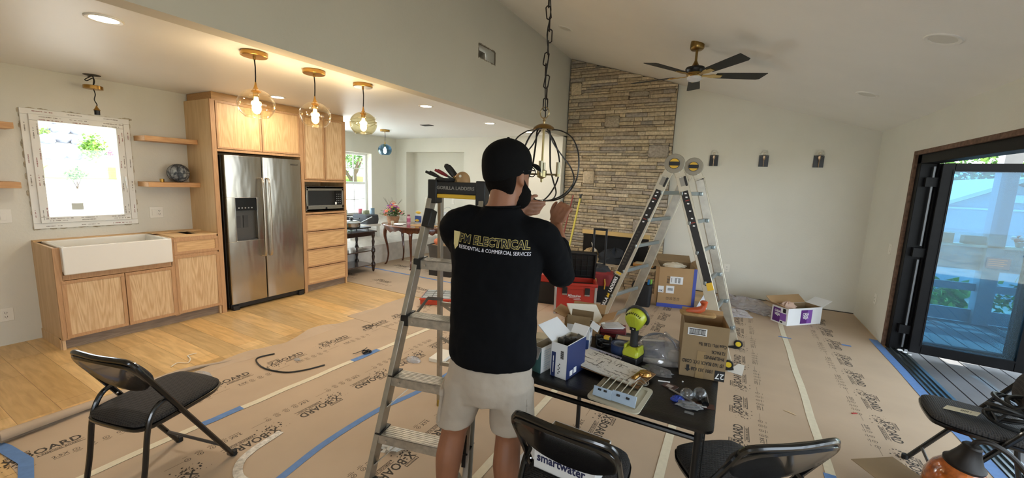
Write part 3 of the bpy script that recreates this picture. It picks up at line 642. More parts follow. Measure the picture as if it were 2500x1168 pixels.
def sheet(name, label, x0, x1, y0, y1, logos, z=.0, wob=0, group='protective paper strips on the floor'):
    b = B(); rnd = random.Random(int(x0*100)); n = 40; th = .0022
    alongy = (y1-y0) > (x1-x0)
    rows = []
    for i in range(n+1):
        t = i/n; y = y0+(y1-y0)*t; e = (noise.noise(Vector((y*2.3, x0, 3)))*.05+noise.noise(Vector((y*7, x0, 9)))*.02)*wob
        lf_ = wob*.028*max(0, .4+noise.noise(Vector((y*3.1, 5, x0)))*1.6); rows.append([(x0+e, y, z+lf_), (x0+e, y, z+th+lf_), (x0+.09, y, z+th), (x1, y, z+th), (x1, y, z), (x0+.09, y, z)])
    b.rings(rows); b.i = 1
    for (x, y, a) in logos: stamp(b, x, y, z+th, a)
    return tag(b.build(name, [paper, pink]), label, 'floor protection', group)
sheet('protective_paper', 'brown floor paper strip with curled edge next to the bare oak floor', -3.62, -2.78, .45, 3.02, [(-3.26, y, 90) for y in (.58, 1.05, 1.53, 1.99, 2.47, 2.93)][:5], 0, 1)
sheet('protective_paper', 'brown floor paper piece running past the fridge corner towards the dining room', -3.74, -2.78, 3.0, 4.0, [(-3.28, 3.0+.0, 90), (-3.28, 3.42, 90), (-3.28, 3.85, 90)], .0025, 1)
sheet('protective_paper', 'brown floor paper strip between the cream tape and the blue tape', -2.80, -1.93, -1, 5.0, [(-2.37, .78+.445*k, -90) for k in range(10)], .001)
sheet('protective_paper', 'brown floor paper strip under the step ladder and the worker', -1.95, -1.06, -1, 6.2, [(-1.5, .60+.445*k, -90) for k in range(12)], .002)
sheet('protective_paper', 'brown floor paper strip under the card table', -1.08, -.20, -1, 6.2, [(-.62, .72+.445*k, -90) for k in range(12)], .001)
sheet('protective_paper', 'brown floor paper strip right of the table, its print reading towards the back wall', -.22, .65, -1, 6.85, [(.18, .63+.45*k, 90) for k in range(13)], .002)
sheet('protective_paper', 'brown floor paper strip along the black folding door', .63, 1.548, -1, 6.85, [(1.10, 2.2+.44*k, -90) for k in range(10)], .001)
for i, (a, c) in enumerate(((4.04, 4.92), (4.90, 5.78), (5.76, 6.62))):
    sheet('protective_paper', ['dining room floor paper strip nearest the kitchen, in front of the dark cart', 'dining room floor paper strip under the carved table', 'dining room floor paper strip along the far dining wall'][i], -6.5, -2.0, a, c, [(-6.1+.75*k+i*.2, (a+c)/2+.1*(i-1), 0) for k in range(6)], .003+.001*(i % 2), group='protective paper strips in the dining room')
# curled edge roll
b = B(); rr = []
P = [(-3.52, .47), (-3.55, .7), (-3.58, .95), (-3.64, 1.2), (-3.665, 1.42), (-3.60, 1.62), (-3.57, 1.74)]
for i, (x, y) in enumerate(spline([(a, c, 0) for a, c in P], 4)) if False else []: pass
S = spline([(a, c, 0) for a, c in P], 4)
for i, p in enumerate(S):
    t = i/(len(S)-1); r = .034*(1-t)+.006; ring = []
    for k in range(13):
        a = R(-90+k*300/12); q = r*(1-.018*k); ring.append((p.x-math.cos(a)*q-.002, p.y, .006+r+math.sin(a)*q))
    for k in range(12, -1, -1):
        a = R(-90+k*300/12); q = r*(1-.018*k)-.0016; ring.append((p.x-math.cos(a)*q-.002, p.y, .006+r+math.sin(a)*q))
    rr.append(ring)
b.rings(rr); tag(b.build('paper_curl', paper, smooth=True), 'rolled up loose edge of brown floor paper at the lower left', 'paper roll')
b = B(); b.rings([[(-3.62, 1.62, .003), (-3.60, 1.62, .012), (-3.55, 1.64, .003)], [(-3.60, 1.8, .003), (-3.55, 1.80, .022), (-3.50, 1.8, .003)], [(-3.55, 1.9, .003), (-3.53, 1.9, .006), (-3.50, 1.9, .003)]]); tag(b.build('paper_fold', paper), 'creased fold in the brown paper edge right of the curled roll', 'paper fold')
cream = mat('masking_tape', '#d6cdb4', .7, noise_=.05, nscale=30); blue = mat('painters_tape', '#5b7fb4', .7, noise_=.08, nscale=30)
def tape(label, m, pts, w=.05, z=.0055, group=None, name='floor_tape'):
    b = B(); P = [Vector((x, y, z)) for x, y in pts]; rr = []
    for i, p in enumerate(P):
        t = (P[min(i+1, len(P)-1)]-P[max(i-1, 0)]).normalized(); n = Vector((-t.y, t.x, 0))*w/2
        rr.append([p-n, p+n, p+n+Vector((0, 0, .0006)), p-n+Vector((0, 0, .0006))])
    b.rings(rr); return tag(b.build(name, m), label, 'tape', group)
def ln(x0, y0, x1, y1, n=8, w=.004): return [(x0+(x1-x0)*i/n+w*math.sin(i*1.7), y0+(y1-y0)*i/n) for i in range(n+1)]
tape('cream seam tape in the lower left under the folding chair', cream, ln(-2.79, -.2, -2.80, 1.15))
tape('short blue tape piece on the seam right of the folding chair', blue, ln(-2.80, 1.13, -2.79, 1.38, 3), .055, .006)
tape('long cream seam tape in the middle of the kitchen side paper', cream, ln(-2.79, 1.36, -2.76, 2.28))
tape('short blue tape piece on the seam by the black wire clippings', blue, ln(-2.76, 2.26, -2.75, 2.55, 3), .055, .006)
tape('cream seam tape behind the step ladder rail', cream, ln(-2.75, 2.53, -2.72, 3.6))
tape('long curving blue tape line left of the step ladder', blue, spline([(-1.90, .9, 0), (-1.95, 1.15, 0), (-2.0, 1.45, 0), (-2.0, 1.87, 0), (-1.93, 2.28, 0), (-1.93, 3.2, 0)], 5) and [(p.x, p.y) for p in spline([(-1.90, .9, 0), (-1.95, 1.15, 0), (-2.0, 1.45, 0), (-2.0, 1.87, 0), (-1.93, 2.28, 0), (-1.93, 3.2, 0)], 5)], .045)
tape('cream seam tape under the left side of the card table', cream, ln(-1.07, .3, -1.07, 6.0))
tape('cream seam tape under the right side of the card table', cream, ln(-.21, .6, -.21, 6.0))
tape('long cream seam tape on the open floor right of the table', cream, ln(.64, 2.6, .64, 5.9, 12))
tape('blue end piece of the long cream tape near the right chair', blue, ln(.64, 2.35, .64, 2.75, 3), .06, .006)
tape('small blue crosswise tape piece in front of the wine carton', blue, ln(.58, 5.22, .70, 5.22, 3, 0), .03, .0065)
tape('wide blue tape along the sill of the black folding door', blue, ln(1.515, -.5, 1.515, 5.75, 14), .075)
tape('short blue tape piece near the far right corner of the room', blue, ln(1.16, 5.34, 1.24, 5.34, 3, 0), .04)
tape('blue tape across the paper end at the lower left corner', blue, [(-3.75, .40), (-3.45, .47), (-3.2, .50), (-2.9, .44)], .055, .0065)
tape('blue tape seam across the dining room paper', blue, ln(-6.0, 4.91, -2.6, 4.91), .04, .007)
tape('cream tape flap seam across the dining room paper by the cart', cream, ln(-5.6, 5.77, -2.6, 5.77), .04, .007)
# clear crumpled tape strip on the floor
wrapm = clear_glass('poly_wrap', '#e8e8ea', 1.6, rough=.12, haze=.28)
foilm = mat('clear_tape_crumple', '#c9c6bd', .25, noise_=.25, nscale=60)
tape('long curling strip of clear packing tape by the step ladder foot', foilm, [(p.x, p.y) for p in spline([(-2.32, 1.36, 0), (-2.31, 1.30, 0), (-2.29, 1.18, 0), (-2.24, 1.08, 0), (-2.13, 1.02, 0), (-1.98, 1.03, 0)], 6)], .045, .006, name='packing_tape')
# ============================================================ lights and ceiling things
brass = mat('brushed_brass', '#b08a4c', .28, 1); brassd = mat('antique_brass', '#8d7344', .3, 1); black = mat('black_satin', '#0e0e0f', .4)
cord = mat('black_cord', '#141210', .7)
def downlight(label, M, on, r=.085):
    o = thing('recessed_light', label, 'ceiling light', M.translation, 0, 'recessed ceiling lights'); o.rotation_euler = M.to_euler()
    b = B(); b.lathe([(r*1.0, 0), (r*1.0, -.004), (r*.93, -.008), (r*.74, -.005), (r*.72, 0)], 32, cap0=False, cap1=False); b.build('trim_ring', mat('light_trim_white', '#e4e2da', .45), o, smooth=True)
    b = B(); b.cyl((0, 0, -.003), r*.73, .002, 32)
    b.build('diffuser', mat('led_on', '#fff1d8', .4, emit=16) if on else mat('led_off', '#d5d2c8', .5), o)
    if on:
        power = 3.0 if M.translation.y > 6 else 6.5
        l = light('light_lamp', 'AREA', (0, 0, -.012), power, (1, .91, .79), shape='DISK', size=.12); l.parent = o
    return o
for lb, x, y in (('lit recessed light nearest the camera over the kitchen', -3.22, 1.0), ('lit recessed light in front of the tall oak cabinet', -4.52, 2.78), ('lit recessed light beyond the three glass pendants', -3.22, 3.72), ('lit recessed light further back over the dining side', -3.21, 5.09), ('lit recessed light seen just behind the cage chandelier', -3.09, 6.12)):
    downlight(lb, TR(x, y, 2.42), True)
for lb, x, y in (('unlit large recessed light on the sloped ceiling at the upper right', 1.02, 3.56), ('unlit recessed light on the sloped ceiling above the right corner', 1.02, 5.21), ('unlit flush recessed light on the sloped ceiling beside the chain', -2.08, 5.0)):
    downlight(lb, TR(x, y, SZ(x), ay=17.17), False, .095)
b = B(); b.box(-4.43, -4.25, 4.98, 5.10, 2.414, 2.42); tag(b.build('ceiling_vent', mat('vent_dark', '#26282a', .8)), 'dark rectangular vent slot in the flat ceiling beyond the pendants', 'vent')
gclear = clear_glass('pendant_glass', '#fdfaf3', 1.5, gloss=1); gblue = clear_glass('pendant_glass_blue', '#bcd8e8', 1.55, gloss=.9)
def pendant(label, x, y, power, g=gclear, group='glass globe pendants over the kitchen', ecol='#ffc878', es=14):
    o = thing('pendant_light', label, 'pendant light', (x, y, 2.42), 0, group)
    b = B(); b.lathe([(.082, 0), (.084, -.003), (.084, -.027), (.079, -.031), (.012, -.032)], 32, cap0=False); b.cyl((0, 0, -.05), .009, .02, 12); b.build('canopy', brass, o, smooth=True)
    b = B(); b.tube([(0, 0, -.04), (.004, .002, -.1), (.003, .001, -.16), (0, 0, -.21)], .0045, 8); b.build('cord', cord, o, smooth=True)
    b = B(); b.lathe([(.004, -.195), (.007, -.215), (.012, -.235), (.022, -.252), (.03, -.262), (.032, -.268), (.0, -.268)], 20); b.lathe([(.02, -.268), (.02, -.30), (.0, -.30)], 16); b.build('socket', brass, o, smooth=True)
    prof = []
    for k in range(17):
        a = R(76-k*(76+52)/16); prof.append((.119*math.cos(a), -.352+.107*math.sin(a)))
    prof = [(.03, -.2475)]+prof
    b = B(); b.lathe(prof+[(r-.003, z) for r, z in prof[::-1]], 36, cap0=False, cap1=False)
    b.tube([(.1165*math.cos(a), .1165*math.sin(a), -.345+.02*math.sin(a*2)) for a in [2*math.pi*k/36 for k in range(36)]], .0028, 6, closed=True)
    b.tube([(.109*math.cos(a), .109*math.sin(a), -.31+.018*math.sin(a+1)) for a in [2*math.pi*k/36 for k in range(36)]], .0022, 6, closed=True)
    b.tube([(.074*math.cos(a), .074*math.sin(a), -.436) for a in [2*math.pi*k/36 for k in range(36)]], .003, 6, closed=True)
    b.build('glass_globe', g, o, smooth=2)
    b = B(); b.lathe([(.012, -.30), (.014, -.315), (.024, -.35), (.029, -.375), (.027, -.395), (.016, -.412), (.002, -.418)], 18); b.build('bulb', mat('bulb_'+ecol.strip('#'), ecol, .3, emit=es, ecol=ecol), o, smooth=2)
    l = light('bulb_lamp', 'POINT', (0, 0, -.37), power, (1, .77, .5), shadow_soft_size=.035); l.parent = o
    return o
pendant('clear glass globe pendant nearest the camera, hanging left of the other two', -3.03, 1.71, 20)
pendant('clear glass globe pendant in the middle of the three over the kitchen', -3.06, 2.19, 20)
pendant('clear glass globe pendant farthest of the three, nearest the beam end', -3.05, 2.67, 20, clear_glass('pendant_glass_smoke', '#efebdc', 1.5), ecol='#ffd79a')
pendant('pale blue glass globe pendant in the dining corner above the flowers', -5.56, 5.34, 5, gblue, None, '#ffe6c8', 8)
# unfinished hanging pendant above the kitchen window
o = thing('unfinished_pendant', 'half installed brass pendant hanging from bare wires above the window', 'pendant light', (-5.29, 1.52, 2.42))
b = B(); b.cyl((0, 0, -.004), .06, .004, 20); b.box(-.07, .07, -.012, .012, -.012, -.008); b.build('mounting_bracket', mat('bracket_grey', '#55504a', .5, .7), o)
b = B(); b.tube(spline([(-.04, .0, -.01), (-.07, -.03, -.04), (-.02, -.03, -.055), (.02, 0, -.03), (.01, .01, -.06), (0, 0, -.1)], 5), .004, 6); b.tube([(.02, 0, -.01), (.0, .01, -.05), (.0, 0, -.11)], .005, 6); b.build('loose_wire', cord, o, smooth=True)
b = B(); b.lathe([(.064, -.095), (.068, -.098), (.068, -.125), (.062, -.128), (.008, -.128)], 28); b.build('canopy', brass, o, smooth=True)
b = B(); b.tube(spline([(0, 0, -.12), (.0, .01, -.17), (.0, .0, -.22), (.0, .014, -.26), (0, .01, -.285)], 4), .004, 7); b.build('cord', cord, o, smooth=True)
b = B(); b.lathe([(.004, -.27), (.008, -.285), (.02, -.305), (.026, -.315), (0, -.316)], 16, TR(0, .01, 0)); b.build('socket_cone', brass, o, smooth=True)
b = B(); b.lathe([(.02, -.316), (.02, -.355), (0, -.356)], 16, TR(0, .01, 0)); b.build('lamp_socket', black, o, smooth=True)
# sconces
def sconce(label, x):
    o = thing('wall_sconce', label, 'wall light', (x, BACK, 1.945), 0, 'black wall sconces with clear bulbs')
    b = B(); b.box(-.058, .058, -.022, 0, 0, .16); b.build('backplate', mat('sconce_black', '#050505', .35), o, bevel=.001)
    b = B(); b.tube([(0, -.05, -.0), (0, -.05, .10)], .004, 8); b.tube([(0, -.022, .05), (0, -.05, .05)], .005, 8); b.lathe([(.005, .09), (.012, .105), (.016, .125), (.016, .15), (0, .152)], 16, TR(0, -.05, 0)); b.build('arm', mat('sconce_brass', '#b39a80', .35, 1), o, smooth=True)
    b = B(); b.lathe([(.012, .10), (.03, .125), (.052, .15), (.06, .18), (.056, .21), (.045, .235), (.043, .235), (.053, .21), (.057, .18), (.05, .153)], 24, TR(0, -.05, 0), False, False); b.build('glass_shade', clear_glass('sconce_glass', '#ffffff', 1.35), o, smooth=2)
    b = B(); b.ball((0, -.05, .18), .022, 12, (1, 1, 1.2)); b.build('bulb', clear_glass('bulb_clear', '#fbf8f2', 1.5), o, smooth=2)
sconce('left black wall sconce with clear glass shade, closest to the stone fireplace', -.335); sconce('middle black wall sconce of the three on the back wall', .305); sconce('right black wall sconce nearest the room corner', .94)
# ceiling fan
fx_, fy_ = -.48, 4.58; fz_ = SZ(fx_)
o = thing('ceiling_fan', 'brass and black five blade ceiling fan on the sloped ceiling', 'ceiling fan', (fx_, fy_, fz_))
b = B(); b.lathe([(.062, .02), (.066, -.01), (.066, -.05), (.058, -.062), (.05, -.068), (.012, -.07)], 28); b.build('canopy', brassd, o, smooth=True)
b = B(); b.cyl((0, 0, -.2), .012, .14, 14); b.lathe([(.014, -.17), (.02, -.185), (.035, -.215), (.05, -.225), (.05, -.23), (0, -.23)], 20); b.build('downrod', brassd, o, smooth=True)
b = B(); b.lathe([(.05, -.225), (.085, -.232), (.092, -.245), (.09, -.262), (.075, -.285), (.06, -.29)], 28); b.i = 1; b.lathe([(.075, -.285), (.078, -.30), (.07, -.312), (.066, -.322), (0, -.324)], 28); b.build('motor_housing', [black, brassd], o, smooth=True)
b = B(); b.lathe([(.066, -.322), (.068, -.335), (.066, -.35), (.05, -.362), (0, -.366)], 28); b.build('light_kit', mat('fan_light_white', '#cfcfd2', .4), o, smooth=True)
for k in range(5):
    a = 96+72*k; M = rot(0, 0, a) @ TR(0, 0, -.305, ax=-11)
    b = B(M); b.rings([[(x, y, z) for (y, z) in ((-w, -.003), (w, -.003), (w, .003), (-w, .003))] for x, w in ((.20, .05), (.24, .056), (.45, .064), (.62, .069), (.655, .062))][:4]+[[(.67, -.069, -.003), (.65, .055, -.003), (.65, .055, .003), (.67, -.069, .003)]])
    bl = b.build('fan_blade', mat('fan_blade_black', '#141615', .6), o, bevel=.001)
    b = B(M); b.rings([[(x, y, z) for (y, z) in ((-w, -.010), (w, -.010), (w, -.003), (-w, -.003))] for x, w in ((.06, .02), (.12, .018), (.17, .035), (.26, .024))]); b.build('blade_iron', mat('brass_bright2', '#c0a063', .25, 1), bl, bevel=.001)
# chandelier with chain
cx, cy = -.95, 2.06
o = thing('chandelier', 'black twisted cage chandelier with brass candle cluster hanging on a chain', 'chandelier', (cx, cy, 1.5))
top = SZ(cx)-1.5
b = B(); z = .52; k = 0
while z < top-.05:
    off = .006*math.sin(k*1.3); M = TR(off, .004*math.cos(k), z, 0, 9*math.sin(k*2.1), 90*k+20)
    b.tube([M @ Vector((.0115*math.copysign(1, math.cos(a))*min(1, abs(math.cos(a))*1.6), 0, .034*math.sin(a))) for a in [2*math.pi*i/14 for i in range(14)]], .0034, 6, closed=True); z += .058; k += 1
b.build('chain', mat('chain_bronze', '#221a15', .45, .6), o, smooth=True)
b = B(); b.tube([(.006*math.sin(i), .005*math.cos(i*1.4), .42+i*(top-.44)/30) for i in range(31)], .0032, 6); b.build('supply_wire', cord, o, smooth=True)
b = B(); b.lathe([(.07, top+.012), (.068, top-.03), (.02, top-.04), (0, top-.04)], 24); b.build('ceiling_canopy', brass, o, smooth=True)
b = B(); b.tube([(.026*math.cos(a), 0, .475+.03*math.sin(a)) for a in [2*math.pi*i/20 for i in range(20)]], .003, 6, closed=True); b.lathe([(.003, .452), (.009, .447), (.006, .44), (.01, .435), (.005, .428), (.005, .41)], 14)
b.build('hanging_loop', mat('satin_nickel_brass', '#b3a07a', .3, 1), o, smooth=True)
b = B(); b.lathe([(.006, .418), (.03, .413), (.052, .40), (.06, .388), (.058, .385), (.0, .385)], 28); b.build('top_cap', brassd, o, smooth=True)
b = B(); b.cyl((0, 0, .14), .006, .25, 12); b.build('stem', mat('stem_brass', '#9f8f63', .3, 1), o, smooth=True)
b = B(); b.lathe([(.0, .115), (.006, .12), (.026, .13), (.028, .165), (.014, .17), (0, .17)], 20); b.lathe([(.0, .10), (.006, .104), (.007, .12), (0, .12)], 10)
for k in range(4):
    a = R(20+90*k); c, s = math.cos(a), math.sin(a); b.tube([(.02*c, .02*s, .145), (.088*c, .088*s, .145)], .005, 8); b.lathe([(.014, .135), (.014, .15), (0, .15)], 12, TR(.088*c, .088*s, 0))
cl_ = b.build('candle_cluster', mat('cluster_brass', '#9d936f', .35, 1), o, smooth=True)
for k in range(4):
    a = R(20+90*k); b = B(); b.cyl((.088*math.cos(a), .088*math.sin(a), .148), .0115, .065, 14); b.build('candle_sleeve', mat('sleeve_nickel', '#a6a089', .4, .8), cl_, smooth=True)
for k in range(8):
    a0 = 45*k+10; tw = 42 if k % 2 else -14; pts = []
    wide = ((0, .045, .386), (.08, .10, .378), (.2, .165, .340), (.35, .207, .265), (.5, .218, .185), (.65, .203, .11), (.8, .155, .045), (.92, .09, .008), (1, .03, 0))
    slim = ((0, .035, .386), (.08, .048, .365), (.2, .068, .31), (.35, .115, .245), (.5, .165, .18), (.65, .187, .11), (.8, .155, .045), (.92, .09, .008), (1, .03, 0))
    for (t, r, z) in (slim if k % 2 else wide):
        a = R(a0+tw*math.sin(math.pi*t)*1.0); pts.append((r*math.cos(a), r*math.sin(a), z))
    b = B(); b.tube(spline(pts, 5), .0052, 7, flat=.7); b.build('cage_arm', black, o, smooth=True)
b = B(); b.lathe([(.0, -.035), (.004, -.033), (.005, -.012), (.012, -.008), (.034, -.003), (.034, .004), (0, .005)], 18); b.build('bottom_finial', mat('nickel_finial', '#8f8b80', .3, 1), o, smooth=True)
# ============================================================ dining corner
mahog = wood('mahogany', '#3d1d10', '#6a3a22', 'Z', 2, .25, contrast=.6, seed=2, coat=.4); dkwood = mat('dark_cart_wood', '#24130f', .25, coat=.4)
mahogT = wood('mahogany_top', '#5b2e1a', '#7d4a2c', 'X', 1, .15, contrast=.6, seed=5, coat=.5)
# oval carved table
o = thing('carved_table', 'oval mahogany table with curved cabriole legs in the dining area', 'table', (-5.02, 5.5, 0), 0)
def oval(rx, ry, n=48, sc=1, wob=0): return [(rx*math.cos(2*math.pi*k/n)*(1+wob*math.cos(8*math.pi*k/n)), ry*math.sin(2*math.pi*k/n)*(1+wob*math.cos(8*math.pi*k/n))) for k in range(n)]
b = B(); m = Matrix()
b.rings([[(x, y, z) for x, y in oval(.66*s, .44*s)] for s, z in ((.97, .735), (1, .742), (1, .752), (.985, .76))]); b.build('tabletop', mahogT, o, smooth=True)
b = B(); n = 96; A = oval(.60, .385, n)
lo = [.655+.018*math.cos(16*math.pi*k/n)+.012*math.cos(48*math.pi*k/n) for k in range(n)]
b.rings([[(x, y, .735) for x, y in A], [(x*1.01, y*1.01, .70) for x, y in A], [(x, y, l) for (x, y), l in zip(A, lo)], [(x*.97, y*.97, l) for (x, y), l in zip(A, lo)], [(x*.97, y*.97, .735) for x, y in A]], False, False)
b.build('apron', mahog, o, smooth=True)
for k, (ax_, ay_) in enumerate(((-.44, -.20), (.20, -.29), (-.44, .20), (.42, .20))):
    d = Vector((ax_, ay_, 0)).normalized(); pts = []; rad = []
    for t, off, r in ((.70, .03, .035), (.62, .05, .034), (.52, .05, .027), (.38, .015, .02), (.22, -.01, .016), (.1, .005, .014), (.03, .03, .014), (.0, .055, .018)):
        pts.append((ax_+d.x*off, ay_+d.y*off, max(t, .012))); rad.append(r)
    b = B(); S = spline(pts, 3); rr = [rad[min(i//3, 7)]*(1-(i % 3)/3)+rad[min(i//3+1, 7)]*((i % 3)/3) for i in range(len(S))]; b.tube(S, rr, 10); b.build('leg', mahog, o, smooth=True)
# dark cart with turned legs and shelves
o = thing('serving_cart', 'dark wooden three tier cart with turned legs beside the tall cabinet', 'cart', (-5.42, 4.40, 0), 90)
b = B(); b.box(-.37, .38, -.25, .25, .68, .70); b.box(-.35, .36, -.22, .22, .62, .68); b.build('cart_top', dkwood, o, bevel=.004)
for z in (.36, .12):
    b = B(); b.box(-.35, .35, -.21, .21, z, z+.018); b.build('shelf', mat('cart_shelf', '#50423a', .12, coat=.6), o, bevel=.002)
for (x, y) in ((.34, -.2), (.34, .2), (-.34, -.2), (-.34, .2)):
    b = B(); b.lathe([(.008, 0), (.02, .03), (.024, .08), (.034, .10), (.034, .15), (.02, .17), (.018, .2), (.026, .26), (.017, .30), (.022, .33), (.034, .345), (.034, .39), (.022, .41), (.018, .46), (.028, .52), (.017, .56), (.026, .6), (.03, .62), (.03, .68)], 14, TR(x, y, 0)); b.build('leg', dkwood, o, smooth=True)
steel = mat('cookware_steel', '#c2c3c4', .15, 1)
o = thing('griddle', 'flat black griddle plate on the cart under the lidded pan', 'griddle', (-5.40, 4.47, .70), 90)
b = B(); b.box(-.17, .24, -.17, .17, .045, .065); b.build('plate', mat('griddle_black', '#111214', .35), o, bevel=.003)
for x in (-.14, .2):
    for y in (-.14, .14): b = B(); b.cyl((x, y, 0), .008, .045, 8); b.build('foot', black, o)
o = thing('saucepan', 'shiny steel saute pan with glass lid and long handle', 'pan', (-5.38, 4.44, .765), 60)
b = B(); b.lathe([(.125, 0), (.135, .01), (.14, .07), (.145, .075), (.137, .075), (.13, .01), (0, .008)], 32); b.build('pan_body', steel, o, smooth=True)
b = B(); b.lathe([(.145, .076), (.13, .092), (.07, .112), (.0, .118)], 28, cap0=False); b.build('lid', mat('lid_glass', '#b8bcbf', .08, .6), o, smooth=True)
b = B(); b.lathe([(.012, .115), (.02, .125), (.034, .135), (.034, .145), (.018, .158), (0, .16)], 16); b.build('lid_knob', black, o, smooth=True)
b = B(); b.tube([(.13, .02, .06), (.2, .05, .09), (.3, .1, .13), (.35, .12, .15)], [.01, .011, .013, .012], 8, flat=.6); b.build('handle', steel, o, smooth=True)
o = thing('stockpot', 'dark pot with black handle behind the saute pan', 'pot', (-6.22, 5.00, .70))
b = B(); b.lathe([(.12, 0), (.13, .01), (.13, .13), (.125, .13), (.12, .02), (0, .015)], 28); b.build('pot_body', mat('pot_dark', '#2f3133', .3, .4), o, smooth=True)
b = B(); b.tube([(.12, 0, .11), (.22, .02, .12), (.33, .04, .13)], .011, 8); b.build('handle', black, o, smooth=True)
o = thing('stand_mixer', 'mint green stand mixer on the cart partly behind the tall cabinet', 'mixer', (-5.36, 4.17, .70), 0)
mint = mat('mint_enamel', '#a9c3b4', .25, coat=.4)
b = B(); b.box(-.09, .09, -.16, .12, 0, .035); b.box(-.05, .05, .03, .12, .035, .26); b.build('base', mint, o, bevel=.015, seg=3)
b = B(); b.rings([[(x*s, y, .32+z*s) for x, z in rrect(.13, .12, .05)] for y, s in ((.15, .7), (.12, 1), (-.1, .95), (-.19, .6))]); b.build('head', mint, o, smooth=True)
b = B(); b.lathe([(.05, .04), (.09, .07), (.105, .19), (.1, .19), (.08, .07), (0, .05)], 24, TR(0, -.07, 0)); b.build('bowl', steel, o, smooth=True)
b = B(); b.rings([[(x, y, z) for x, y in rrect(w, .3, .04)] for w, z in ((.38, .70), (.42, .78), (.40, .86), (.36, .875))]); b.m = Matrix()
t_ = tag(b.build('folded_towel', mat('towel_grey', '#4c4f54', .95, bump=.5, bscale=200), bevel=.01, seg=2), 'dark grey folded towel heap under the dining window', 'towel'); t_.location = (-6.12, 5.38, 0)
o = thing('side_stand', 'pale low stand below the dining window holding towel and jars', 'stand', (-6.22, 5.25, 0))
b = B(); b.box(-.25, .32, -.42, .3, .66, .70); b.build('stand_top', white, o, bevel=.003)
for x in (-.22, .29):
    for y in (-.38, .26): b = B(); b.box(x-.02, x+.02, y-.02, y+.02, 0, .66); b.build('leg', white, o)
for i, (x, y, c, lb) in enumerate(((-6.24, 5.36, '#d8a9b4', 'pink tumbler at the dining window behind the mixer'), (-6.12, 5.38, '#c9cdb9', 'pale green glass dish on the grey towel'), (-5.98, 5.42, '#b7cbd8', 'bluish clear jar at the right of the window things'))):
    b = B(); r = (.04, .07, .04)[i]; h = (.1, .07, .12)[i]; b.lathe([(r*.8, 0), (r, .01), (r, h), (r*.93, h), (r*.9, .012), (0, .01)], 20, TR(x, y, .876)); tag(b.build(('tumbler', 'glass_dish', 'glass_jar')[i], clear_glass('jar_glass_%d' % i, c, 1.5, haze=.25), smooth=True), lb, ('cup', 'dish', 'jar')[i])
# flowers in basket
o = thing('flower_basket', 'wicker basket of pink, purple and orange flowers on the carved table', 'flowers', (-5.45, 5.42, .76))
b = B(); rings = []
wk = mat('wicker', '#9b7352', .8, noise_=.3, nscale=60, bump=.6, bscale=150)
for i in range(15):
    t = i/14; rings.append([((.085+.03*t+.003*(i % 2))*math.cos(2*math.pi*k/32), (.07+.025*t+.003*(i % 2))*math.sin(2*math.pi*k/32), .11*t) for k in range(32)])
b.rings(rings); b.build('basket', wk, o, smooth=True)
b = B(); b.tube([(0.115*math.cos(a), 0, .1+.26*math.sin(a)) for a in [math.pi*k/16 for k in range(17)]], .006, 6); b.build('basket_handle', wk, o, smooth=True)
rnd = random.Random(8)
b = B()
for k in range(260):
    a = rnd.uniform(0, 6.28); rr_ = abs(rnd.gauss(0, .1)); r1 = min(rr_, .2); z = .12+rnd.uniform(0, .12)*(1-r1*2); L = rnd.uniform(.03, .06)
    p = Vector((r1*math.cos(a), r1*math.sin(a)*.8, z)); d = Vector((math.cos(a+rnd.uniform(-.6, .6)), math.sin(a+rnd.uniform(-.6, .6)), rnd.uniform(-.4, .9))).normalized(); s = d.cross(Vector((rnd.random(), rnd.random(), 1))).normalized()*L*.3
    n_ = d.cross(s).normalized()*.004
    b.rings([[p, p+n_*.3, p-n_*.3], [p+d*L*.5+s, p+d*L*.5+n_, p+d*L*.5-s], [p+d*L, p+d*L+n_*.3, p+d*L-n_*.3]])
tag(b.build('foliage', island('bouquet_green', ['#2f4a26', '#4f6d35', '#6d8a45', '#3a5a33'], bump=0), o), kind='stuff')
cols = [('#c2508c', 13), ('#8a4fa6', 10), ('#e08265', 13), ('#d98fa0', 11), ('#b9bf4a', 9), ('#eeead6', 4)]
for c, n in cols:
    for k in range(n):
        a = rnd.uniform(0, 6.28); r1 = rnd.uniform(.02, .19); p = Vector((r1*math.cos(a), r1*math.sin(a)*.8, .30-r1*.75+rnd.uniform(-.03, .05))); s = rnd.uniform(.016, .028)
        b = B(Matrix.Translation(p) @ rot(rnd.uniform(-30, 30), rnd.uniform(-30, 30), rnd.uniform(0, 90)))
        for q in range(6): b.ball((s*.6*math.cos(q*1.047), s*.6*math.sin(q*1.047), 0), s*.5, 6, (1, 1, .6))
        b.ball((0, 0, s*.2), s*.4, 6); b.build('flower', mat('petal_'+c.strip('#'), c, .6), o, smooth=True)
b = B()
for k in range(9):
    a = rnd.uniform(0, 6.28); b.tube([(0, 0, .15), (.08*math.cos(a), .08*math.sin(a), .3), (.16*math.cos(a), .14*math.sin(a), .36+rnd.random()*.06)], .0015, 4)
b.build('twigs', mat('twig', '#5e5a48', .8), o); o.scale = (1.12, 1.12, 1.12)
def lathe_thing(name, label, cat, m, p, prof, n=20, group=None):
    b = B(); b.lathe(prof, n, TR(*p)); return tag(b.build(name, m, smooth=True), label, cat, group)
o = thing('pill_bottle', 'pink and white bottle standing right of the flower basket', 'bottle', (-5.20, 5.56, .76))
b = B(); b.lathe([(.032, 0), (.034, .005), (.034, .12), (.024, .135), (.022, .14), (0, .14)], 20); b.build('bottle_body', mat('bottle_pink', '#d5a7b5', .4), o, smooth=True)
b = B(); b.lathe([(.0345, .03), (.0345, .1)], 20, cap0=False, cap1=False); b.build('bottle_label', mat('bottle_label', '#b85a80', .5), o, smooth=True)
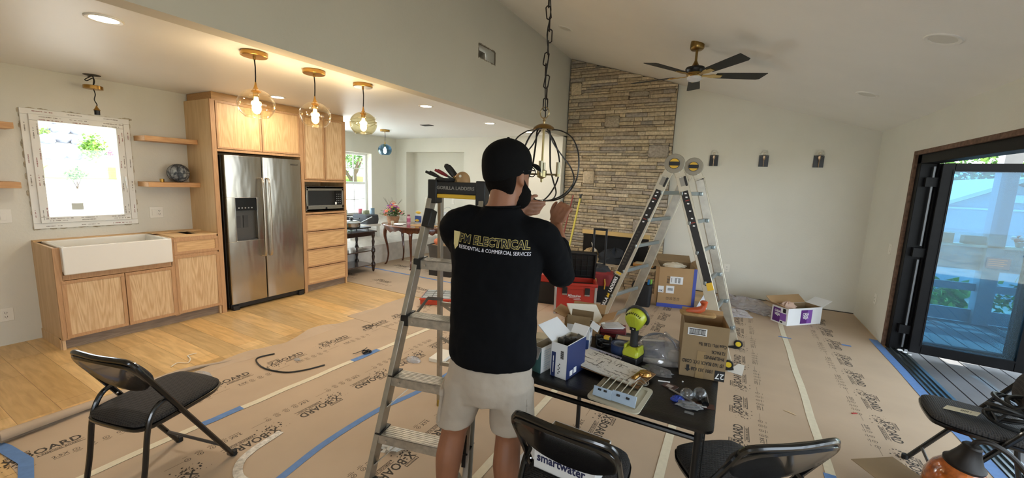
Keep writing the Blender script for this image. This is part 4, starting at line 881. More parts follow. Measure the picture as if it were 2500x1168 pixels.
b = B(); b.cyl((0, 0, .138), .025, .025, 18); b.build('cap', mat('cap_dark_red', '#7a3a44', .4), o)
o = thing('snack_bag', 'standing printed snack bag with yellow and blue pictures on the carved table', 'bag', (-5.04, 5.66, .76), 12)
b = B(); b.rings([[(x, y*t, z) for x, y in rrect(w, .06, .02)] for w, t, z in ((.13, .8, 0), (.145, 1, .05), (.14, .7, .16), (.135, .12, .205), (.14, .08, .24))]); b.build('bag_body', mat('bag_white', '#cfd2cd', .35), o, smooth=True)
b = B(); b.box(-.065, .065, -.034, -.031, .03, .15); b.i = 1; b.ball((-.02, -.036, .065), .032, 10, (1.3, .15, .7)); b.ball((0, -.03, .21), .04, 10, (1.4, .2, .6)); b.build('bag_print', [mat('bag_blue', '#2f4a86', .4), mat('bag_yellow', '#d8b23a', .5)], o)
for i, (x, y) in enumerate(((-4.82, 5.66), (-4.74, 5.74), (-4.66, 5.64))):
    b = B(); b.lathe([(.026, 0), (.03, .004), (.034, .10), (.032, .10), (.027, .008), (0, .006)], 18, TR(x, y, .76)); tag(b.build('drinking_glass', clear_glass('tumbler_glass', '#f2f5f5', 1.5, haze=.1), smooth=True), ['clear drinking glass closest to the snack bag', 'clear drinking glass behind the other two', 'clear drinking glass nearest the step ladder'][i], 'glass', 'clear glasses on the carved table')
b = B(); b.box(-4.98, -4.52, 5.36, 5.62, .76, .772); tag(b.build('chopping_board', wood('board_wood', '#a98256', '#c39d6c', 'X', 2, .5), bevel=.004), 'thin wooden board lying on the carved table', 'board')
b = B(); b.rings([[(x*s, y*s, z) for x, y in rrect(.2, .12, .05)] for s, z in ((1, .0), (.95, .02), (.6, .035))], True, True); o = tag(b.build('crumpled_cloth', mat('cloth_white', '#e6e6e4', .9), smooth=True, sub=1), 'white crumpled cloth lying on the carved table below the flowers', 'cloth'); o.location = (-5.14, 5.24, .76)
b = B(); b.lathe([(.06, 0), (.085, .008), (.08, .012), (0, .006)], 24, TR(-5.22, 5.40, .76)); tag(b.build('saucer', white, smooth=True), 'small white saucer beside the pink bottle', 'plate')
lathe_thing('glass_candle', 'small glass candle jar in front of the flower basket', 'candle', clear_glass('candle_glass', '#e7dcc6', 1.5, haze=.5), (-5.30, 5.26, .76), [(.026, 0), (.028, .004), (.028, .06), (0, .06)])
# white pail, black bin with bag
o = thing('white_pail', 'white plastic pail on the shelf behind the step ladder rail', 'bucket', (-4.86, 6.25, .74))
b = B(); b.lathe([(.085, 0), (.1, .005), (.115, .2), (.12, .2), (.12, .215), (.108, .215), (.1, .02), (0, .015)], 28); b.build('pail_body', mat('pail_white', '#d9dee2', .4), o, smooth=True)
b = B(); b.tube([(.118*math.cos(a), .1*math.sin(a)*.4, .21+.1*math.sin(a)) for a in [math.pi*k/12 for k in range(13)]], .003, 6); b.build('pail_handle', mat('pail_wire', '#9a9b9b', .4, .8), o)
o = thing('side_table', 'narrow wooden shelf table against the dining wall behind the worker', 'table', (-4.5, 6.34, 0))
b = B(); b.box(-.5, .5, -.25, .25, .715, .74); b.build('tabletop', wood('shelf_light', '#94714e', '#ad8a63', 'X', 1, .5), o, bevel=.003)
for x in (-.45, .45):
    for y in (-.2, .2): b = B(); b.box(x-.015, x+.015, y-.015, y+.015, 0, .715); b.build('leg', mat('leg_grey', '#6d6a64', .5), o)
lathe_thing('black_jar', 'small black jar next to the white pail', 'jar', black, (-4.62, 6.25, .74), [(.03, 0), (.032, .004), (.032, .09), (.02, .1), (0, .1)])
o = thing('storage_bin', 'dark grey plastic bin on the floor behind the step ladder', 'bin', (-4.15, 5.28, 0), 10)
b = B(); bn = mat('bin_charcoal', '#47443f', .6, noise_=.1)
b.rings([[(x, y, z) for x, y in rrect(w, d, .03)] for w, d, z in ((.36, .28, .10), (.44, .34, .50), (.46, .36, .50), (.46, .36, .52), (.42, .32, .52), (.34, .26, .12))]); b.build('bin_body', bn, o, smooth=True)
b = B(); b.box(-.2, .2, -.15, .15, 0, .10); b.build('lower_crate', mat('crate_black', '#211f1e', .6), o, bevel=.004)
b = B(); b.rings([[(x, y, z) for x, y in rrect(.4, .3, .03)] for z in (.49, .505)]); b.build('packing_fill', mat('kraft_fill', '#b99a78', .9, bump=.6, bscale=30), o)
b = B(); b.ball((.03, .0, .585), .085, 12, (1, 1, .95)); o = tag(b.build('onion_bag', mat('net_bag', '#c7b79d', .8, noise_=.2, nscale=30, bump=.6, bscale=40), smooth=True), 'pale round net bag resting on the dark grey bin', 'bag'); o.location = (-4.10, 5.28, 0)
b = B(); b.ball((0, 0, 0), .06, 12, (1.1, 1, .9)); o = tag(b.build('orange_pouch', mat('pouch_orange', '#c8704a', .7), smooth=True), 'orange pouch in the dark bin beside the pale net bag', 'bag'); o.location = (-4.27, 5.25, .56)
# ============================================================ ladders, chairs, table
alu = mat('ladder_aluminium', '#aba69a', .38, .85, noise_=.12, nscale=14); aluw = mat('step_aluminium', '#b0aba0', .45, .75, noise_=.2, nscale=30)
blackp = mat('black_plastic', '#131313', .45); yellow = mat('ladder_yellow', '#d3a92c', .4); rub = mat('rubber_black', '#0b0b0b', .7)
inkw = mat('lettering_white', '#e6e6e6', .5); gold = mat('lettering_gold', '#b59a3a', .5)
def beam(b, p, q, w, d, side):
    """box bar from p to q; w across along side, d along the third direction"""
    p, q, side = Vector(p), Vector(q), Vector(side).normalized(); t = (q-p).normalized(); side = (side-t*side.dot(t)).normalized(); n = t.cross(side)
    b.rings([[c+side*sx*w/2+n*sy*d/2 for sx, sy in ((-1, -1), (1, -1), (1, 1), (-1, 1))] for c in (p, q)]); return b
def chan(b, p, q, w, d, side, t=.004):
    """C channel: web plus two flanges"""
    p, q, side = Vector(p), Vector(q), Vector(side).normalized(); u = (q-p).normalized(); side = (side-u*side.dot(u)).normalized(); n = u.cross(side)
    beam(b, p, q, w, t, side); o = n*(d/2)
    beam(b, p+side*(w/2-t/2)+o, q+side*(w/2-t/2)+o, t, d, side); beam(b, p-side*(w/2-t/2)+o, q-side*(w/2-t/2)+o, t, d, side); return b
# ---- step ladder
SLx, SLy, SLa = -1.5, 1.32, 13
o = thing('step_ladder', 'aluminium step ladder with black tool tray top standing left of the worker', 'ladder', (SLx, SLy, 0), SLa)
FW, TP = .26, .14           # half widths bottom/top, centre line a=.26
def rail_pt(side, z, front=True):
    t = z/1.5; hw = FW+(TP-FW)*t; a = .26+side*hw; bb = (.46*t) if front else (.83-.27*t); return Vector((a, bb, z))
for sd in (-1, 1):
    b = B(); chan(b, rail_pt(sd, .0), rail_pt(sd, 1.54), .062, -sd*.026, (0, 1, 0)); r_ = b.build('front_rail', alu, o, bevel=.0015)
    b = B(); beam(b, rail_pt(sd, 0)+Vector((0, 0, .0)), rail_pt(sd, .05), .07, .036, (0, 1, 0)); b.build('foot', rub, r_, bevel=.003)
    b = B(); chan(b, rail_pt(sd, .0, False), rail_pt(sd, 1.50, False), .04, -sd*.02, (0, 1, 0)); r_ = b.build('rear_rail', alu, o, bevel=.001)
    b = B(); beam(b, rail_pt(sd, 0, False), rail_pt(sd, .06, False), .05, .03, (0, 1, 0)); b.build('foot', mat('foot_yellow', '#a8892c', .6), r_, bevel=.003)
    b = B(); beam(b, rail_pt(sd, 1.325), rail_pt(sd, 1.425), .072, .045, (0, 1, 0)); b.build('knuckle', blackp, o, bevel=.004)
    z = .80; b = B(); pts = [rail_pt(sd, z)+Vector((-sd*.02, .03, .03)), (rail_pt(sd, z)+rail_pt(sd, z, False))/2+Vector((-sd*.02, 0, .10)), rail_pt(sd, z, False)+Vector((-sd*.01, 0, .03))]
    beam(b, pts[0], pts[1], .02, .004, (0, 1, 0)); beam(b, pts[1], pts[2], .02, .004, (0, 1, 0)); b.build('spreader', mat('spreader_steel', '#6f6b64', .4, .8), o)
for z in (.245, .525, .83, 1.125):
    L0, R0 = rail_pt(-1, z), rail_pt(1, z); xa, xb, y0 = L0.x, R0.x, L0.y-.025
    b = B(); b.box(xa, xb, y0, y0+.09, z+.026, z+.032); b.box(xa, xb, y0, y0+.004, z-.018, z+.032); b.box(xa, xb, y0+.086, y0+.09, z-.01, z+.032)
    st_ = b.build('step', aluw, o, bevel=.0015)
    b = B()
    for k in range(6): b.box(xa+.01, xb-.01, y0+.008+k*.014, y0+.012+k*.014, z+.032, z+.0335)
    b.build('tread', aluw, st_)
    for sd, x in ((-1, xa), (1, xb)):
        b = B(); b.box(x-.016, x+.016, y0-.004, y0+.094, z+.032, z+.037)
        if z > .6: b.box(x-.018, x+.022, y0-.006, y0+.02, z-.02, z+.035)
        b.build('step_bracket', blackp, st_)
        b = B()
        for dy in (.02, .06): b.cyl((x+sd*.004, y0+dy, z+.0), .006, .006, 8, rot(0, 90*sd, 0))
        b.cyl((x-sd*.05, y0-.003, z+.005), .006, .004, 8, rot(90, 0, 0)); b.build('rivet', mat('rivet', '#c8c8c4', .3, 1), st_, smooth=True)
    if z < .6:
        for sd in (-1, 1):
            b = B(); p = rail_pt(sd, z-.13); q = Vector((rail_pt(sd, z).x-sd*.11, rail_pt(sd, z).y+.02, z-.01)); beam(b, p, q, .024, .004, (0, 1, 0)); b.build('gusset', alu, o)
for z in (.35, .8):
    b = B(); p, q = rail_pt(-1, z, False), rail_pt(1, z, False); beam(b, p, q, .025, .018, (0, 0, 1)); b.build('rear_brace', alu, o)
b = B(); beam(b, rail_pt(-1, .55, False), rail_pt(1, .35, False), .02, .006, (0, 0, 1)); beam(b, rail_pt(1, .55, False), rail_pt(-1, .8, False), .02, .006, (0, 0, 1)); b.build('rear_brace', alu, o)
# top cap tray
TX0, TX1, TY0, TY1, TZ = .10, .43, .43, .64, 1.572
b = B(); b.box(TX0, TX1, TY0, TY1, TZ-.03, TZ-.02); b.box(TX0, TX1, TY0, TY0+.012, TZ-.055, TZ+.012); b.box(TX0, TX1, TY1-.012, TY1, TZ-.05, TZ+.012); b.box(TX0, TX0+.02, TY0, TY1, TZ-.05, TZ+.02); b.box(TX1-.02, TX1, TY0, TY1, TZ-.05, TZ+.02)
b.box(TX0-.004, TX0+.05, TY0-.006, TY0+.07, TZ-.11, TZ+.022); b.box(TX1-.05, TX1+.004, TY0-.006, TY0+.07, TZ-.11, TZ+.022)
cap_ = b.build('top_tray', blackp, o, bevel=.005)
b = B(); b.box(TX0+.05, TX1-.05, TY0-.002, TY0+.03, TZ-.078, TZ-.056); b.build('tray_edge', yellow, cap_, bevel=.004)
b = B(); b.text('GORILLA LADDERS', .026, frame((.26, TY0-.001, TZ-.022), (1, 0, 0), (0, 0, 1)), .0006, bold=.0004); b.build('lettering', mat('worn_grey', '#8d8a84', .7), cap_)
b = B(); M = frame(rail_pt(1, .42)+Vector((0, -.031, 0)), rail_pt(1, 1)-rail_pt(1, .3), (-1, 0, 0)); 
b = B(); p, q = rail_pt(1, .22)+Vector((0, -.033, 0)), rail_pt(1, .36)+Vector((0, -.033, 0)); beam(b, p, q, .02, .001, (1, 0, 0)); b.build('rail_label', blackp, o)
def at_sl(a, bb, z): 
    c, s = math.cos(R(SLa)), math.sin(R(SLa)); return (SLx+a*c-bb*s, SLy+a*s+bb*c, z)
# tools on the ladder top
def plier(label, p, rz, ry, m1, name='pliers', cat='pliers'):
    o = thing(name, label, cat, p, rz, 'hand tools on the ladder tray'); o.rotation_euler[1] = R(ry); o.scale = (.78, .9, .9)
    for s in (-1, 1): b = B(); b.tube([(-.10, .028*s, 0), (-.06, .022*s, 0), (-.02, .012*s, 0), (0, .002*s, 0)], [.008, .0095, .008, .006], 8); b.build('handle', m1, o, smooth=True)
    b = B(); b.rings([[(x, y, z) for y, z in ((-w, -.006), (w, -.006), (w, .006), (-w, .006))] for x, w in ((-.005, .012), (.02, .016), (.05, .010), (.075, .003))]); b.build('jaw', mat('tool_steel', '#4a4744', .4, .9), o, bevel=.001)
gripb = mat('grip_black', '#171615', .55); gripr = mat('grip_red', '#8e2a2f', .5)
plier('black handled pliers pointing left on the ladder tray', at_sl(.14, .48, TZ+.035), SLa+0, 22, gripb); plier('red handled pliers between black ones on the ladder tray', at_sl(.175, .52, TZ+.042), SLa+8, 26, gripr)
for i, (a, bb, ry, lb) in enumerate(((.215, .48, 52, 'black screwdriver standing highest on the ladder tray'), (.20, .55, 45, 'black screwdriver behind the red pliers on the ladder tray'))):
    o = thing('screwdriver', lb, 'screwdriver', at_sl(a-.01, bb, TZ+.07), SLa, 'hand tools on the ladder tray'); o.rotation_euler[1] = R(ry); o.scale = (.8, .9, .9)
    b = B(); b.tube([(-.06, 0, 0), (-.05, 0, 0), (-.02, 0, 0), (.03, 0, 0), (.045, 0, 0)], [.008, .0165, .018, .014, .01], 10); b.build('handle', gripb, o, smooth=True)
    b = B(); b.tube([(.045, 0, 0), (.058, 0, 0)], .008, 8); b.tube([(.05, 0, 0), (.105, 0, 0)], .0035, 8); b.build('shaft', brassd, o, smooth=True)
b = B(); b.box(-.07, .07, -.05, .05, 0, .03, TR(0, 0, 0, az=20)); b.box(-.05, .04, -.08, .03, .03, .05, TR(0, 0, 0, az=-25)); o = tag(b.build('tool_pouch', mat('pouch_black', '#1b1a19', .8), bevel=.008, smooth=True), 'low black tool pouch under the pliers on the ladder tray', 'pouch'); o.location = at_sl(.2, .51, TZ-.018); o.rotation_euler[2] = R(SLa)
M = TR(*at_sl(.27, .49, TZ-.016), az=SLa-12) @ TR(0, 0, .03, ax=82)
o = thing('brass_canopy_disc', 'tan round canopy disc with a white hole standing on the ladder tray', 'canopy', (0, 0, 0)); b = B(M); b.lathe([(.0, .018), (.03, .016), (.052, .006), (.058, -.002), (.056, -.004), (0, -.004)], 32); b.build('disc', mat('tan_disc', '#b7956b', .35, .3), o, smooth=True)
b = B(M); b.cyl((0, .03, .0165), .008, .002, 14); b.build('disc_hole', mat('hole_pale', '#e8e8de', .5), o)
# ---- articulated ladder
o = thing('articulated_ladder', 'tall aluminium articulated ladder with black and yellow hinges straddling the tool pile', 'ladder', (0, 0, 0))
alw = mat('ladder_cream_aluminium', '#bdb5a2', .4, .55, noise_=.06, nscale=10); alg = mat('rung_aluminium', '#9aa3a4', .35, .8)
N1, N2 = Vector((-.52, 4.05, 1.80)), Vector((-.40, 4.56, 1.80))
secs = {'left': (Vector((-1.17, 3.97, 0)), Vector((-1.0, 4.52, 0))), 'right': (Vector((.10, 3.95, 0)), Vector((.15, 4.55, 0)))}
Lb = mat('label_black', '#17130f', .5)
for nm, (f1, f2) in secs.items():
    sx = -1 if nm == 'left' else 1
    for (top, ft, near) in ((N1, f1, 1), (N2, f2, 0)):
        d = (ft-top).normalized(); top_ = top+d*.1+Vector((sx*.035, 0, 0)); L = (ft-top_).length
        b = B(); beam(b, top_, ft, .095, .034, (1, 0, 0)); r_ = b.build('outer_rail', alw, o, bevel=.003)
        b = B(); ofs = Vector((-sx*.0, .034 if near else -.034, 0)); beam(b, top_+d*.02+ofs, ft-d*.18+ofs, .075, .026, (1, 0, 0)); b.build('inner_rail', alu, r_, bevel=.002)
        b = B(); side = Vector((1, 0, 0)); side = (side-d*side.dot(d)).normalized()
        b = B(); beam(b, ft-d*.04, ft, .1, .035, (1, 0, 0)); b.build('foot', rub, r_, bevel=.003)
        b = B(); beam(b, top_+d*.01, top_+d*.095, .05, .035, (1, 0, 0)); b.i = 1; beam(b, top_+d*.008+side*.028, top_+d*.1+side*.028, .02, .045, (1, 0, 0)); b.build('lock_knob', [mat('knob_grey', '#8f8b82', .4, .5), blackp], r_, bevel=.004)
        if near:
            n_ = Vector((0, -.0185, 0)); b = B(); a0, a1 = ((.14, 1.02) if nm == 'left' else (.14, 1.02)); beam(b, top_+d*a0+n_-side*sx*.006, top_+d*a1+n_-side*sx*.006, .062, .002, (1, 0, 0))
            if nm == 'left': beam(b, top_+d*1.06+n_, top_+d*1.5+n_, .062, .002, (1, 0, 0))
            b.i = 1; up = -d if nm == 'left' else -d
            for a in (.165, .2, .26, .33, .4, .47):
                p = top_+d*a+n_+Vector((0, -.0012, 0)); b.cbox(p, (.018, .001, .012))
            b.i = 2; 
            for a in (.23, .44): beam(b, top_+d*a+n_+Vector((0, -.0013, 0))-side*.018, top_+d*a+n_+Vector((0, -.0013, 0))+side*.018, .008, .001, d)
            b.i = 3; beam(b, top_+d*1.035+n_-side*.026, top_+d*1.035+n_+side*.026, .02 if nm == 'left' else .07, .0022, d)
            if nm == 'left':
                beam(b, top_+d*1.515+n_-side*.026, top_+d*1.515+n_+side*.026, .006, .0022, d)
                b.i = 1; v = Vector((0, -1, 0)).cross(-d)
                b.text('GORILLA', .044, frame(top_+d*1.40+n_*1.12, -d, v), .0005, bold=.0011, sx=.92); b.text('LADDERS', .044, frame(top_+d*1.165+n_*1.12, -d, v), .0005, bold=.0011, sx=.92)
                b.i = 3; b.prism([(-.014, -.014), (.014, -.014), (0, .016)], 0, .001, frame(top_+d*1.283+n_*1.1, v, d)); b.prism([(-.016, -.012), (.016, -.012), (0, .018)], 0, .0006, frame(top_+d*1.30+n_*1.1, -d, v))
                b.i = 4
                for q in range(11): b.cbox(top_+d*(.58+.035*q)+n_+Vector((0, -.0013, 0)), (.03-.004*(q % 3), .001, .02))
            b.build('rail_label', [Lb, inkw, mat('label_red', '#8a3226', .5), yellow, mat('label_dim', '#37312b', .5)], r_)
        else:
            n_ = Vector((0, -.0185, 0)); b = B(); q = top_+d*.17+n_; beam(b, q, q+d*.1, .045, .002, (1, 0, 0)); b.i = 1; b.cbox(q+d*.05+Vector((0, -.002, 0)), (.02, .001, .02), rot(0, 45, 0)); b.i = 2; beam(b, top_+d*.33+n_, top_+d*.38+n_, .04, .002, (1, 0, 0)); b.build('rail_label', [mat('label_grey', '#77736c', .5), inkw, Lb], r_)
    # rungs
    for k in range(6):
        t = .14+.147*k; a = N1+(f1-N1)*t; c = N2+(f2-N2)*t
        if k == 0: t = .12
        ex = (c-a).normalized()*.02; b = B(); beam(b, a-ex, c+ex, .036, .03, (0, 0, 1)); b.build('rung', alg, o, bevel=.005)
        if nm == 'right': b = B(); beam(b, c-ex*3+Vector((.03, 0, 0)), c+Vector((.045, 0, 0)), .04, .03, (0, 0, 1)); b.build('rung_end', alg, o, bevel=.006)
    if nm == 'right':
        for (ft, lb) in ((f1, 0), (f2, 1)):
            p = ft+Vector((.0+.03*lb, -.03, .065)); b = B(); b.tube([p+Vector((.032*math.cos(a), 0, .032*math.sin(a))) for a in [2*math.pi*i/24 for i in range(24)]], .009, 8, closed=True); w_ = b.build('wheel_tyre', rub, o, smooth=True)
            b = B(); b.lathe([(.0, -.008), (.010, -.01), (.025, -.006), (.029, 0), (.025, .006), (0, .008)], 24, Matrix.Translation(p) @ rot(90, 0, 0)); b.build('wheel_hub', mat('hub_yellow', '#d8bd2e', .45), w_, smooth=True)
for (n_, nm, yy) in ((N1, 'near', -1), (N2, 'far', 1)):
    M = Matrix.Translation(n_+Vector((0, 0, .02))) @ rot(90, 0, 0)
    b = B(M); b.cyl((0, 0, -.02), .09, .04, 28); h_ = b.build('hinge', mat('hinge_plate', '#928c7f', .5, .5), o, bevel=.004, smooth=True)
    b = B(M); b.cyl((0, 0, .018), .048, .012, 24); b.build('hinge_button', blackp, h_, smooth=True)
    b = B(M); b.rings([[(.044*math.cos(a), .044*math.sin(a), z) for a in [R(25+130*i/10) for i in range(11)]] for z in (.028, .033)]); b.rings([[(.044*math.cos(a), .044*math.sin(a), z) for a in [R(205+130*i/10) for i in range(11)]] for z in (.028, .033)]); b.build('hinge_release', yellow, h_)
    for sx in (-1, 1):
        f_ = secs['left' if sx < 0 else 'right'][0 if nm == 'near' else 1]; d = (f_-n_).normalized(); b = B(); beam(b, n_+d*.02+Vector((sx*.02, 0, 0)), n_+d*.16+Vector((sx*.035, 0, 0)), .085, .032, (1, 0, 0)); b.build('hinge_bracket', alw, h_, bevel=.004)
        b = B()
        for q in (.06, .11): b.cyl(n_+d*q+Vector((sx*.03, -.016, 0)), .005, .004, 8, rot(90, 0, 0))
        b.build('rivet', mat('rivet', '#c8c8c4', .3, 1), h_)
# ---- folding card table
o = thing('card_table', 'black square folding card table heaped with boxes and tools', 'table', (-.41, 2.01, 0))
b = B(); P = rrect(.86, .86, .045, 5); P2 = rrect(.84, .84, .04, 5); P3 = rrect(.79, .79, .03, 5)
b.rings([[(x, y, z) for x, y in q] for q, z in ((P2, .686), (P, .690), (P, .702), (P2, .708), (P3, .709), (P3, .7085))]); b.build('tabletop', mat('vinyl_black', '#0d0d0d', .33, noise_=.3, nscale=6, bump=.15, bscale=140), o, smooth=True)
b = B()
for y in (-.375, .375): b.tube([(-.36, y, .632), (.39, y, .632)], .0115, 8)
for x in (-.36, .39): b.tube([(x, -.375, .632), (x, .375, .632)], .009, 8)
b.build('support_rail', black, o, smooth=True)
for x in (-.345, .378):
    for y in (-.38, .38): b = B(); b.tube([(x, y, .0), (x, y, .688)], .0135, 12); b.build('leg', black, o, smooth=True)
b = B(); b.tube([(.40, -.36, .69), (.40, -.365, .35)], .003, 5); b.build('leg_strap', black, o)
# ---- folding chairs
def seat_fabric():
    m = bpy.data.materials.new('dotted_seat_fabric'); m.use_nodes = True; nt = m.node_tree; N = nt.nodes; L = nt.links; q = N['Principled BSDF']
    tc = N.new('ShaderNodeTexCoord'); v = N.new('ShaderNodeTexBrick'); v.inputs['Scale'].default_value = 1; v.inputs['Brick Width'].default_value = .014; v.inputs['Row Height'].default_value = .010; v.inputs['Mortar Size'].default_value = .0032; v.inputs['Mortar Smooth'].default_value = 1
    v.inputs['Color1'].default_value = C('#1b1a1a'); v.inputs['Color2'].default_value = C('#242120'); v.inputs['Mortar'].default_value = C('#34302d'); L.new(tc.outputs['Object'], v.inputs['Vector'])
    L.new(v.outputs['Color'], q.inputs['Base Color']); q.inputs['Roughness'].default_value = .8
    bp = N.new('ShaderNodeBump'); bp.inputs['Strength'].default_value = .5; bp.inputs['Distance'].default_value = .004; bp.invert = True; L.new(v.outputs['Fac'], bp.inputs['Height']); L.new(bp.outputs[0], q.inputs['Normal']); return m
fab = seat_fabric(); gloss = mat('chair_gloss_black', '#0c0c0d', .22, coat=.3)
def chair(label, x, y, rz):
    o = thing('folding_chair', label, 'chair', (x, y, 0), rz, 'black metal folding chairs')
    H = .74
    def tb(s, t): # main tube point from front foot (t=0) to back top (t=1)
        return Vector((s*.2, -.44*t, H*t))
    b = B(); pts = [tb(-1, 0), tb(-1, .4), tb(-1, .8), tb(-1, .93)]+[Vector((-.185, -.425, H*.985)), Vector((-.15, -.44, H*1.01)), Vector((0, -.452, H*1.012)), Vector((.15, -.44, H*1.01)), Vector((.185, -.425, H*.985))]+[tb(1, .93), tb(1, .8), tb(1, .4), tb(1, 0)]
    b.tube(spline(pts, 4), .0125, 10, up=None); b.build('main_frame', gloss, o, smooth=True)
    for s in (-1, 1):
        b = B(); b.tube(spline([(s*.178, -.46, 0), (s*.178, -.42, .2), (s*.178, -.395, .38), (s*.178, -.37, .46), (s*.182, -.335, .50), (s*.188, -.29, .51)], 5), .012, 10); b.build('rear_leg', gloss, o, smooth=True)
        b = B(); b.cyl((s*.2, 0, 0), .017, .03, 12); b.build('rubber_foot', rub, o); b = B(); b.cyl((s*.178, -.46, 0), .016, .028, 12); b.build('rubber_foot', rub, o)
        b = B(); b.ball((s*.2, -.44*.86, H*.865+.0), .006, 8); b.ball((s*.186, -.28, .46), .006, 8); b.build('rivet', mat('chair_rivet', '#b8b8bc', .2, 1), o, smooth=True)
    b = B(); b.tube([(-.178, -.445, .10), (.178, -.445, .10)], .008, 8); b.build('cross_bar', mat('bar_grey', '#4c4743', .5, .3), o, smooth=True)
    b = B(); b.tube([tb(-1, .14), tb(1, .14)], .008, 8); b.build('cross_bar', mat('bar_grey', '#4c4743', .5, .3), o, smooth=True)
    # seat: rounded trapezoid with pad
    S = [(-.12, .0), (-.155, -.03), (-.178, -.10), (-.185, -.33), (-.165, -.40), (-.10, -.425), (.10, -.425), (.165, -.40), (.185, -.33), (.178, -.10), (.155, -.03), (.12, .0), (0, .01)][::-1]
    S = [(p.x, p.y) for p in spline([(x, y, 0) for x, y in S], 3, True)]
    def sl(s, z): return [(x*s, (y+.2)*s-.2, z+(.02 if y > -.05 else 0)*0+.44-.02*((-y)/.42)) for x, y in S]
    b = B(); b.rings([sl(1, -.028), sl(1.03, -.018), sl(1.03, -.008), sl(.99, -.004)]); b.build('seat_pan', gloss, o, smooth=True)
    b = B(); b.rings([sl(.97, -.008), sl(1.0, .0), sl(1.0, .010), sl(.95, .020), sl(.8, .026)]); b.build('seat_pad', fab, o, smooth=True)
    # backrest: curved shell behind with pad in front
    M = Matrix.Translation((0, -.44*.865, H*.865)) @ rot(-30.7+90, 0, 0)
    Q = [(-.208, .04), (-.175, .105), (-.06, .124), (.06, .124), (.175, .105), (.208, .04), (.195, -.02), (.13, -.075), (.05, -.095), (-.05, -.095), (-.13, -.075), (-.19, -.02)]
    Q = [(p.x, p.y) for p in spline([(x, y, 0) for x, y in Q], 3, True)]
    M = frame((0, -.44*.865, H*.865), (1, 0, 0), (0, -.511, .86))
    def q(s, z): return [M @ Vector((x*s, y*s, -z-.25*x*x+.012)) for x, y in Q]
    b = B(); b.rings([q(.80, -.010), q(.93, -.014), q(1.0, -.008), q(1.0, .0), q(.96, .004)]); b.build('backrest_shell', gloss, o, smooth=True)
    b = B(); b.rings([q(.97, .003), q(1.0, .008), q(.99, .018), q(.93, .026), q(.7, .03)]); b.build('backrest_pad', fab, o, smooth=True)
    return o
ch1 = chair('black folding chair standing alone at the lower left of the floor', -2.535, 1.05, 14.5)
ch2 = dup(ch1, (-.44, 1.68, 0), -2, 'black folding chair in front of the table holding the open water carton')
ch3 = dup(ch1, (-.01, 1.93, 0), 39, 'empty black folding chair in the foreground right of the card table')
ch4 = dup(ch1, (1.055, 2.99, 0), 83, 'black folding chair at the right edge holding the black cables')
# ============================================================ the worker
skin = mat('skin', '#87593f', .55, noise_=.08, nscale=14); shirtm = mat('shirt_black', '#08090c', .9, bump=.12, bscale=30, spec=.12); shortm = mat('shorts_khaki', '#a3988a', .85, noise_=.04, nscale=10, bump=.12, bscale=40)
hairm = mat('hair_black', '#0d0b0a', .9, bump=.4, bscale=200, spec=.1); capm = mat('cap_black', '#0b0b0c', .9, bump=.1, bscale=120, spec=.12)
man = thing('person', 'worker in black printed t-shirt, khaki shorts and cap, reaching up to the chandelier', 'person', (-.90, 1.42, 0), 20)
def limb(b, pts, rad, n=14, flat=1.0, sub=4, up=None):
    S = spline(pts, sub); L = len(pts)-1; rr = []
    for i in range(len(S)):
        k = min(i//sub, L-1); t = (i-k*sub)/sub; rr.append(rad[k]*(1-t)+rad[min(k+1, L)]*t)
    # domed ends
    d0 = (Vector(S[0])-Vector(S[1])).normalized(); d1 = (Vector(S[-1])-Vector(S[-2])).normalized()
    P = [Vector(S[0])+d0*rr[0]*.85]+S+[Vector(S[-1])+d1*rr[-1]*.85]; rr = [rr[0]*.45]+rr+[rr[-1]*.45]
    b.tube(P, rr, n, flat=flat, up=up)
def ell(b, rows, n=28, dome=0):
    b.rings([[(cx+rx*math.cos(2*math.pi*k/n), cy+ry*math.sin(2*math.pi*k/n), z+tl*math.cos(2*math.pi*k/n)) for k in range(n)] for (cx, cy, z, rx, ry, tl) in rows])
LEGS = {'L': [(-.045, .0, .80), (-.085, .0, .62), (-.12, .015, .47), (-.138, -.01, .34), (-.15, -.005, .2), (-.158, .0, .09)], 'R': [(.125, .0, .80), (.125, .0, .62), (.128, .02, .47), (.128, -.01, .34), (.13, -.005, .2), (.13, .0, .09)]}
b = B()
for k, P in LEGS.items():
    limb(b, P, [.088, .082, .058, .062, .046, .036]); x = P[-1][0]
    s = -1 if k == 'L' else 1
    limb(b, [(x, -.03, .045), (x+s*.01, .05, .04), (x+s*.02, .13, .03)], [.038, .040, .034], flat=.8)
TOR = [(.03, .0, .78, .155, .11, 0), (.035, 0, .9, .16, .12, 0), (.04, 0, 1.05, .155, .105, -.005), (.045, .0, 1.2, .165, .11, -.012), (.05, 0, 1.33, .175, .11, -.02), (.055, 0, 1.42, .16, .09, -.02), (.058, 0, 1.47, .09, .065, -.01), (.062, .0, 1.50, .06, .055, 0)]
ell(b, TOR)
limb(b, [(.062, -.005, 1.46), (.068, .0, 1.52), (.078, .012, 1.59)], [.066, .058, .058], 18)
SH = {'R': [(.20, 0, 1.385), (.275, .02, 1.35), (.325, .12, 1.20), (.315, .22, 1.27), (.285, .335, 1.385)], 'L': [(-.09, 0, 1.425), (-.150, .03, 1.39), (-.12, .22, 1.24), (-.03, .31, 1.33), (.085, .415, 1.45)]}
for k, P in SH.items(): limb(b, P, [.055, .05, .042, .038, .026])
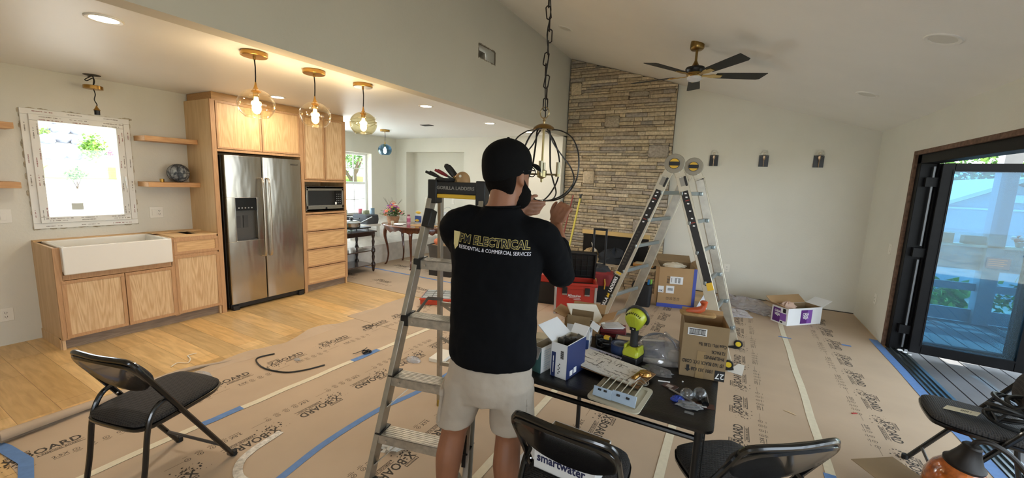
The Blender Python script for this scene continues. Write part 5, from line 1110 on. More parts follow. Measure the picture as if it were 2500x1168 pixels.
# hands
def hand(b, M, curl, sp):
    """palm in local x (width) y (length); thumb leaves the side near the base"""
    def t(p): return M @ Vector(p)
    for i in range(4):
        x = -.03+.02*i; b.tube([t((x*.8, -.01, 0)), t((x, .03, .002)), t((x*1.05, .075, 0))], [.0125, .0135, .0105], 8)
        L = (.062, .073, .068, .052)[i]; c = curl[i]; p = Vector((x*1.05, .075, 0)); a = 0; pts = [t(p)]
        for q, f in enumerate((.42, .33, .25)):
            a += c*(.8, 1.1, .8)[q]; p = p+Vector((sp[i]*.2*L*f, L*f*math.cos(a), -L*f*math.sin(a))); pts.append(t(p))
        b.tube(pts+[pts[-1]+(pts[-1]-pts[-2])*.12], [.0098, .0088, .0082, .0074, .003], 8)
    b.tube([t((-.022, .005, 0)), t((-.05, .03, -.008)), t((-.06, .058, -.018)), t((-.058, .082, -.028)), t((-.057, .086, -.03))], [.014, .0125, .0105, .009, .004], 8)
    b.tube([t((0, -.05, 0)), t((0, -.01, 0)), t((0, .035, 0))], [.026, .028, .024], 10, flat=.62, up=M.to_3x3() @ Vector((0, 0, 1)))
MR = Matrix.Translation((.278, .36, 1.415)) @ frame((0, 0, 0), (.55, -.25, -.25), (-.25, .25, .8)); 
hand(b, MR, (1.15, 1.2, 1.2, 1.15), (0, 0, 0, 0))
ML = Matrix.Translation((.105, .435, 1.465)) @ frame((0, 0, 0), (-.1, .2, -.95), (.75, .45, .15))
hand(b, ML, (.25, .3, .45, .55), (.5, .1, -.2, -.4))
# head
HC = Vector((.083, .028, 1.628)); MH = Matrix.Translation(HC) @ rot(3, 0, -36)
hb = B(MH)
def hp(p): return MH @ Vector(p)
b.m = MH
n = 28; rows = []
for z, rx, yb, yf in ((-.125, .030, .0, .075), (-.118, .045, -.02, .092), (-.10, .056, -.045, .098), (-.075, .064, -.068, .097), (-.045, .071, -.085, .096), (-.01, .075, -.096, .096), (.03, .078, -.102, .097), (.065, .076, -.1, .09), (.095, .064, -.085, .072), (.115, .04, -.055, .045), (.122, .015, -.02, .018)):
    rows.append([(rx*math.cos(2*math.pi*k/n), ((yf+yb)/2)+((yf-yb)/2)*math.sin(2*math.pi*k/n), z) for k in range(n)])
b.rings(rows)
b.rings([[(x, y, z) for x, y in ((-w, .088), (w, .088), (w*.7, .092+d), (-w*.7, .092+d))] for z, w, d in ((.025, .007, .004), (0, .009, .012), (-.022, .013, .024), (-.032, .012, .010))])
b.tube([(-.024, .09, -.062), (0, .102, -.06), (.024, .09, -.062)], .0065, 8); b.tube([(-.02, .089, -.074), (0, .098, -.075), (.02, .089, -.074)], .0065, 8)
for s in (-1, 1):
    b.ball((s*.031, .083, .012), .0125, 10)
    b.tube([(s*.012, .092, .032), (s*.032, .092, .036), (s*.05, .08, .03)], .006, 6)
    b.ball((s*.081, -.006, -.012), .03, 14, (.30, .62, 1.0)); b.ball((s*.078, .004, -.034), .014, 10, (.45, .8, 1.0))
b.m = Matrix()
b.build('body', skin, man, remesh=.0055)
# hair at back and sides, beard
b = B(MH); rows = []
for z, rx, yb, yf in ((-.088, .050, -.058, -.03), (-.075, .064, -.074, -.01), (-.045, .0755, -.091, .0), (-.01, .0785, -.101, .012), (.01, .077, -.101, .02), (.03, .06, -.085, .02)):
    rows.append([(rx*math.cos(a), (yf+yb)/2+(yf-yb)/2*math.sin(a), z) for a in [2*math.pi*k/24 for k in range(24)]])
b.rings(rows); b.build('hair', hairm, man, smooth=2)
b = B(MH); rows = []
for z, rx, yb, yf in ((-.145, .026, .035, .085), (-.132, .044, .0, .104), (-.112, .060, -.02, .112), (-.09, .068, -.028, .108), (-.07, .0725, -.022, .102), (-.05, .0755, -.012, .07), (-.02, .0785, -.004, .03), (.0, .079, .002, .02)):
    rows.append([(rx*math.cos(a), (yf+yb)/2+(yf-yb)/2*math.sin(a), z) for a in [2*math.pi*k/24 for k in range(24)]])
b.rings(rows); b.build('beard', hairm, man, smooth=2)
b = B(MH)
for s in (-1, 1): b.ball((s*.031, .0935, .012), .0045, 8, (1.2, .6, 1.2))
b.build('eyes', mat('eye_dark', '#1a120d', .2), man, smooth=True)
b = B(MH)
for s in (-1, 1):
    b.tube([(s*.033+.024*math.cos(a), .110-.006*abs(math.cos(a)), .008+.019*math.sin(a)) for a in [2*math.pi*k/18 for k in range(18)]], .0022, 6, closed=True); b.tube([(s*.057, .104, .014), (s*.078, .06, .016), (s*.088, -.005, .014)], .0022, 6)
b.tube([(-.009, .110, .012), (0, .113, .015), (.009, .110, .012)], .002, 6); b.build('eyeglasses', mat('glasses_black', '#0c0b0b', .25), man, smooth=True)
# cap with curved brim
b = B(MH); rows = []
for z, rx, yb, yf in ((-.012, .086, -.110, .100), (.0, .089, -.116, .104), (.02, .092, -.120, .108), (.05, .093, -.121, .107), (.08, .086, -.112, .098), (.105, .069, -.089, .078), (.122, .047, -.06, .05), (.131, .022, -.03, .02), (.1335, .004, -.006, .004)):
    rows.append([(rx*math.cos(a), (yf+yb)/2+(yf-yb)/2*math.sin(a), z-(0.028*max(0, -math.sin(a)) if z < .03 else 0)+.012) for a in [2*math.pi*k/32 for k in range(32)]])
b.rings(rows, False, True); hat = b.build('cap', capm, man, smooth=2, thick=.002, sub=1)
b = B(MH); rows = []
for i in range(9):
    t = i/8; rows.append([(x*(1-.25*t**3), .085+.082*t*(1-.35*(x/.08)**2)+.0, .050-.032*(x/.08)**2-.014*t+zz) for zz in (0, .006) for x in ([-.08+.16*k/10 for k in range(11)] if zz == 0 else [.08-.16*k/10 for k in range(11)])])
b.rings(rows); b.build('brim', capm, hat, smooth=True)
b = B(MH); b.lathe([(.006, .0), (.005, .004), (0, .005)], 10, TR(0, -.0, .146)); b.build('button', capm, hat, smooth=True)
# shirt
b = B()
ell(b, [(.05, -.005, .825, .183, .138, .0), (.05, -.004, .865, .194, .146, 0), (.046, .0, .95, .192, .142, 0), (.046, 0, 1.08, .188, .132, -.005), (.048, .0, 1.2, .190, .132, -.012), (.05, 0, 1.32, .197, .128, -.02), (.055, 0, 1.40, .182, .110, -.025), (.058, .0, 1.445, .13, .085, -.014), (.064, .0, 1.475, .09, .074, 0), (.066, .0, 1.492, .076, .068, .0)])
limb(b, [(.16, 0, 1.39), (.255, .01, 1.36), (.318, .10, 1.205), (.318, .17, 1.225), (.300, .27, 1.315)], [.075, .072, .062, .056, .048], 16)
limb(b, [(-.05, 0, 1.43), (-.140, .02, 1.395), (-.135, .12, 1.31), (-.115, .22, 1.235), (-.055, .29, 1.30), (.03, .36, 1.385)], [.075, .07, .062, .058, .052, .044], 16)
sh = b.build('t_shirt', shirtm, man, remesh=.008)
tx = bpy.data.textures.new('cloth_folds', 'CLOUDS'); tx.noise_scale = .11
md = sh.modifiers.new('folds', 'DISPLACE'); md.texture = tx; md.strength = .018; md.mid_level = .5
b = B(); b.tube([(.066+.074*math.cos(a), .067*math.sin(a), 1.496+.004*math.cos(a)) for a in [2*math.pi*k/28 for k in range(28)]], .0045, 6, closed=True); b.build('collar', shirtm, sh, smooth=True)
# printing on the back
def on_back(name, fn, m):
    b = B(); fn(b); o2 = b.build(name, m, sh); md = o2.modifiers.new('wrap', 'SHRINKWRAP'); md.target = sh; md.wrap_method = 'PROJECT'; md.use_project_y = True; md.use_positive_direction = True; md.use_negative_direction = False; md.offset = .0025 if 'outline' in name else .004; md.project_limit = .2
    return o2
PC = Vector((.055, -.20, 1.348)); MB = frame(PC, (1, 0, -.06), (0, 0, 1))
on_back('print_outline', lambda b: b.text('PM ELECTRICAL', .045, MB @ TR(.0, .012, 0), 0, bold=.0030, sx=.86, spacing=1.04), mat('print_gold', '#b6a55c', .6))
on_back('print_fill', lambda b: b.text('PM ELECTRICAL', .045, MB @ TR(.0, .012, 0), 0, bold=.0009, sx=.86, spacing=1.04), mat('print_black', '#0b0b0d', .8))
on_back('print_white', lambda b: b.text('RESIDENTIAL & COMMERCIAL SERVICES', .0205, MB @ TR(.005, -.021, 0), 0, bold=.0, sx=.80), mat('print_white', '#dfe0ea', .6))
def shield(b):
    M = MB @ TR(-.158, 0, 0)
    b.prism([(-.016, .035), (.014, .035), (.012, -.02), (-.002, -.038), (-.012, -.02)], 0, .0001, M)
def bolt(b):
    M = MB @ TR(-.158, 0, 0); b.prism([(.008, .028), (-.008, .002), (-.001, .002), (-.006, -.026), (.009, .006), (.001, .006)], 0, .0001, M)
on_back('print_outline', shield, mat('print_gold_light', '#c9bd86', .6)); on_back('print_fill', bolt, mat('print_bronze', '#3a3326', .6))
# shorts
b = B()
ell(b, [(.03, -.002, .66, .18, .118, 0), (.035, -.005, .72, .188, .132, 0), (.04, -.005, .80, .184, .130, 0), (.04, 0, .88, .165, .115, 0)])
for s, P in (('L', [(-.055, 0, .74), (-.082, .0, .64), (-.104, .005, .57), (-.118, .008, .515)]), ('R', [(.135, 0, .74), (.136, .0, .64), (.134, .008, .57), (.132, .01, .515)])):
    n = 22; r = [(.10, .118), (.094, .108), (.088, .098), (.089, .097)]
    b.rings([[(x+rx*math.cos(2*math.pi*k/n), y+ry*math.sin(2*math.pi*k/n), z) for k in range(n)] for (x, y, z), (rx, ry) in zip(P, r)])
so = b.build('shorts', shortm, man, remesh=.0075)
md = so.modifiers.new('folds', 'DISPLACE'); md.texture = tx; md.strength = .016; md.mid_level = .5
for s, (x, y, z) in ((-1, (-.172, -.01, .62)), (1, (.220, -.01, .62))):
    M = Matrix.Translation((x, y, z)) @ rot(0, s*-5, s*-8) ; b = B(M); b.box(-.008, .008, -.06, .06, -.08, .07); b.box(-.011, .011, -.064, .064, .045, .08); b.build('cargo_pocket', shortm, so, bevel=.006, seg=2)
# shoes and socks
for P in LEGS.values():
    x = P[-1][0]; s = 1 if x > 0 else -1
    b = B(); b.rings([[(x+s*.02*t+u*w, -.075+.27*t, z) for u, z in ((-1, .0), (-1.05, .02), (-.9, hh*.7), (-.4, hh), (.4, hh), (.9, hh*.7), (1.05, .02), (1, 0))] for t, w, hh in ((0, .026, .07), (.06, .035, .088), (.25, .040, .10), (.45, .042, .09), (.7, .048, .06), (.9, .040, .045), (1, .02, .03))]); b.build('shoe', mat('shoe_black', '#141414', .6), man, smooth=True, sub=1)
    b = B(); b.rings([[(x+r*math.cos(2*math.pi*k/16), .0+r*1.15*math.sin(2*math.pi*k/16), z) for k in range(16)] for r, z in ((.046, .07), (.044, .10), (.043, .125))]); b.build('sock', mat('sock_black', '#161616', .9), man, smooth=True)
# ============================================================ boxes and things on the table
card = mat('cardboard', '#a3835c', .85, noise_=.05, nscale=6); cardd = mat('cardboard_dark', '#877152', .85, noise_=.06, nscale=6); bwhite = mat('box_white', '#dbdcdc', .6, noise_=.02); bnavy = mat('box_navy', '#1c2b5a', .5); teal = mat('box_teal', '#3f6a6c', .55); inkb = mat('ink_black', '#1c1a19', .7); inkblue = mat('ink_navy', '#1a2048', .6)
def carton(name, label, cat, p, rz, w, d, h, m, flaps=(), inner=None, th=.003, group=None, tilt=(0, 0), closed=False):
    """box with its origin at the front left bottom corner; x along the front, y back. flaps: (side, angle, length)"""
    o = thing(name, label, cat, p, rz, group); o.rotation_euler[0] = R(tilt[0]); o.rotation_euler[1] = R(tilt[1])
    b = B(); b.box(0, w, 0, th, 0, h); b.box(0, w, d-th, d, 0, h); b.box(0, th, th, d-th, 0, h); b.box(w-th, w, th, d-th, 0, h); b.box(0, w, 0, d, 0, th)
    if closed: b.box(0, w, 0, d, h-th, h)
    b.i = 1
    if not closed: b.box(th, w-th, th, th+.0005, th, h-.001); b.box(th, w-th, d-th-.0005, d-th, th, h-.001); b.box(th, th+.0005, th, d-th, th, h-.001); b.box(w-th-.0005, w-th, th, d-th, th, h-.001); b.box(th, w-th, th, d-th, th, th+.0005)
    b.build('box_body', [m, inner or m], o, bevel=.0008, seg=1)
    for f in flaps:
        sd, ang, ln_ = f[:3]; mm = f[3] if len(f) > 3 else (inner or m)
        M = {'f': TR(0, 0, h, ax=-ang) , 'b': TR(0, d, h, ax=ang), 'l': TR(0, 0, h, ay=ang), 'r': TR(w, 0, h, ay=-ang)}[sd]
        b = B(M)
        if sd == 'f': b.box(.001, w-.001, -ln_, 0, -th, 0)
        if sd == 'b': b.box(.001, w-.001, 0, ln_, -th, 0)
        if sd == 'l': b.box(-ln_, 0, .001, d-.001, -th, 0)
        if sd == 'r': b.box(0, ln_, .001, d-.001, -th, 0)
        b.build('flap', mm, o, bevel=.0006, seg=1)
    return o
T = .709
def face(o, side, w, d, depth=.0012):
    """drawing frame on one side of a carton, x right and y up as seen from outside"""
    return {'f': frame((0, -depth, 0), (1, 0, 0), (0, 0, 1)), 'r': frame((w+depth, 0, 0), (0, 1, 0), (0, 0, 1)), 'l': frame((-depth, d, 0), (0, -1, 0), (0, 0, 1))}[side]
# big extension cord carton, printed upside down
w, d, h = .195, .20, .262
o = carton('cardboard_box', 'brown extension cord carton standing upside down on the table, marked 27', 'box', (-.15, 2.01, T), 9, w, d, h, cardd, (('b', 30, .03),), card)
F = face(o, 'f', w, d); UP = F @ TR(w/2, h/2, 0, az=180)
b = B(); b.text('1001 383 638', .024, UP @ TR(-.0, .088, 0), .0003, bold=.0004, sx=.72, align='LEFT' if 0 else 'CENTER'); b.text("15' 16/3 BLACK EXT. CORD", .024, UP @ TR(.0, .052, 0), .0003, bold=.0004, sx=.62); b.text('PHILIPPINES', .023, UP @ TR(-.045, .020, 0), .0003, bold=.0003, sx=.72); b.text('12 PACK', .022, UP @ TR(-.062, -.008, 0), .0003, bold=.0003, sx=.7); b.text('Case Wt.: 12.85 lbs', .023, UP @ TR(-.034, -.04, 0), .0003, bold=.0003, sx=.64)
b.box(w-.042, w, .002, .052, -.0008, .0004, F)
b.prism([(-.006, .014), (.006, .014), (.006, -.006), (.013, -.006), (0, -.02), (-.013, -.006), (-.006, -.006)], 0, .0006, F @ TR(.035, .045, 0))
b.i = 1; b.box(.02, .102, .208, .243, -.0008, .0006, F); b.text('27', .038, F @ TR(w-.021, .027, 0, az=180), .0006, bold=.0005)
b.i = 0; b.box(.025, .097, .212, .215, 0, .0009, F); b.box(.025, .097, .237, .24, 0, .0009, F)
r_ = random.Random(4); x = .026
while x < .095: ww = r_.choice((.0008, .0014, .002)); b.box(x, x+ww, .215, .237, 0, .0009, F); x += ww+r_.choice((.0008, .0012))
b.i = 2; b.box(.07, .105, .0, .135, -.0009, .0002, F)
b.build('box_printing', [inkb, bwhite, mat('tape_tan', '#8f7650', .5)], o)
# scraper float lying on the carton
o2 = thing('grout_float', 'orange handled grout float resting on top of the tall brown carton', 'float', (-.105, 2.17, T+h+.002), 12)
b = B(); b.rings([[(x, y, z) for x, y in rrect(.165*s, .075*s, .02)] for z, s in ((0, .97), (.004, 1), (.010, 1), (.013, .95))]); b.build('float_pad', mat('float_tan', '#9c7b4b', .7, noise_=.2, nscale=40), o2, smooth=True)
b = B(); b.tube([(-.055, 0, .014), (-.03, 0, .018), (-.0, 0, .022), (.02, 0, .034), (.026, 0, .052), (.024, 0, .068), (.024, 0, .074)], [.010, .016, .02, .018, .015, .021, .014], 12, flat=.9); b.build('handle', mat('float_orange', '#b3502a', .45), o2, smooth=True)
# white and navy carton in front, open, with hardware inside
w, d, h = .085, .17, .165
o = carton('light_fixture_box', 'white and navy open carton with barcode at the front left of the table', 'box', (-.675, 1.665, T), -10, w, d, h, bwhite, (('f', -86, .0),) if 0 else (('l', 35, .10, bwhite), ('b', 50, .05, bwhite)), mat('box_inner_grey', '#b9b09c', .8))
F = face(o, 'f', w, d); b = B(); b.box(.004, .026, .0, h*.72, -.0006, .0004, F)
b2 = face(o, 'r', w, d); b.box(0, d, 0, h-.002, -.0006, .0004, b2)
b.i = 1
for k in range(9): b.box(.052, .068, .095+k*.0045, .0975+k*.0045+.001*(k % 2), 0, .0004, F)
for k in range(6): b.box(.04+.006*(k % 2), .046+.006*(k % 2), .02+k*.009, .025+k*.009, 0, .0004, F)
b.i = 2; b.box(.013, .017, .02, .07, .0004, .0008, F); b.box(.013, .017, .074, .10, .0004, .0008, F); b.box(.03, .055, .01, .035, .0004, .001, b2); b.box(.065, .09, .012, .04, .0004, .001, b2)
b.build('box_printing', [bnavy, inkb, bwhite], o)
b = B()
for k in range(6): b.cbox((.02+.009*k, .05+.018*k, h-.02+.01*(k % 2)), (.03, .012, .05), rot(20*k, 30*k, 40*k))
b.build('hardware', mat('hardware_dark', '#55524c', .4, .7), o)
# teal carton at the left edge
w, d, h = .06, .135, .125
o = carton('cardboard_carton', 'teal and grey carton at the left corner of the table beside the worker', 'box', (-.775, 1.66, T), -12, w, d, h, bwhite, (('f', -70, .05), ('r', 70, .0)) if 0 else (('f', -60, .055, mat('flap_grey', '#8e8f90', .7)),), mat('box_inner_grey', '#b9b09c', .8))
F = face(o, 'f', w, d); b = B(); b.box(0, w, 0, h-.001, -.0006, .0003, F); b.i = 1; b.box(.010, .015, .03, .075, .0003, .0007, F); G = face(o, 'r', w, d)
for k in range(9): b.box(.02, .02+.03+.01*(k % 3), .015+k*.011, .019+k*.011, 0, .0004, G); b.box(.075, .10, .015+k*.011, .019+k*.011, 0, .0004, G)
b.build('box_printing', [teal, mat('print_pale', '#b9c6cf', .6)], o)
# blue and white dispenser box with brown flap
w, d, h = .125, .10, .135
o = carton('product_box', 'white and blue product box with brown flap in the middle left of the table', 'box', (-.735, 2.02, T), 8, w, d, h, bwhite, (('b', 70, .05, cardd), ('r', -30, .05, bwhite)), cardd)
F = face(o, 'f', w, d); G = face(o, 'r', w, d); b = B(); b.box(0, w, 0, h*.42, -.0006, .0005, F); b.box(0, d, 0, h*.42, -.0006, .0003, G) if 0 else None
b.i = 1; b.text('dreamworks', .014, F @ TR(w*.5, h*.2, .0006), .0002, bold=.0004); b.i = 2
b.ball((w*.45, h*.78, 0), .001, 4) if 0 else None
for (x, y, a, c) in ((.045, .115, .018, .006), (.06, .095, .012, .004), (.05, .12, .006, .006)): b.box(x, x+a, y, y+c, 0, .0005, F)
b.i = 3; b.box(.035, .08, .064, .126, -.0006, .0003, F)
b.i = 0; b.box(.03, .05, .03, .035, 0, .0004, G); b.box(.05, .07, .05, .06, 0, .0004, G); b.box(.03, .045, .09, .10, 0, .0004, G)
b.build('box_printing', [mat('box_blue', '#27407a', .5), mat('print_ltblue', '#aebfe0', .5), inkb, mat('photo_panel', '#b9c2cc', .5)], o)
b = B(M := TR(0, 0, h, ax=-64)); b.m = Matrix(); b.box(.0, w, -.002, .001, h-.002, h+.048, TR(0, 0, 0)); b.build('flap', cardd, o)
# open brown carton with white foam sheet
w, d, h = .21, .17, .088
o = carton('shipping_box', 'open brown shipping carton holding a white foam sheet behind the product box', 'box', (-.955, 2.14, T), 6, w, d, h, card, (('l', 20, .08), ('b', 40, .07), ('f', -75, .0) if 0 else ('r', 25, .085)), card)
o.location = (-.83, 2.235, T)
b = B(); b.box(-.10, .10, -.085, .085, 0, .008, TR(w/2, d/2, h+.012, 24, 4, 35)); b.build('foam_sheet', mat('foam_white', '#e6e3d6', .8, bump=.5, bscale=40), o, bevel=.003)
b = B(); b.box(.02, .05, -.0015, 0, .01, .09, TR(0, 0, 0, 0, 28, 0)); b.build('packing_tape', mat('tape_tan', '#8f7650', .5), o)
o = thing('foam_block', 'cream foam block standing between the teal carton and shipping carton', 'foam', (-.80, 1.90, T), 20); b = B(); b.box(-.06, .06, -.05, .05, 0, .085); b.build('block', mat('foam_cream', '#dfd6ba', .85, bump=.3, bscale=30), o, bevel=.006)
# red case with manuals
o = thing('tool_case', 'dark red flat tool case under the white manuals at the back of the table', 'case', (-.56, 2.345, T), 14)
b = B(); b.box(-.075, .075, -.06, .06, 0, .05); b.build('case_body', mat('case_red', '#6e1f24', .45), o, bevel=.006); b = B(); b.box(-.076, .076, -.061, .061, .024, .027); b.build('case_seam', blackp, o)
o = thing('manual', 'white folded instruction manuals lying on the dark red case', 'booklet', (-.57, 2.34, T+.052), 30)
b = B(); b.box(-.06, .06, -.045, .05, 0, .004); b.box(-.055, .065, -.05, .045, .0045, .008, TR(0, 0, 0, 0, 0, 10)); b.i = 1
for k in range(5): b.box(-.04, .03-.01*(k % 2), .03-k*.012, .032-k*.012, .008, .0084, TR(0, 0, 0, 0, 0, 10))
b.build('pages', [bwhite, mat('text_grey', '#a9a7a2', .8)], o)
# black cables and driver bits
o = thing('cable_tangle', 'tangle of black adapter cables behind the clipboard paper', 'cables', (-.56, 2.17, T)); b = B(); r_ = random.Random(9)
b.tube(spline([(r_.uniform(-.05, .06), r_.uniform(-.06, .06), r_.uniform(.006, .05)) for i in range(26)], 5), .005, 6); b.build('cable', black, o, smooth=True)
b = B(); b.box(.0, .035, -.04, -.015, .0, .06); b.i = 1; b.box(0.002, .033, -.042, -.013, .045, .062); b.build('battery_tester', [blackp, yellow], o, bevel=.003)
b = B(); b.box(-.05, -.02, .0, .03, 0, .05, rot(0, 0, 30)); b.build('adapter', blackp, o, bevel=.004)
o = thing('blister_pack', 'blister card pack with pale label lying behind the blue tape roll', 'package', (-.46, 2.26, T), 8); b = B(); b.box(-.06, .06, -.045, .045, .0, .03); b.i = 1; b.box(-.05, .05, -.035, .02, .03, .031); b.build('pack', [mat('pack_grey', '#4b4a48', .3), mat('pack_label', '#c9b894', .6)], o, bevel=.003)
o = thing('tape_roll', 'thick roll of blue painters tape on the table beside the green tool', 'tape roll', (-.455, 2.115, T)); b = B(); b.rings([[(r*math.cos(a), r*math.sin(a), z) for a in [2*math.pi*k/32 for k in range(32)]] for r, z in ((.04, 0), (.054, 0), (.054, .048), (.04, .048))], closed=True); b.build('tape_body', mat('tape_blue', '#23365e', .5), o, smooth=True); b = B(); b.lathe([(.0395, .0), (.0395, .048), (.037, .048), (.037, 0)], 32, cap0=False, cap1=False); b.build('tape_core', mat('core_grey', '#7c7f86', .7), o, smooth=True)
# green cordless tool standing on its battery
grn = mat('tool_green', '#a9b22a', .4, coat=.2); o = thing('cordless_tool', 'bright green cordless work light standing on its battery with vented round head', 'power tool', (-.375, 2.03, T), -12); o.scale = (.94, .94, .94)
b = B(); b.box(-.042, .042, -.05, .05, 0, .042); b.build('battery', blackp, o, bevel=.006)
b = B(); b.rings([[(x, y, z) for x, y in rrect(w, dd, .015)] for w, dd, z in ((.085, .1, .042), (.09, .1, .055), (.085, .085, .075), (.055, .06, .085), (.05, .052, .09))]); b.box(-.044, -.03, -.03, .03, .07, .098); b.box(.03, .044, -.03, .03, .07, .098); b.build('base_collar', grn, o, bevel=.004, smooth=True)
b = B(); b.tube([(0, 0, .07), (0, .0, .11), (0, -.002, .15), (0, -.0, .19)], [.024, .021, .02, .022], 14); b.build('grip', mat('grip_rubber', '#1b1c1c', .7), o, smooth=True)
MHd = TR(0, -.002, .245, ax=16)
b = B(MHd); rows = []
for y, s in ((-.04, .55), (-.035, .78), (-.018, .95), (.0, 1), (.02, 1.0)):
    rows.append([(s*(.056 if math.sin(a) > -.1 else .056*(1+.45*math.sin(a)*1.0 if math.sin(a) < -.1 else 1))*math.cos(a), y, s*(.056 if math.sin(a) > 0 else .078)*math.sin(a)) for a in [2*math.pi*k/36 for k in range(36)]])
b.rings(rows); b.build('head', grn, o, smooth=2)
b = B(MHd); b.tube([(.059*math.cos(a), .022, .059*math.sin(a)) for a in [R(-35+250*k/24) for k in range(25)]], .009, 8); b.rings([[(.057*math.cos(a), y, .057*math.sin(a)) for a in [2*math.pi*k/28 for k in range(28)]] for y in (.018, .038)]); b.build('lens_rim', mat('rim_dark', '#3c3d3e', .4, .3), o, smooth=True)
b = B(MHd)
for k in range(9): a = R(40+100*k/8); b.cbox((.044*math.cos(a), -.0295, .044*math.sin(a)), (.0035, .01, .014), rot(0, 90-math.degrees(a), 0))
b.build('vent_slots', blackp, o)
b = B(MHd); b.cbox((0, -.042, -.042), (.034, .004, .018)); b.i = 1; b.cbox((.003, -.0445, -.04), (.008, .001, .006)); b.build('badge', [blackp, inkw], o)
b = B(MHd); 
for s in (-1, 1): b.rings([[(s*(.012+k), -.038-.0, z) for k in (0, .003)]+[(s*(.012+k), -.044, z) for k in (.003, 0)] for z in (-.02, .03)])
b.build('ribs', grn, o)
# clear bag with blue folded product
o = thing('clear_plastic_bag', 'crumpled clear plastic bag with a navy packet beside the tall carton', 'plastic bag', (-.25, 2.14, T), 14)
def crumple(b, rx, ry, h, seed, n=22, m=14, amp=.25):
    r = random.Random(seed); rows = []
    for i in range(m+1):
        t = i/m; row = []
        for k in range(n):
            a = 2*math.pi*k/n; s = math.sin(math.pi*(.5+.5*t)) if False else math.cos(t*math.pi/2*.97)
            q = 1+amp*noise.noise(Vector((math.cos(a)*2.2+seed, math.sin(a)*2.2, t*3)))+amp*.6*noise.noise(Vector((math.cos(a)*6, math.sin(a)*6+seed, t*7)))
            row.append((rx*s*q*math.cos(a), ry*s*q*math.sin(a), max(.001, h*math.sin(t*math.pi/2)*(1+amp*.8*noise.noise(Vector((math.cos(a)*3, math.sin(a)*3, seed)))))))
        rows.append(row)
    b.rings(rows); return b
b = B(); crumple(b, .13, .09, .13, 3, amp=.35); b.build('bag_film', clear_glass('bag_clear', '#f0f0f2', 1.8, rough=.08, haze=.17), o, smooth=2)
b = B(); b.box(-.075, .035, -.03, -.01, .0, .085, TR(-.02, 0, 0, -35, 0, 10)); b.i = 1; b.box(-.076, .036, -.031, -.009, .085, .095, TR(-.02, 0, 0, -35, 0, 10)); b.build('packet', [mat('packet_navy', '#161b45', .4), mat('packet_white', '#c9c6b8', .6)], o, bevel=.002)
b = B(); b.tube([(-.02+.10*math.cos(a), .05+.01*math.cos(a), .02+.10*math.sin(a)) for a in [R(20+130*k/14) for k in range(15)]], .012, 8, flat=.4); b.build('grey_band', mat('band_grey', '#6d7686', .5), o, smooth=True)
b = B(); b.ball((.06, .0, .03), .035, 10, (1, .8, .9)); b.build('tan_part', mat('tan_part', '#8a7c66', .7), o, smooth=True)
o = thing('zip_bag', 'small flat clear zip bag behind the clipboard clip', 'plastic bag', (-.245, 1.985, T), -20); b = B(); crumple(b, .075, .05, .018, 6, amp=.3); b.build('bag_film', clear_glass('zip_film', '#d8d8da', 1.6, rough=.1, haze=.12), o); b = B(); b.cyl((.035, -.012, .0), .008, .006, 12); b.cyl((.015, .01, .0), .006, .008, 10); b.build('washer', mat('washer', '#b5b5b2', .3, .9), o)
# clipboard with plans and clip
ca = math.degrees(math.atan2(1.80-1.93, -.28+.59)); o = thing('clipboard', 'brown clipboard with floor plan sheets and bulldog clips at the table front', 'clipboard', (-.435, 1.905, T+.017), -13); o.location = (-.442, 1.855, T+.017)
b = B(); b.box(-.175, .185, -.097, .097, 0, .004); b.build('board', wood('clip_hardboard', '#7b5d3e', '#94724e', 'X', 1, .5), o, bevel=.001)
b = B(); rr = []
for i in range(13):
    t = i/12; x = -.175+.325*t; z = .0045+.008*(1-t)**2; rr.append([(x, -.099, z), (x, .094, z), (x, .094, z+.006), (x, -.099, z+.006)])
b.rings(rr); b.build('plan_sheets', mat('plan_paper', '#d3cfc6', .8), o, smooth=True, ang=20)
b = B(); r_ = random.Random(14); 
def seg(x0, y0, x1, y1, t=.0006):
    z = .0112; xx = sorted((x0, x1)); yy = sorted((y0, y1)); tt = (xx[0]+.175)/.325; z += .008*(1-tt)**2; b.box(xx[0]-t, xx[1]+t, yy[0]-t, yy[1]+t, z, z+.0003)
for (x0, y0, x1, y1) in ((-.11, .07, -.11, .03), (-.13, .07, -.09, .07), (-.06, .05, -.02, .05), (-.02, .05, -.02, .015), (-.14, 0, -.14, -.03), (-.15, -.01, -.09, -.01), (-.05, .01, -.05, -.05), (-.1, -.05, -.03, -.05), (.02, .05, .02, .02), (.035, .05, .035, .02), (.02, .05, .06, .05), (.1, .02, .13, .02), (.12, -.02, .12, -.08), (.09, -.08, .13, -.08), (.04, -.03, .11, -.03), (.0, -.06, .08, -.06)): seg(x0, y0, x1, y1, .0011)
for k in range(150):
    x, y = r_.uniform(-.15, .13), r_.uniform(-.085, .082); L = r_.uniform(.001, .014)
    if r_.random() < .6: seg(x, y, x+L, y, .00035)
    else: seg(x, y, x, y+L, .00035)
b.build('plan_drawing', inkb, o)
b = B(); b.box(.128, .150, -.05, .055, .012, .022); b.i = 0; b.tube([(.14, -.045, .018), (.14, .05, .018)], .009, 8); b.build('bulldog_clip', mat('clip_brass', '#b28a4e', .25, 1), o, bevel=.003)
b = B(); b.rings([[(.16+.03*math.cos(a)*s, .03+.035*math.sin(a)*s, z) for a in [2*math.pi*k/14 for k in range(14)]] for s, z in ((.9, .012), (1, .018), (.8, .028), (.4, .03))]); b.build('gold_ribbon', mat('gold_foil', '#c79a5c', .2, 1, bump=.8, bscale=60), o)
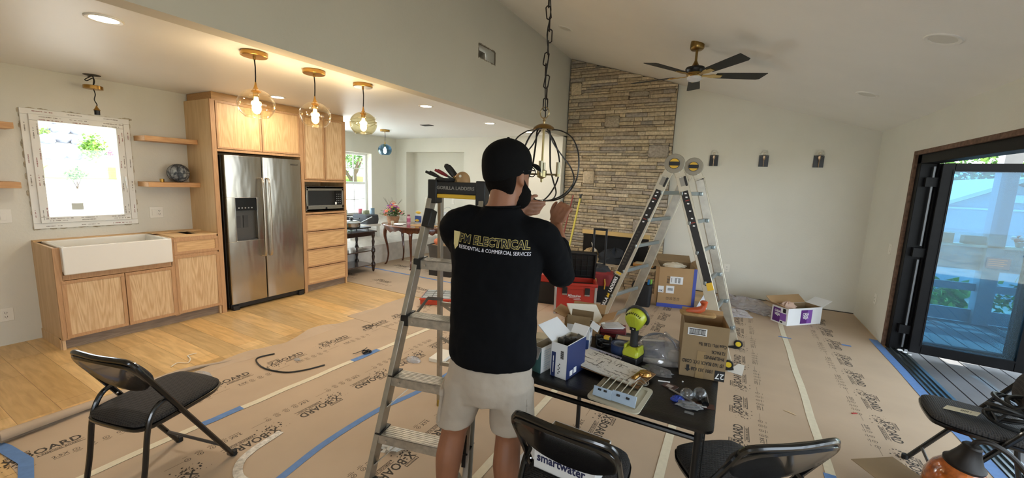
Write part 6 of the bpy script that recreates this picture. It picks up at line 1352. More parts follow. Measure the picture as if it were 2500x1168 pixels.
b = B(); b.tube(spline([(.16, -.03, .012), (.18, -.02, .02), (.205, -.035, .014), (.20, -.06, .01), (.17, -.055, .016), (.165, -.075, .01), (.19, -.08, .014), (.205, -.06, .02), (.175, -.04, .024)], 4), .0028, 6); b.build('wire_clip', mat('clip_wire', '#a2a2a0', .3, 1), o, smooth=True)
o2 = thing('document', 'white printed sheet under the clipboard reaching towards the tape roll', 'paper', (-.515, 2.01, T+.001), -13); b = B(); b.box(-.12, .13, -.05, .05, 0, .003); b.i = 1
for k in range(16): b.box(-.06+k*.011, -.053+k*.011+.003*(k % 3), .012, .024+.006*(k % 2), .003, .0034)
b.build('sheet', [mat('sheet_lavender', '#c3c4dc', .7), inkb], o2)
# fluorescent louvre fixture
o = thing('louvre_fixture', 'pale metal louvred light fixture half under the clipboard, overhanging the table edge', 'light fixture', (-.375, 1.66, T), -5)
o.location = (-.345, 1.665, T+.001)
cre = mat('fixture_cream', '#b5b09c', .5); blm = mat('fixture_blue_white', '#a3b6ca', .4)
b = B(); P = rrect(.22, .24, .025); P2 = rrect(.185, .205, .02); P3 = rrect(.18, .20, .02)
b.rings([[(x, y, 0) for x, y in P], [(x, y, .006) for x, y in P], [(x, y, .008) for x, y in P2], [(x, y, .003) for x, y in P3]]); b.build('tray', cre, o, smooth=True, ang=25)
for k in range(6): b = B(); b.box(-.0015, .0015, -.066, .095, -.014, .014, TR(-.075+.028*k, .0, .019, 0, 22, 0)); b.build('louvre', cre, o)
b = B(); 
for s in (0, 1): b.box(-.092+s*.08, -.012+s*.10, -.004, .0, .0, .040+.004*s, TR(0, -.088+.004*s, .007, -22, 0, 0))
b.i = 1
for x in (-.065, -.04, .015, .055): b.cbox((x, -.081, .036), (.014, .006, .008), rot(-22, 0, 0))
b.build('end_bracket', [blm, blackp], o, bevel=.001)
# small things at the right front
o = thing('blister_card', 'clear bulb blister packs with blue insert at the right front of the table', 'package', (-.07, 1.76, T), 8)
b = B(); b.box(-.05, .085, -.02, .02, 0, .002); b.i = 1; b.box(.02, .055, -.018, .0, .002, .0026); b.build('backing_card', [mat('card_brown', '#4a2a1f', .5), bwhite], o)
b = B(); b.ball((.03, .035, .03), .028, 14, (1, 1.2, 1)); b.build('bubble', clear_glass('blister', '#dfe3e6', 1.7, rough=.03, haze=.06), o, smooth=2)
b = B(); b.ball((-.02, .02, .026), .026, 14, (1.1, 1.1, .95)); b.build('bubble', clear_glass('blister', '#dfe3e6', 1.7), o, smooth=2)
b = B(); b.tube([(.04, .05, .02), (.05, -.01, .012)], [.022, .014], 10); b.build('bulb_neck', mat('neck_dark', '#2c2d2f', .2, .8), o, smooth=True)
b = B(); crumple(b, .028, .02, .02, 12, 14, 8, .5); oo = b.build('blue_insert', mat('insert_blue', '#2440a0', .4), o); oo.location = (-.055, 0, 0)
b = B(); crumple(b, .05, .022, .02, 17, 16, 8, .6); oo = b.build('clear_insert', clear_glass('insert_clear', '#cfd3d8', 1.8, haze=.2), o); oo.location = (-.01, -.035, 0)
b = B(); b.tube([(-.17, 1.83, T+.005), (-.06, 1.76, T+.004)], .004, 8); tag(b.build('drinking_straw', mat('rod_white', '#9a9590', .4), smooth=True), 'thin pale rod lying left of the blister packs', 'rod')
b = B(); b.box(-.03, .03, -.022, .022, 0, .003, TR(-.17, 1.86, T, az=-22)); b.i = 1; b.box(-.015, .012, -.014, .01, .003, .0036, TR(-.17, 1.86, T, az=-22)); tag(b.build('instruction_card', [mat('card_maroon', '#4c3733', .5), mat('card_pic', '#a79c97', .6)]), 'small printed card on the table in front of the tall carton', 'card')
b = B(); b.tube([(-.225, 1.88, T+.004), (-.175, 1.895, T+.004)], .003, 8); tag(b.build('chalk_stick', mat('white_stick', '#dcdcdc', .5), smooth=True), 'short white stick by the wire clip', 'stick')
b = B(); b.ball((-.125, 1.935, T+.004), .004, 8); tag(b.build('wall_plug', mat('white_plug', '#dadada', .5), smooth=True), 'tiny white plug on the table in front of the tall carton', 'plug')
b = B(); b.box(-.09, -.055, 1.665, 1.68, T, T+.002); tag(b.build('label_strip', mat('strip_grey', '#6a6c6e', .5)), 'narrow grey label strip in front of the blister packs', 'label')
# ============================================================ piles by the fireplace
red = mat('toolbox_red', '#b02c1c', .45, coat=.15); redd = mat('organizer_red', '#b23a1e', .45)
o = thing('rolling_toolbox', 'open red toolbox with raised black lid behind the worker', 'toolbox', (-1.82, 4.50, 0), 22)
w, d, h = .50, .34, .40
b = B(); t = .02
b.box(0, w, 0, t, 0, h); b.box(0, w, d-t, d, 0, h); b.box(0, t, t, d-t, 0, h); b.box(w-t, w, t, d-t, 0, h); b.box(0, w, 0, d, 0, t); b.box(-.012, w+.012, -.012, .0, h-.075, h-.03); b.box(-.015, w+.015, -.02, .02, h-.03, h); b.box(-.012, .01, 0, d, h-.03, h); b.box(w-.01, w+.012, 0, d, h-.03, h)
b.build('toolbox_body', red, o, bevel=.006)
b = B(); b.box(-.006, .022, -.016, .0, .0, h-.04); b.box(w-.022, w+.006, -.016, .0, .0, h-.04); b.build('corner_strip', mat('strip_silver', '#b9b5b0', .3, .6), o, bevel=.002)
for x in (.09, .36): b = B(); b.box(x, x+.06, -.03, -.012, h-.13, h-.05); b.i = 1; b.box(x+.0, x+.06, -.02, -.012, h-.15, h-.13); b.build('latch', [blackp, mat('latch_steel', '#a8a6a4', .3, .9)], o, bevel=.003)
b = B(); F = frame((w*.47, -.014, h-.155), (1, 0, 0), (0, 0, 1)); b.text('Milwaukee', .045, F, .0006, bold=.0006, shear=.25, sx=.8); b.box(-.06, .07, -.028, -.024, 0, .0008, F); b.text('PACKOUT', .018, F @ TR(.04, -.045, 0), .0005, bold=.0003); b.build('lettering', inkw, o)
b = B(TR(0, d+.01, h+.005, ax=12)); b.box(0, w, -.03, 0, 0, .36); b.i = 0
for k in range(7): b.box(.03+k*.072, .038+k*.072, -.042, -.03, .02, .34)
for k in range(5): b.box(.03, w-.03, -.042, -.03, .03+k*.072, .038+k*.072)
ringb = ((0, w, 0, .03), (0, w, .33, .36)); b.box(0, .02, -.075, 0, 0, .36); b.box(w-.02, w, -.075, 0, 0, .36); b.box(0, w, -.075, 0, .34, .36)
b.build('lid', mat('lid_black', '#111113', .5), o, bevel=.004)
b = B(); b.box(.02, w-.02, .02, d-.02, .04, h-.06); b.build('contents', mat('contents_dark', '#2b1512', .8), o)
o = thing('tool_case_stack', 'dark case with red lid left of the red toolbox, mostly behind the worker', 'toolbox', (-2.22, 4.75, 0), 15); b = B(); b.box(0, .34, 0, .3, 0, .30); b.build('case_body', blackp, o, bevel=.01); b = B(); b.box(-.005, .345, -.005, .305, .30, .40); b.build('case_lid', red, o, bevel=.01)
# trolley bag with telescopic handle
o = thing('rolling_tool_bag', 'black and red rolling tool bag with raised telescopic handle by the hearth', 'tool bag', (-1.58, 5.42, 0), 12)
b = B(); b.rings([[(x, y, z) for x, y in rrect(w, dd, .06)] for w, dd, z in ((.46, .3, 0), (.48, .32, .03), (.47, .31, .24))]); b.build('bag_base', mat('bag_black', '#0f0e0f', .7), o, smooth=True)
b = B(); b.rings([[(x, y, z) for x, y in rrect(w, dd, .06)] for w, dd, z in ((.45, .30, .22), (.47, .31, .30), (.44, .29, .40), (.38, .24, .42))]); b.build('bag_panel', mat('bag_red', '#7e2222', .7, noise_=.2), o, smooth=True)
b = B()
for x in (-.085, .085): b.box(x-.014, x+.014, .14, .165, .3, .98)
b.box(-.1, .1, .135, .17, .96, .99); b.box(-.11, .11, .13, .17, .3, .42); b.build('telescopic_handle', mat('handle_black', '#151517', .4), o, bevel=.006)
for x in (-.08, .0, .12): b = B(); b.tube([(x, -.16, .34), (x+.01, -.165, .28), (x+.004, -.165, .2)], [.008, .01, .008], 8); b.build('tool_grip', mat('grip_yellow', '#c79a2e', .4), o, smooth=True)
b = B(); crumple(b, .2, .12, .12, 31, amp=.4); oo = b.build('bag_flap', mat('bag_grey', '#2b2c2f', .7), o, smooth=True); oo.location = (0, 0, .38)
o = thing('tool_tote', 'small black tool tote with pink and red handles beside the brown carton', 'tool bag', (-.98, 5.55, 0), 5); b = B(); b.rings([[(x, y, z) for x, y in rrect(w, dd, .04)] for w, dd, z in ((.24, .22, 0), (.26, .24, .28), (.25, .23, .3), (.2, .18, .29))]); b.build('tote_body', mat('bag_black', '#0f0e0f', .7), o, smooth=True)
for i, (x, c) in enumerate(((-.07, '#b0323c'), (.0, '#c7607c'), (.07, '#2a6a9a'), (.1, '#7cb04a'))): b = B(); b.tube([(x, -.05+.03*i, .22), (x+.01, -.06+.03*i, .36)], [.016, .014], 8); b.build('tool_grip', mat('grip_'+c.strip('#'), c, .4), o, smooth=True)
# things on the hearth
b = B(); crumple(b, .30, .16, .22, 41, amp=.35); o = tag(b.build('dark_jacket', mat('jacket_navy', '#23272d', .9), smooth=True), 'dark jacket heaped on the hearth behind the telescopic handle', 'jacket'); o.location = (-1.62, 6.5, .34)
b = B(); crumple(b, .17, .13, .19, 47, amp=.5); o = tag(b.build('tan_cloth', mat('cloth_tan', '#a58d66', .9), smooth=True), 'tan canvas cloth bundle left of the dark jacket on the hearth', 'cloth'); o.location = (-2.02, 6.46, .34)
b = B(); b.tube([(-1.9, 6.35, .53), (-1.94, 6.33, .60), (-1.97, 6.33, .67)], [.014, .012, .004], 8); tag(b.build('antler', mat('horn_white', '#cfc9bb', .5), smooth=True), 'small curved white horn shape sticking up from the cloth', 'horn')
b = B(); b.box(-1.32, -.96, 6.42, 6.66, .347, .36, ); b.i = 1; b.box(-1.30, -1.0, 6.40, 6.62, .36, .395); b.i = 2; b.box(-1.28, -.98, 6.42, 6.6, .395, .40); o = tag(b.build('floor_samples', [mat('sample_black', '#14120f', .6), mat('sample_oak', '#b98545', .5), mat('sample_pale', '#c9c0a2', .6)], bevel=.002), 'stack of orange and dark sample boards at the right end of the hearth', 'boards')
b = B(); b.tube([(-2.60, 6.30, 0), (-2.49, 6.76, 1.40)], .012, 8); tag(b.build('red_rod', mat('rod_red', '#8a3a34', .5)), 'thin dark red rod leaning on the wall left of the stone', 'rod')
o = thing('yellow_pole', 'yellow pole with black tip leaning against the stone fireplace', 'pole', (0, 0, 0)); b = B(); b.tube([(-2.45, 6.35, 0), (-2.345, 6.72, 1.35)], .017, 10); b.build('pole_body', mat('pole_yellow', '#d2c043', .4), o, smooth=True); b = B(); b.tube([(-2.345, 6.72, 1.35), (-2.342, 6.735, 1.42)], .02, 10); b.tube([(-2.38, 6.73, 1.41), (-2.31, 6.735, 1.42)], .01, 8); b.build('pole_tip', blackp, o, smooth=True)
# big brown carton with blue taped edges
w, d, h = .46, .5, .55
o = carton('large_carton', 'large brown carton with blue corner tape and shipping labels near the ladder', 'box', (-.78, 5.60, 0), 14, w, d, h, card, (('b', 20, .2), ('r', 35, .17), ('l', 8, .12)), cardd, .005)
F = face(o, 'f', w, d); G = face(o, 'r', w, d); b = B(); b.box(-.006, w+.006, -.001, .055, -.001, .001, F); b.box(w-.035, w+.004, .05, h, -.001, .001, F); b.box(-.002, d, 0, .05, -.001, .001, G); b.box(-.002, .03, .05, h, -.001, .001, G)
b.i = 1; b.box(.14, .30, .33, .43, 0, .001, F); b.box(.10, .20, .20, .30, 0, .001, F); b.box(-.0, .07, .2, .29, 0, .0012, F)
b.i = 2
for x, y, a, c in ((.155, .35, .01, .06), (.20, .345, .025, .07), (.24, .345, .03, .07), (.12, .235, .065, .035), (.22, .41, .02, .01)): 
    for q in range(int(a/.005)): b.box(x+q*.005, x+q*.005+.0028, y, y+c, .001, .0014, F)
for k in range(4): b.box(.11+k*.045, .14+k*.045, .11, .145, 0, .0008, F); 
b.i = 3
for k in range(4): b.box(.113+k*.045, .137+k*.045, .113, .142, .0005, .0012, F)
b.i = 2
for k in range(4): b.prism([(-.008, .008), (.008, .008), (.002, 0), (.002, -.008), (-.002, -.008), (-.002, 0)], 0, .0014, F @ TR(.125+k*.045, .128, 0))
for k in range(6): b.box(.10, .135, .335+k*.016, .343+k*.016, 0, .0008, F)
b.text('OK', .035, F @ TR(.035, .225, .001), .0006, bold=.0008)
b.build('box_printing', [mat('tape_blue_dark', '#39489a', .5), bwhite, inkb, card], o)
b = B(); crumple(b, .15, .10, .05, 55, amp=.4); oo = b.build('packing_paper', mat('pack_paper', '#c9bfaa', .85), o, smooth=True); oo.location = (.2, .15, h-.01)
# wine carton on the floor
w, d, h = .53, .22, .215
o = carton('wine_carton', 'white and purple wine carton with open flaps on the floor by the back wall', 'box', (.71, 5.70, 0), 44, w, d, h, bwhite, (('b', 35, .13, card), ('r', 25, .16, bwhite), ('l', 25, .15, card), ('f', -40, .0) if 0 else ('f', -15, .0001)), cardd, .004)
o.location = (.70, 5.70, 0); o.rotation_euler[2] = R(44)
for c_ in [q for q in COL.objects if q.parent == o]: pass
F = face(o, 'f', w, d); G = face(o, 'l', w, d)
pur = mat('print_purple', '#54216e', .5); purl = mat('print_violet', '#7d4fa0', .5)
b = B(); b.box(.2, .30, .02, .19, -.001, .0008, F); b.i = 1; b.box(.30, .375, .02, .19, -.001, .0008, F); b.i = 2; b.text('CASA', .05, F @ TR(.275, .135, .001), .0006, bold=.0012, sx=.75); b.text('VIEJA', .05, F @ TR(.275, .095, .001), .0006, bold=.0012, sx=.75)
b.i = 0; b.box(.02, .12, .02, .19, -.001, .0008, G); b.i = 1; b.box(.12, .2, .05, .14, -.001, .0008, G); b.i = 2; b.text('CASA', .042, G @ TR(.08, .15, .001), .0006, bold=.0012, sx=.75); b.text('VIEJA', .042, G @ TR(.08, .11, .001), .0006, bold=.0012, sx=.75)
b.i = 3; b.box(.15, .19, .15, .2, 0, .0008, G); b.box(.13, .16, .02, .04, 0, .0008, G)
b.build('box_printing', [pur, purl, inkw, inkb], o)
b = B(); crumple(b, .1, .07, .08, 61, amp=.4); oo = b.build('packing_paper', mat('pack_paper_pink', '#b89b88', .85), o, smooth=True); oo.location = (.12, .12, h-.03)
# plastic wrap pile
for i, (x, y, rx, ry, h_, lb) in enumerate(((.28, 6.30, .26, .18, .13, 'crumpled clear wrap in the pile by the wall, left of the wine carton'), (.50, 6.15, .16, .16, .09, 'crumpled clear wrap touching the wine carton'), (.16, 5.82, .16, .11, .07, 'flattened clear wrap nearest the ladder wheels'), (.05, 6.45, .15, .13, .10, 'clear wrap lying against the back wall'))):
    b = B(); crumple(b, rx, ry, h_, 70+i*3, 26, 14, .5); o = tag(b.build('plastic_wrap', clear_glass('wrap_film', '#ebe8ea', 1.7, rough=.12, haze=.3)), lb, 'plastic wrap', 'crumpled plastic wrap by the back wall'); o.location = (x, y, .004)
b = B(); crumple(b, .10, .06, .07, 90, amp=.45); o = tag(b.build('bubble_wrap', clear_glass('wrap_film', '#dcdadf', 1.7)), 'small piece of clear bubble wrap on the floor between ladder and large carton', 'plastic wrap'); o.location = (-.28, 5.05, .004)
b = B(); b.rings([[(x, -.004, z) for x, z in ((-.1, 0), (.1, 0), (.1, .18), (.0, .28), (-.1, .06))], [(x, .004, z) for x, z in ((-.1, 0), (.1, 0), (.1, .18), (.0, .28), (-.1, .06))]]); o = tag(b.build('foam_corner', mat('foam_grey', '#c9ccd2', .6)), 'white foam corner piece leaning on the large carton', 'foam'); o.location = (-.20, 5.60, .004); o.rotation_euler = (R(-15), 0, R(10))
# scraps on the floor
b = B(); b.rings([[(x, y, z) for x, y in ((-.06, -.12), (.06, -.13), (.05, .12), (-.0, .13))] for z in (0, .0015)]); o = tag(b.build('white_paper', mat('scrap_white', '#d7d3ca', .8)), 'white sheet on the floor right of the tall table carton', 'paper'); o.location = (.17, 4.02, .005); o.rotation_euler = (0, 0, R(-8))
def scrap(name, label, cat, m, x, y, rx, ry, h_, seed, amp=.5, rz=0):
    b = B(); crumple(b, rx, ry, h_, seed, 18, 10, amp); o = tag(b.build(name, m, smooth=True), label, cat); o.location = (x, y, .004); o.rotation_euler = (0, 0, R(rz)); return o
scrap('crumpled_bag', 'crumpled white paper bag on the floor under the ladder step', 'paper bag', mat('bag_paper_white', '#d9d5ca', .8), -1.62, 1.66, .11, .075, .06, 101, .6, 70)
scrap('plastic_scrap', 'small clear plastic scrap on the floor next to the white tile', 'plastic', wrapm, -2.33, 2.55, .07, .045, .035, 104)
scrap('plastic_scrap', 'small clear plastic scrap by the edge of the bare oak floor', 'plastic', wrapm, -3.50, 1.47, .09, .035, .02, 107)
scrap('plastic_scrap', 'tiny plastic scrap on the printed board near the hose', 'plastic', wrapm, -3.16, 2.02, .03, .02, .015, 109)
b = B(); b.box(-.07, .07, -.11, .11, 0, .03, TR(-2.16, 2.74, .004, az=8)); tag(b.build('foam_tile', mat('tile_white', '#e2ddd0', .7), bevel=.002), 'square white tile lying on the floor behind the ladder rear leg', 'tile')
b = B(); b.box(-.05, .05, -.035, .035, 0, .002, TR(-2.75, 3.28, .004, az=20)); tag(b.build('paper_scrap', mat('scrap_white', '#d7d3ca', .8)), 'small white paper scrap on the floor behind the ladder', 'scrap')
b = B(); b.tube(spline([(-3.42, 1.98, .012), (-3.46, 1.86, .010), (-3.36, 1.80, .010), (-3.20, 1.78, .010), (-3.02, 1.83, .010), (-2.93, 1.94, .010), (-2.88, 2.08, .010)], 6), .006, 7); tag(b.build('black_hose', black, smooth=True), 'thin curved black hose lying on the brown paper', 'hose')
o = thing('wire_clippings', 'small heap of black wire clippings on the blue tape piece', 'wires', (-2.79, 2.44, .006)); b = B(); r_ = random.Random(5)
b.tube(spline([(r_.uniform(-.035, .035), r_.uniform(-.04, .04), r_.uniform(.004, .02)) for i in range(18)], 4), .0045, 6); b.build('clippings', black, o, smooth=True)
b = B(); b.tube([(-.07+.02*math.cos(a), -.02+.09*math.sin(a), .01) for a in [R(-60+150*k/10) for k in range(11)]], .003, 6); b.build('wire_loop', black, o)
b = B(); b.tube(spline([(-3.86, 1.40, .006), (-3.90, 1.46, .006), (-3.83, 1.50, .008), (-3.90, 1.55, .006), (-3.99, 1.57, .006), (-3.98, 1.63, .008)], 5), .005, 6, flat=.5); tag(b.build('white_string', mat('string_white', '#ded8cc', .8), smooth=True), 'short twisted white string on the bare oak floor', 'string')
b = B(); b.box(-.02, .02, -.006, .006, 0, .006, TR(.93, 3.66, .004, az=35)); tag(b.build('red_clip', mat('clip_red', '#9c3430', .5), bevel=.001), 'small red plastic bit on the paper near the door', 'clip')
b = B(); b.rings([[(x, y, z) for x, y in ((0, 0), (.04, -.004), (.08, -.03), (.075, -.035), (.03, -.012))] for z in (0, .002)]); o = tag(b.build('wood_shaving', mat('shaving', '#c9b08a', .8)), 'pale wood shaving on the floor right of the table', 'shaving'); o.location = (.47, 3.42, .006)
# red organizer case on the floor behind the ladder
o = thing('organizer_case', 'red parts organizer with clear lid on the floor behind the step ladder', 'organizer', (-3.36, 3.80, .005), 28)
b = B(); b.box(0, .50, 0, .38, 0, .085); b.box(-.008, .508, -.008, .388, .06, .085); b.build('case_body', redd, o, bevel=.008)
b = B(); b.box(.01, .49, .01, .37, .087, .098); b.build('case_lid', mat('lid_clear', '#b5bab9', .2, coat=.3), o, bevel=.003)
b = B()
for i in range(4): b.box(.02+i*.118, .026+i*.118, .02, .36, .098, .102); 
for j in range(3): b.box(.02, .48, .1+j*.09, .105+j*.09, .098, .102)
b.build('lid_ribs', mat('rib_dark', '#3a3c3c', .4), o)
b = B(); b.tube(spline([(.38, -.01, .06), (.38, -.03, .03), (.42, -.03, .02), (.44, -.03, .04), (.44, -.01, .07)], 4), .006, 6); b.build('handle', mat('handle_steel', '#8c8478', .4, .7), o, smooth=True)
for x in (.1, .2): b = B(); b.box(x, x+.06, -.014, 0, .05, .095); b.build('latch', redd, o, bevel=.003)
# ============================================================ chair cargo and right foreground
w, d, h = .25, .19, .10
o = carton('water_carton', 'open white water bottle carton with navy lettering on the chair seat', 'box', (-.60, 1.36, .468), -2, w, d, h, bwhite, (), cardd, .003)
F = face(o, 'f', w, d); b = B(); b.text('smartwater', .05, F @ TR(w*.45, h*.5, 0), .0005, bold=.0012, sx=.86); b.text('glaceau', .012, F @ TR(w*.42, h*.8, 0), .0004); G = face(o, 'r', w, d); b.ball((0, 0, 0), .0001, 4); b.rings([[Vector(G @ Vector((.10+.016*math.cos(a), h*.6+.03*math.sin(a), z))) for a in [2*math.pi*k/16 for k in range(16)]] for z in (0, .001)]); b.build('box_printing', inkblue, o)
o.location = (-.595, 1.35, .474)
b = B(); b.box(.02, .10, .03, .15, .004, .07, rot(0, 0, 0)); b.i = 1; b.box(.15, .24, .02, .17, .004, .082); b.i = 2; b.tube([(.10, .05, .06), (.14, .13, .08)], .018, 10); b.tube([(.05, .02, .08), (.15, .04, .085)], .004, 6); b.build('contents', [blackp, mat('content_wood', '#8b7350', .8), mat('content_grey', '#50504f', .4, .5)], o)
w, d, h = .13, .2, .17
o = carton('parts_box', 'white labelled box on the floor between the worker and the front chair', 'box', (-.86, 1.66, .005), -6, w, d, h, bwhite, (), None, .003, closed=True)
F = face(o, 'f', w, d); b = B(); b.text('REC', .03, F @ TR(.05, .03, 0), .0005, bold=.001); 
for k in range(8): b.box(.06, .11, .06+k*.013, .064+k*.013, 0, .0006, F)
b.build('box_printing', inkb, o)
# cardboard sheet and flap at lower right
o = carton('open_carton', 'open brown carton in the lower right corner with a raised flap', 'box', (.94, 2.47, .005), 36, .27, .20, .11, card, (('b', 3, .17), ('r', 15, .16), ('l', -55, .09)), cardd, .004)
b = B(); b.box(.03, .10, .185, .20, .1105, .112) ; b.build('torn_edge', mat('torn_white', '#d6cfc2', .9), o)
# amber jug lamp with black cap
o = thing('amber_pendant_shade', 'amber mottled glass shade with black conical cap in the lower right corner', 'lamp', (1.07, 2.65, .09), 0)
o.rotation_euler = (R(6), R(6), 0)
am = mat('amber_glass', '#a4541b', .12, noise_=.6, nscale=22, coat=.6)
b = B(); b.lathe([(.05, .0), (.085, .02), (.11, .08), (.115, .14), (.10, .20), (.07, .245), (.058, .255)], 32); b.build('glass_shade', am, o, smooth=True)
b = B(); b.lathe([(.074, .243), (.076, .255), (.062, .27), (.045, .31), (.034, .345), (.036, .352), (.03, .36), (0, .365)], 28); b.build('shade_cap', mat('cap_bronze', '#1b1613', .5, .4), o, smooth=True)
b = B(); b.tube(spline([(0, 0, .35), (.01, .0, .385), (.05, -.01, .40), (.12, -.02, .37), (.2, -.03, .29), (.28, -.06, .18)], 6), .012, 10); b.build('shade_stem', mat('cap_bronze', '#1b1613', .5, .4), o, smooth=True)
# black cables and lamp parts on the far right chair
o = thing('cable_coil', 'thick coil of black cable and straps piled on the far right chair', 'cables', (1.31, 2.94, .47)); b = B(); r_ = random.Random(33)
for k in range(7):
    c = Vector((r_.uniform(-.02, .12), r_.uniform(-.10, .05), .02+.014*k)); rx, ry = r_.uniform(.07, .11), r_.uniform(.05, .09)
    b.tube([c+Vector((rx*math.cos(a), ry*math.sin(a), .03*math.sin(a+k))) for a in [2*math.pi*i/22 for i in range(22)]], .010, 8, closed=True)
b.build('cable', blackp, o, smooth=True)
b = B(); b.tube(spline([(-.04, -.08, .02), (.02, -.1, .12), (.10, -.12, .15), (.2, -.1, .08), (.26, -.16, -.06)], 6), .006, 8); b.tube(spline([(-.04, -.09, .03), (-.05, -.02, .10), (.04, .03, .13), (.14, .0, .06)], 6), .005, 8); b.build('strap', blackp, o, smooth=True)
b = B(); b.cbox((.10, -.17, -.02), (.05, .03, .03), rot(10, 20, 30)); b.i = 1; b.cbox((.17, -.19, -.05), (.06, .03, .04), rot(0, 30, 10)); b.build('connector', [mat('connector_cream', '#b7aa85', .5), mat('connector_grey', '#7f8183', .5)], o, bevel=.002)
o = thing('chair_tag', 'white care tag hanging on the seat of the far right chair', 'tag', (1.18, 2.94, .478), -32); b = B(); b.box(-.065, .06, -.034, .034, 0, .0015, rot(0, -10, 0)); b.i = 1
for k in range(5): b.box(-.005+k*.006, -.001+k*.006, -.012, .012, .0016, .002, rot(0, -10, 0)); b.box(.03, .033+.0*k, -.015+k*.006, -.012+k*.006, .0016, .002, rot(0, -10, 0))
b.build('tag_card', [mat('tag_cream', '#cfc8ae', .7), mat('tag_ink', '#77705f', .8)], o)
# ============================================================ outdoors
grass = mat('lawn', '#6c9f45', .95, noise_=.15, nscale=6, spec=0); conc = mat('pale_gravel_bank', '#d6d2ca', .9, noise_=.12, nscale=9); soil = mat('gravel', '#b5b0a6', .95, noise_=.25, nscale=14)
stoneb = island('boulder_grey', ['#6f7280', '#8b8e9c', '#a2a4ad', '#7d7f8c'], bump=.5, nscale=5)
leafy = island('leaf_green', ['#3f6b23', '#5f8e2e', '#86ad3c', '#a2c24a', '#4d7a2b'], .6, bump=0); leafd = island('leaf_mid', ['#2f4f22', '#48702e', '#6a9440', '#85ad4b'], .6, bump=0)
def bank(pts, y0, y1, m, name): b = B(); b.prism(pts+[(pts[-1][0], -1), (pts[0][0], -1)], -y0, -y1, frame((0, 0, 0), (1, 0, 0), (0, 0, 1))); return struct(b, name, m)
bank([(-5.66, .35), (-6.6, .75), (-8, .92), (-9.6, 1.2), (-12, 1.30)], -8, 20, conc, 'ground_bank')
b = B(); b.prism([(-12, 1.32), (-14, 1.56), (-14, 1), (-12, 1)], 8, -20, frame((0, 0, 0), (1, 0, 0), (0, 0, 1))); tag(b.build('lawn_strip', grass), 'bright green lawn strip seen through the kitchen window', 'lawn', kind='stuff')
bank([(-14, 1.54), (-15.5, 1.68), (-19, 3.1), (-24, 5.6)], -8, 20, soil, 'ground_slope')
rnd = random.Random(77); k = 0
for i in range(7):
    for j in range(4):
        y = 2.35+i*.33+j*.13+rnd.uniform(-.06, .06); x = -15.9-j*.85+rnd.uniform(-.2, .2); s = rnd.uniform(.17, .27); zt = 1.68+(-15.5-x)*.405+s*.2
        if y > 4.0 and j == 0: continue
        b = B(); rows = []; n = 9
        for q in range(6):
            t = q/5; r = s*math.sin(math.pi*(.12+.86*t)); rows.append([(r*(1+.3*noise.noise(Vector((math.cos(a)*1.5+x, math.sin(a)*1.5+y, t*2))))*math.cos(a), r*.8*(1+.3*noise.noise(Vector((math.cos(a)*1.5, math.sin(a)*1.5, x+t))))*math.sin(a), s*.75*(t*2-1)) for a in [2*math.pi*w/n for w in range(n)]])
        b.rings(rows); o = b.build('boulder', stoneb); o.location = (x, y, zt); o.rotation_euler = (0, 0, R(rnd.uniform(0, 180)))
        tag(o, 'grey boulder in the %s row of rocks on the garden slope' % ('lowest', 'second lowest', 'third', 'topmost')[j], 'rock', 'grey boulders in row %d up the slope' % (j+1))
def foliage(b, c, rx, ry, rz_, n, s, seed, hollow=.3):
    r = random.Random(seed)
    for i in range(n):
        d = Vector((r.gauss(0, 1), r.gauss(0, 1), r.gauss(0, 1))).normalized()*(hollow+(1-hollow)*r.random()); p = Vector(c)+Vector((d.x*rx, d.y*ry, d.z*rz_))
        a = Vector((r.uniform(-1, 1), r.uniform(-1, 1), r.uniform(-.6, 1))).normalized(); q = a.cross(Vector((r.random(), r.random(), r.random()+.1))).normalized(); L = s*r.uniform(.6, 1.3); nn = a.cross(q)*L*.04
        b.rings([[p-nn, p+nn, p+q*.001], [p+a*L*.5+q*L*.25, p+a*L*.5+nn, p+a*L*.5-q*L*.25], [p+a*L-nn*.2, p+a*L+nn*.2, p+a*L+q*.001]])
def bush(name, label, p, rx, ry, rz_, n, s, seed, m=leafy, cat='bush', stem=True, group=None):
    o = thing(name, label, cat, p, 0, group); lift = rz_*.6 if stem else 0; b = B(); foliage(b, (0, 0, rz_+lift), rx, ry, rz_, n, s, seed); tag(b.build('foliage', m, o), kind='stuff')
    if stem:
        b = B()
        for k in range(4): b.tube([(.1*rx*k-.15*rx, 0, 0), (.2*rx*math.cos(k*2), .2*rx*math.sin(k*2), lift), (.5*rx*math.cos(k*2), .5*ry*math.sin(k*2), rz_+lift*.5)], [.06*rx, .05*rx, .02*rx], 6)
        b.build('stem', mat('bark', '#5a4a38', .9), o)
    return o
bush('small_shrub', 'small green shrub on the pale bank outside the kitchen window', (-9.6, 2.44, 1.2), .15, .15, .14, 260, .05, 1, leafd, 'shrub')
bush('garden_bush', 'yellow green bush on the slope beyond the kitchen window', (-15.4, 4.28, 1.68), .3, .3, .40, 700, .09, 2, stem=False)
bush('garden_bush', 'small yellow bush high on the boulder slope', (-17, 3.75, 2.3), .18, .18, .15, 200, .07, 3, stem=False)
bush('flowering_bush', 'pink flowering bush beside the yellow green bush', (-15.8, 4.75, 1.8), .16, .16, .15, 140, .06, 4, island('petal_pink', ['#b7568f', '#d28fb0', '#86ad3c'], bump=0), stem=False)
bush('garden_tree', 'sunlit green tree outside the dining window', (-12.5, 10.4, 1.3), 1.1, 1.1, .7, 1500, .12, 5, leafd, 'tree')
b = B(); b.box(-14.4, -14.2, 8, 16, 1, 3.2); struct(b, 'wall_neighbour', mat('neighbour_wall', '#d9d8d2', .8))
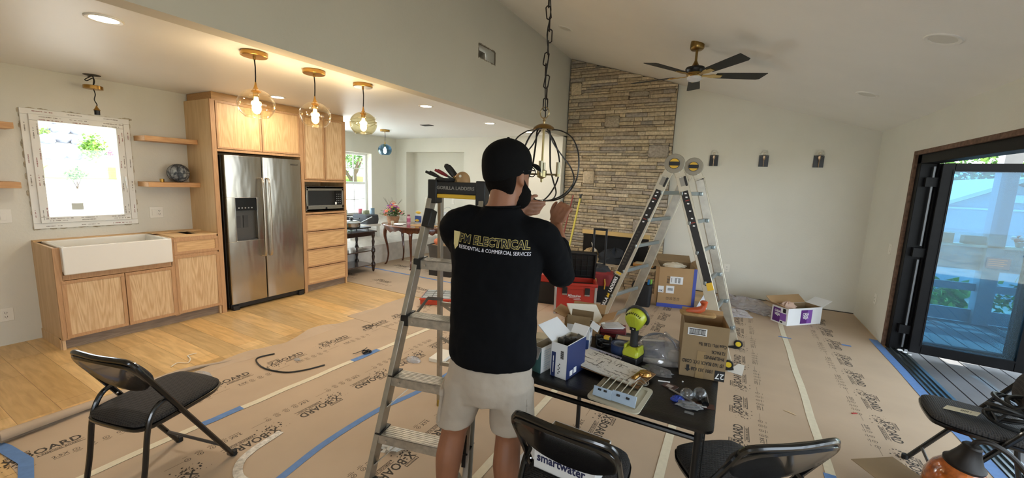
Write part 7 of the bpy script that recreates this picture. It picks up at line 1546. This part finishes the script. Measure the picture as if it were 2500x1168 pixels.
# ---- deck side
dk = mat('deck_board_grey', '#5f5f61', .75, noise_=.3, nscale=2.2, bump=.15, bscale=12)
decko = thing('deck', None, None); decko['kind'] = 'structure'
b = B(); x = XR+.17
while x < 4.3: b.box(x, x+.131, -1.5, 7.6, -.06, -.035); x += .143
b.build('deck_boards', dk, decko)
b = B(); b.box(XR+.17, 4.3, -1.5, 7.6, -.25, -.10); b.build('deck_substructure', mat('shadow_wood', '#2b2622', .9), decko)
b = B(); b.box(XR+.16, 60, -40, 60, -1.3, -1.2); struct(b, 'ground_yard', mat('yard_ground', '#c4bfa8', .95, noise_=.3, nscale=2))
postm = mat('post_greige', '#8d8c8f', .7, noise_=.06)
def post(x, y, label): b = B(); b.box(x-.08, x+.08, y-.08, y+.08, -.034, 2.72); tag(b.build('deck_post', postm, bevel=.004), label, 'post', 'posts along the deck edge')
post(2.97, 7.5, 'thick grey porch post seen above and through the glass door leaf'); post(4.2, 7.5, 'far corner post of the porch right of the glass leaf'); post(4.2, 4.6, 'porch post on the outer deck edge, middle one'); post(4.2, 1.6, 'porch post on the outer deck edge nearest the camera')
b = B(); b.box(1.74, 4.3, 7.42, 7.58, 2.56, 2.72); tag(b.build('porch_beam', postm), 'short grey beam across the far end of the porch', 'beam')
b = B(); b.box(XR+.17, 4.3, -1.5, 7.6, 2.73, 2.80); struct(b, 'ceiling_porch', mat('porch_ceiling', '#b5b1ab', .8))
rl = mat('rail_greyblue', '#868f95', .7, noise_=.08)
o = thing('deck_railing', 'grey board railing across the far end of the deck behind the glass', 'railing', (0, 0, 0))
for z0, z1 in ((.68, .98), (.40, .50), (-.02, .15)): b = B(); b.box(1.74, 4.12, 7.49, 7.52, z0, z1); b.build('rail_board', rl, o, bevel=.002)
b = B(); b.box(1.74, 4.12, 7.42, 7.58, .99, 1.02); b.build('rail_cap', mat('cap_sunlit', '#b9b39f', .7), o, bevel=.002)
b = B()
for x in (1.95, 2.42, 3.45): b.box(x-.02, x+.02, 7.52, 7.56, -.03, .99)
b.build('rail_upright', rl, o)
for i, (a, c) in enumerate(((-1.5, 1.52), (1.68, 4.52), (4.68, 7.42))):
    o = thing('side_railing', ['outer deck railing bay nearest the camera', 'outer deck railing bay in the middle', 'outer deck railing bay farthest back'][i], 'railing', (0, 0, 0), 0, 'outer deck railing bays')
    for z in (.0, .38, .70): b = B(); b.box(4.18, 4.21, a, c, z, z+.14); b.build('rail_board', rl, o, bevel=.002)
    b = B(); b.box(4.12, 4.28, a, c, .99, 1.02); b.build('rail_cap', rl, o, bevel=.002)
for i, (x, s, c, lb) in enumerate(((2.44, (.28, .14, .13), '#9c7f6c', 'brown planter box standing on the far deck railing'), (2.78, (.2, .12, .11), '#50564e', 'dark planter box beside the brown one on the railing'))):
    b = B(); b.box(-s[0]/2, s[0]/2, -s[1]/2, s[1]/2, 0, s[2]); o = tag(b.build('planter_box', mat('planter_%d' % i, c, .8), bevel=.004), lb, 'planter'); o.location = (x, 7.50, 1.021)
o = thing('flower_pot', 'red and white flowers on the railing seen at the right of the glass leaf', 'flowers', (3.2, 7.50, 1.021)); b = B(); b.lathe([(.03, 0), (.045, .06), (.04, .06), (0, .05)], 16); b.build('pot', mat('pot_terracotta', '#8d8a88', .8), o, smooth=True)
for k in range(7): b = B(); b.ball((rnd.uniform(-.06, .06), rnd.uniform(-.05, .05), .08+rnd.uniform(0, .06)), .028, 8); b.build('flower', mat('petal_red2', '#c95a50', .6) if k % 2 else mat('petal_white2', '#e6e4e8', .6), o, smooth=True)
bush('garden_plant', 'leafy plant low behind the far railing, left one of three', (2.62, 8.3, -.55), .35, .3, .45, 420, .1, 11, leafy, 'plant', False)
bush('garden_plant', 'broad leaved plant low behind the far railing, middle one of three', (3.05, 8.7, -.5), .35, .3, .42, 260, .2, 12, leafy, 'plant', False)
bush('garden_plant', 'plant behind the far railing right of the thick post', (3.75, 8.6, -.7), .35, .35, .6, 420, .1, 13, leafd, 'plant', False)
hs = thing('neighbour_house', 'blue grey gabled house across the yard seen through the glass door leaf', 'house', (0, 0, 0))
b = B(); b.box(4.1, 9, 16, 24, -1.2, .95); b.prism([(3.9, .75), (9.2, .75), (6.55, 2.02)], -15.98, -24, frame((0, 0, 0), (1, 0, 0), (0, 0, 1))); b.build('siding', mat('siding_bluegrey', '#98a6ad', .8, noise_=.04), hs)
b = B()
for x0, x1 in ((3.55, 6.55), (9.55, 6.55)):
    b.rings([[(x0, 15.6, .64), (x1, 15.6, 2.10), (x1, 24.3, 2.10), (x0, 24.3, .64)], [(x0, 15.6, .74), (x1, 15.6, 2.22), (x1, 24.3, 2.22), (x0, 24.3, .74)]])
b.build('roof', mat('roof_sunlit', '#c9bea8', .8, noise_=.15, nscale=3), hs)
b = B(); b.box(4.1, 9, 15.93, 15.97, 1.32, 1.37); b.box(6.2, 6.7, 15.9, 15.95, 1.55, 1.75); b.build('white_trim', mat('trim_pale', '#cfd6da', .6), hs)
for i, (x, y, s, lb) in enumerate(((5.0, 27.5, 2.6, 'broad leafy tree behind the neighbour house, left'), (11.2, 30.5, 3, 'tall leafy tree behind the neighbour house, centre'), (14.5, 25, 3.0, 'tall leafy tree right of the neighbour house'), (12.5, 17.5, 2.3, 'leafy tree at the right end of the yard'))):
    o = thing('leafy_tree', lb, 'tree', (x, y, -1.2), 0, 'trees across the yard'); b = B(); foliage(b, (0, 0, 5.0), s, s, 3.0, 4200, .26, 20+i, .5); tag(b.build('foliage', leafd if i % 2 else leafy, o), kind='stuff'); b = B(); b.tube([(0, 0, 0), (.1, 0, 2), (0, .1, 4)], [.28, .2, .12], 10); b.build('trunk', mat('bark', '#5a4a38', .9), o)
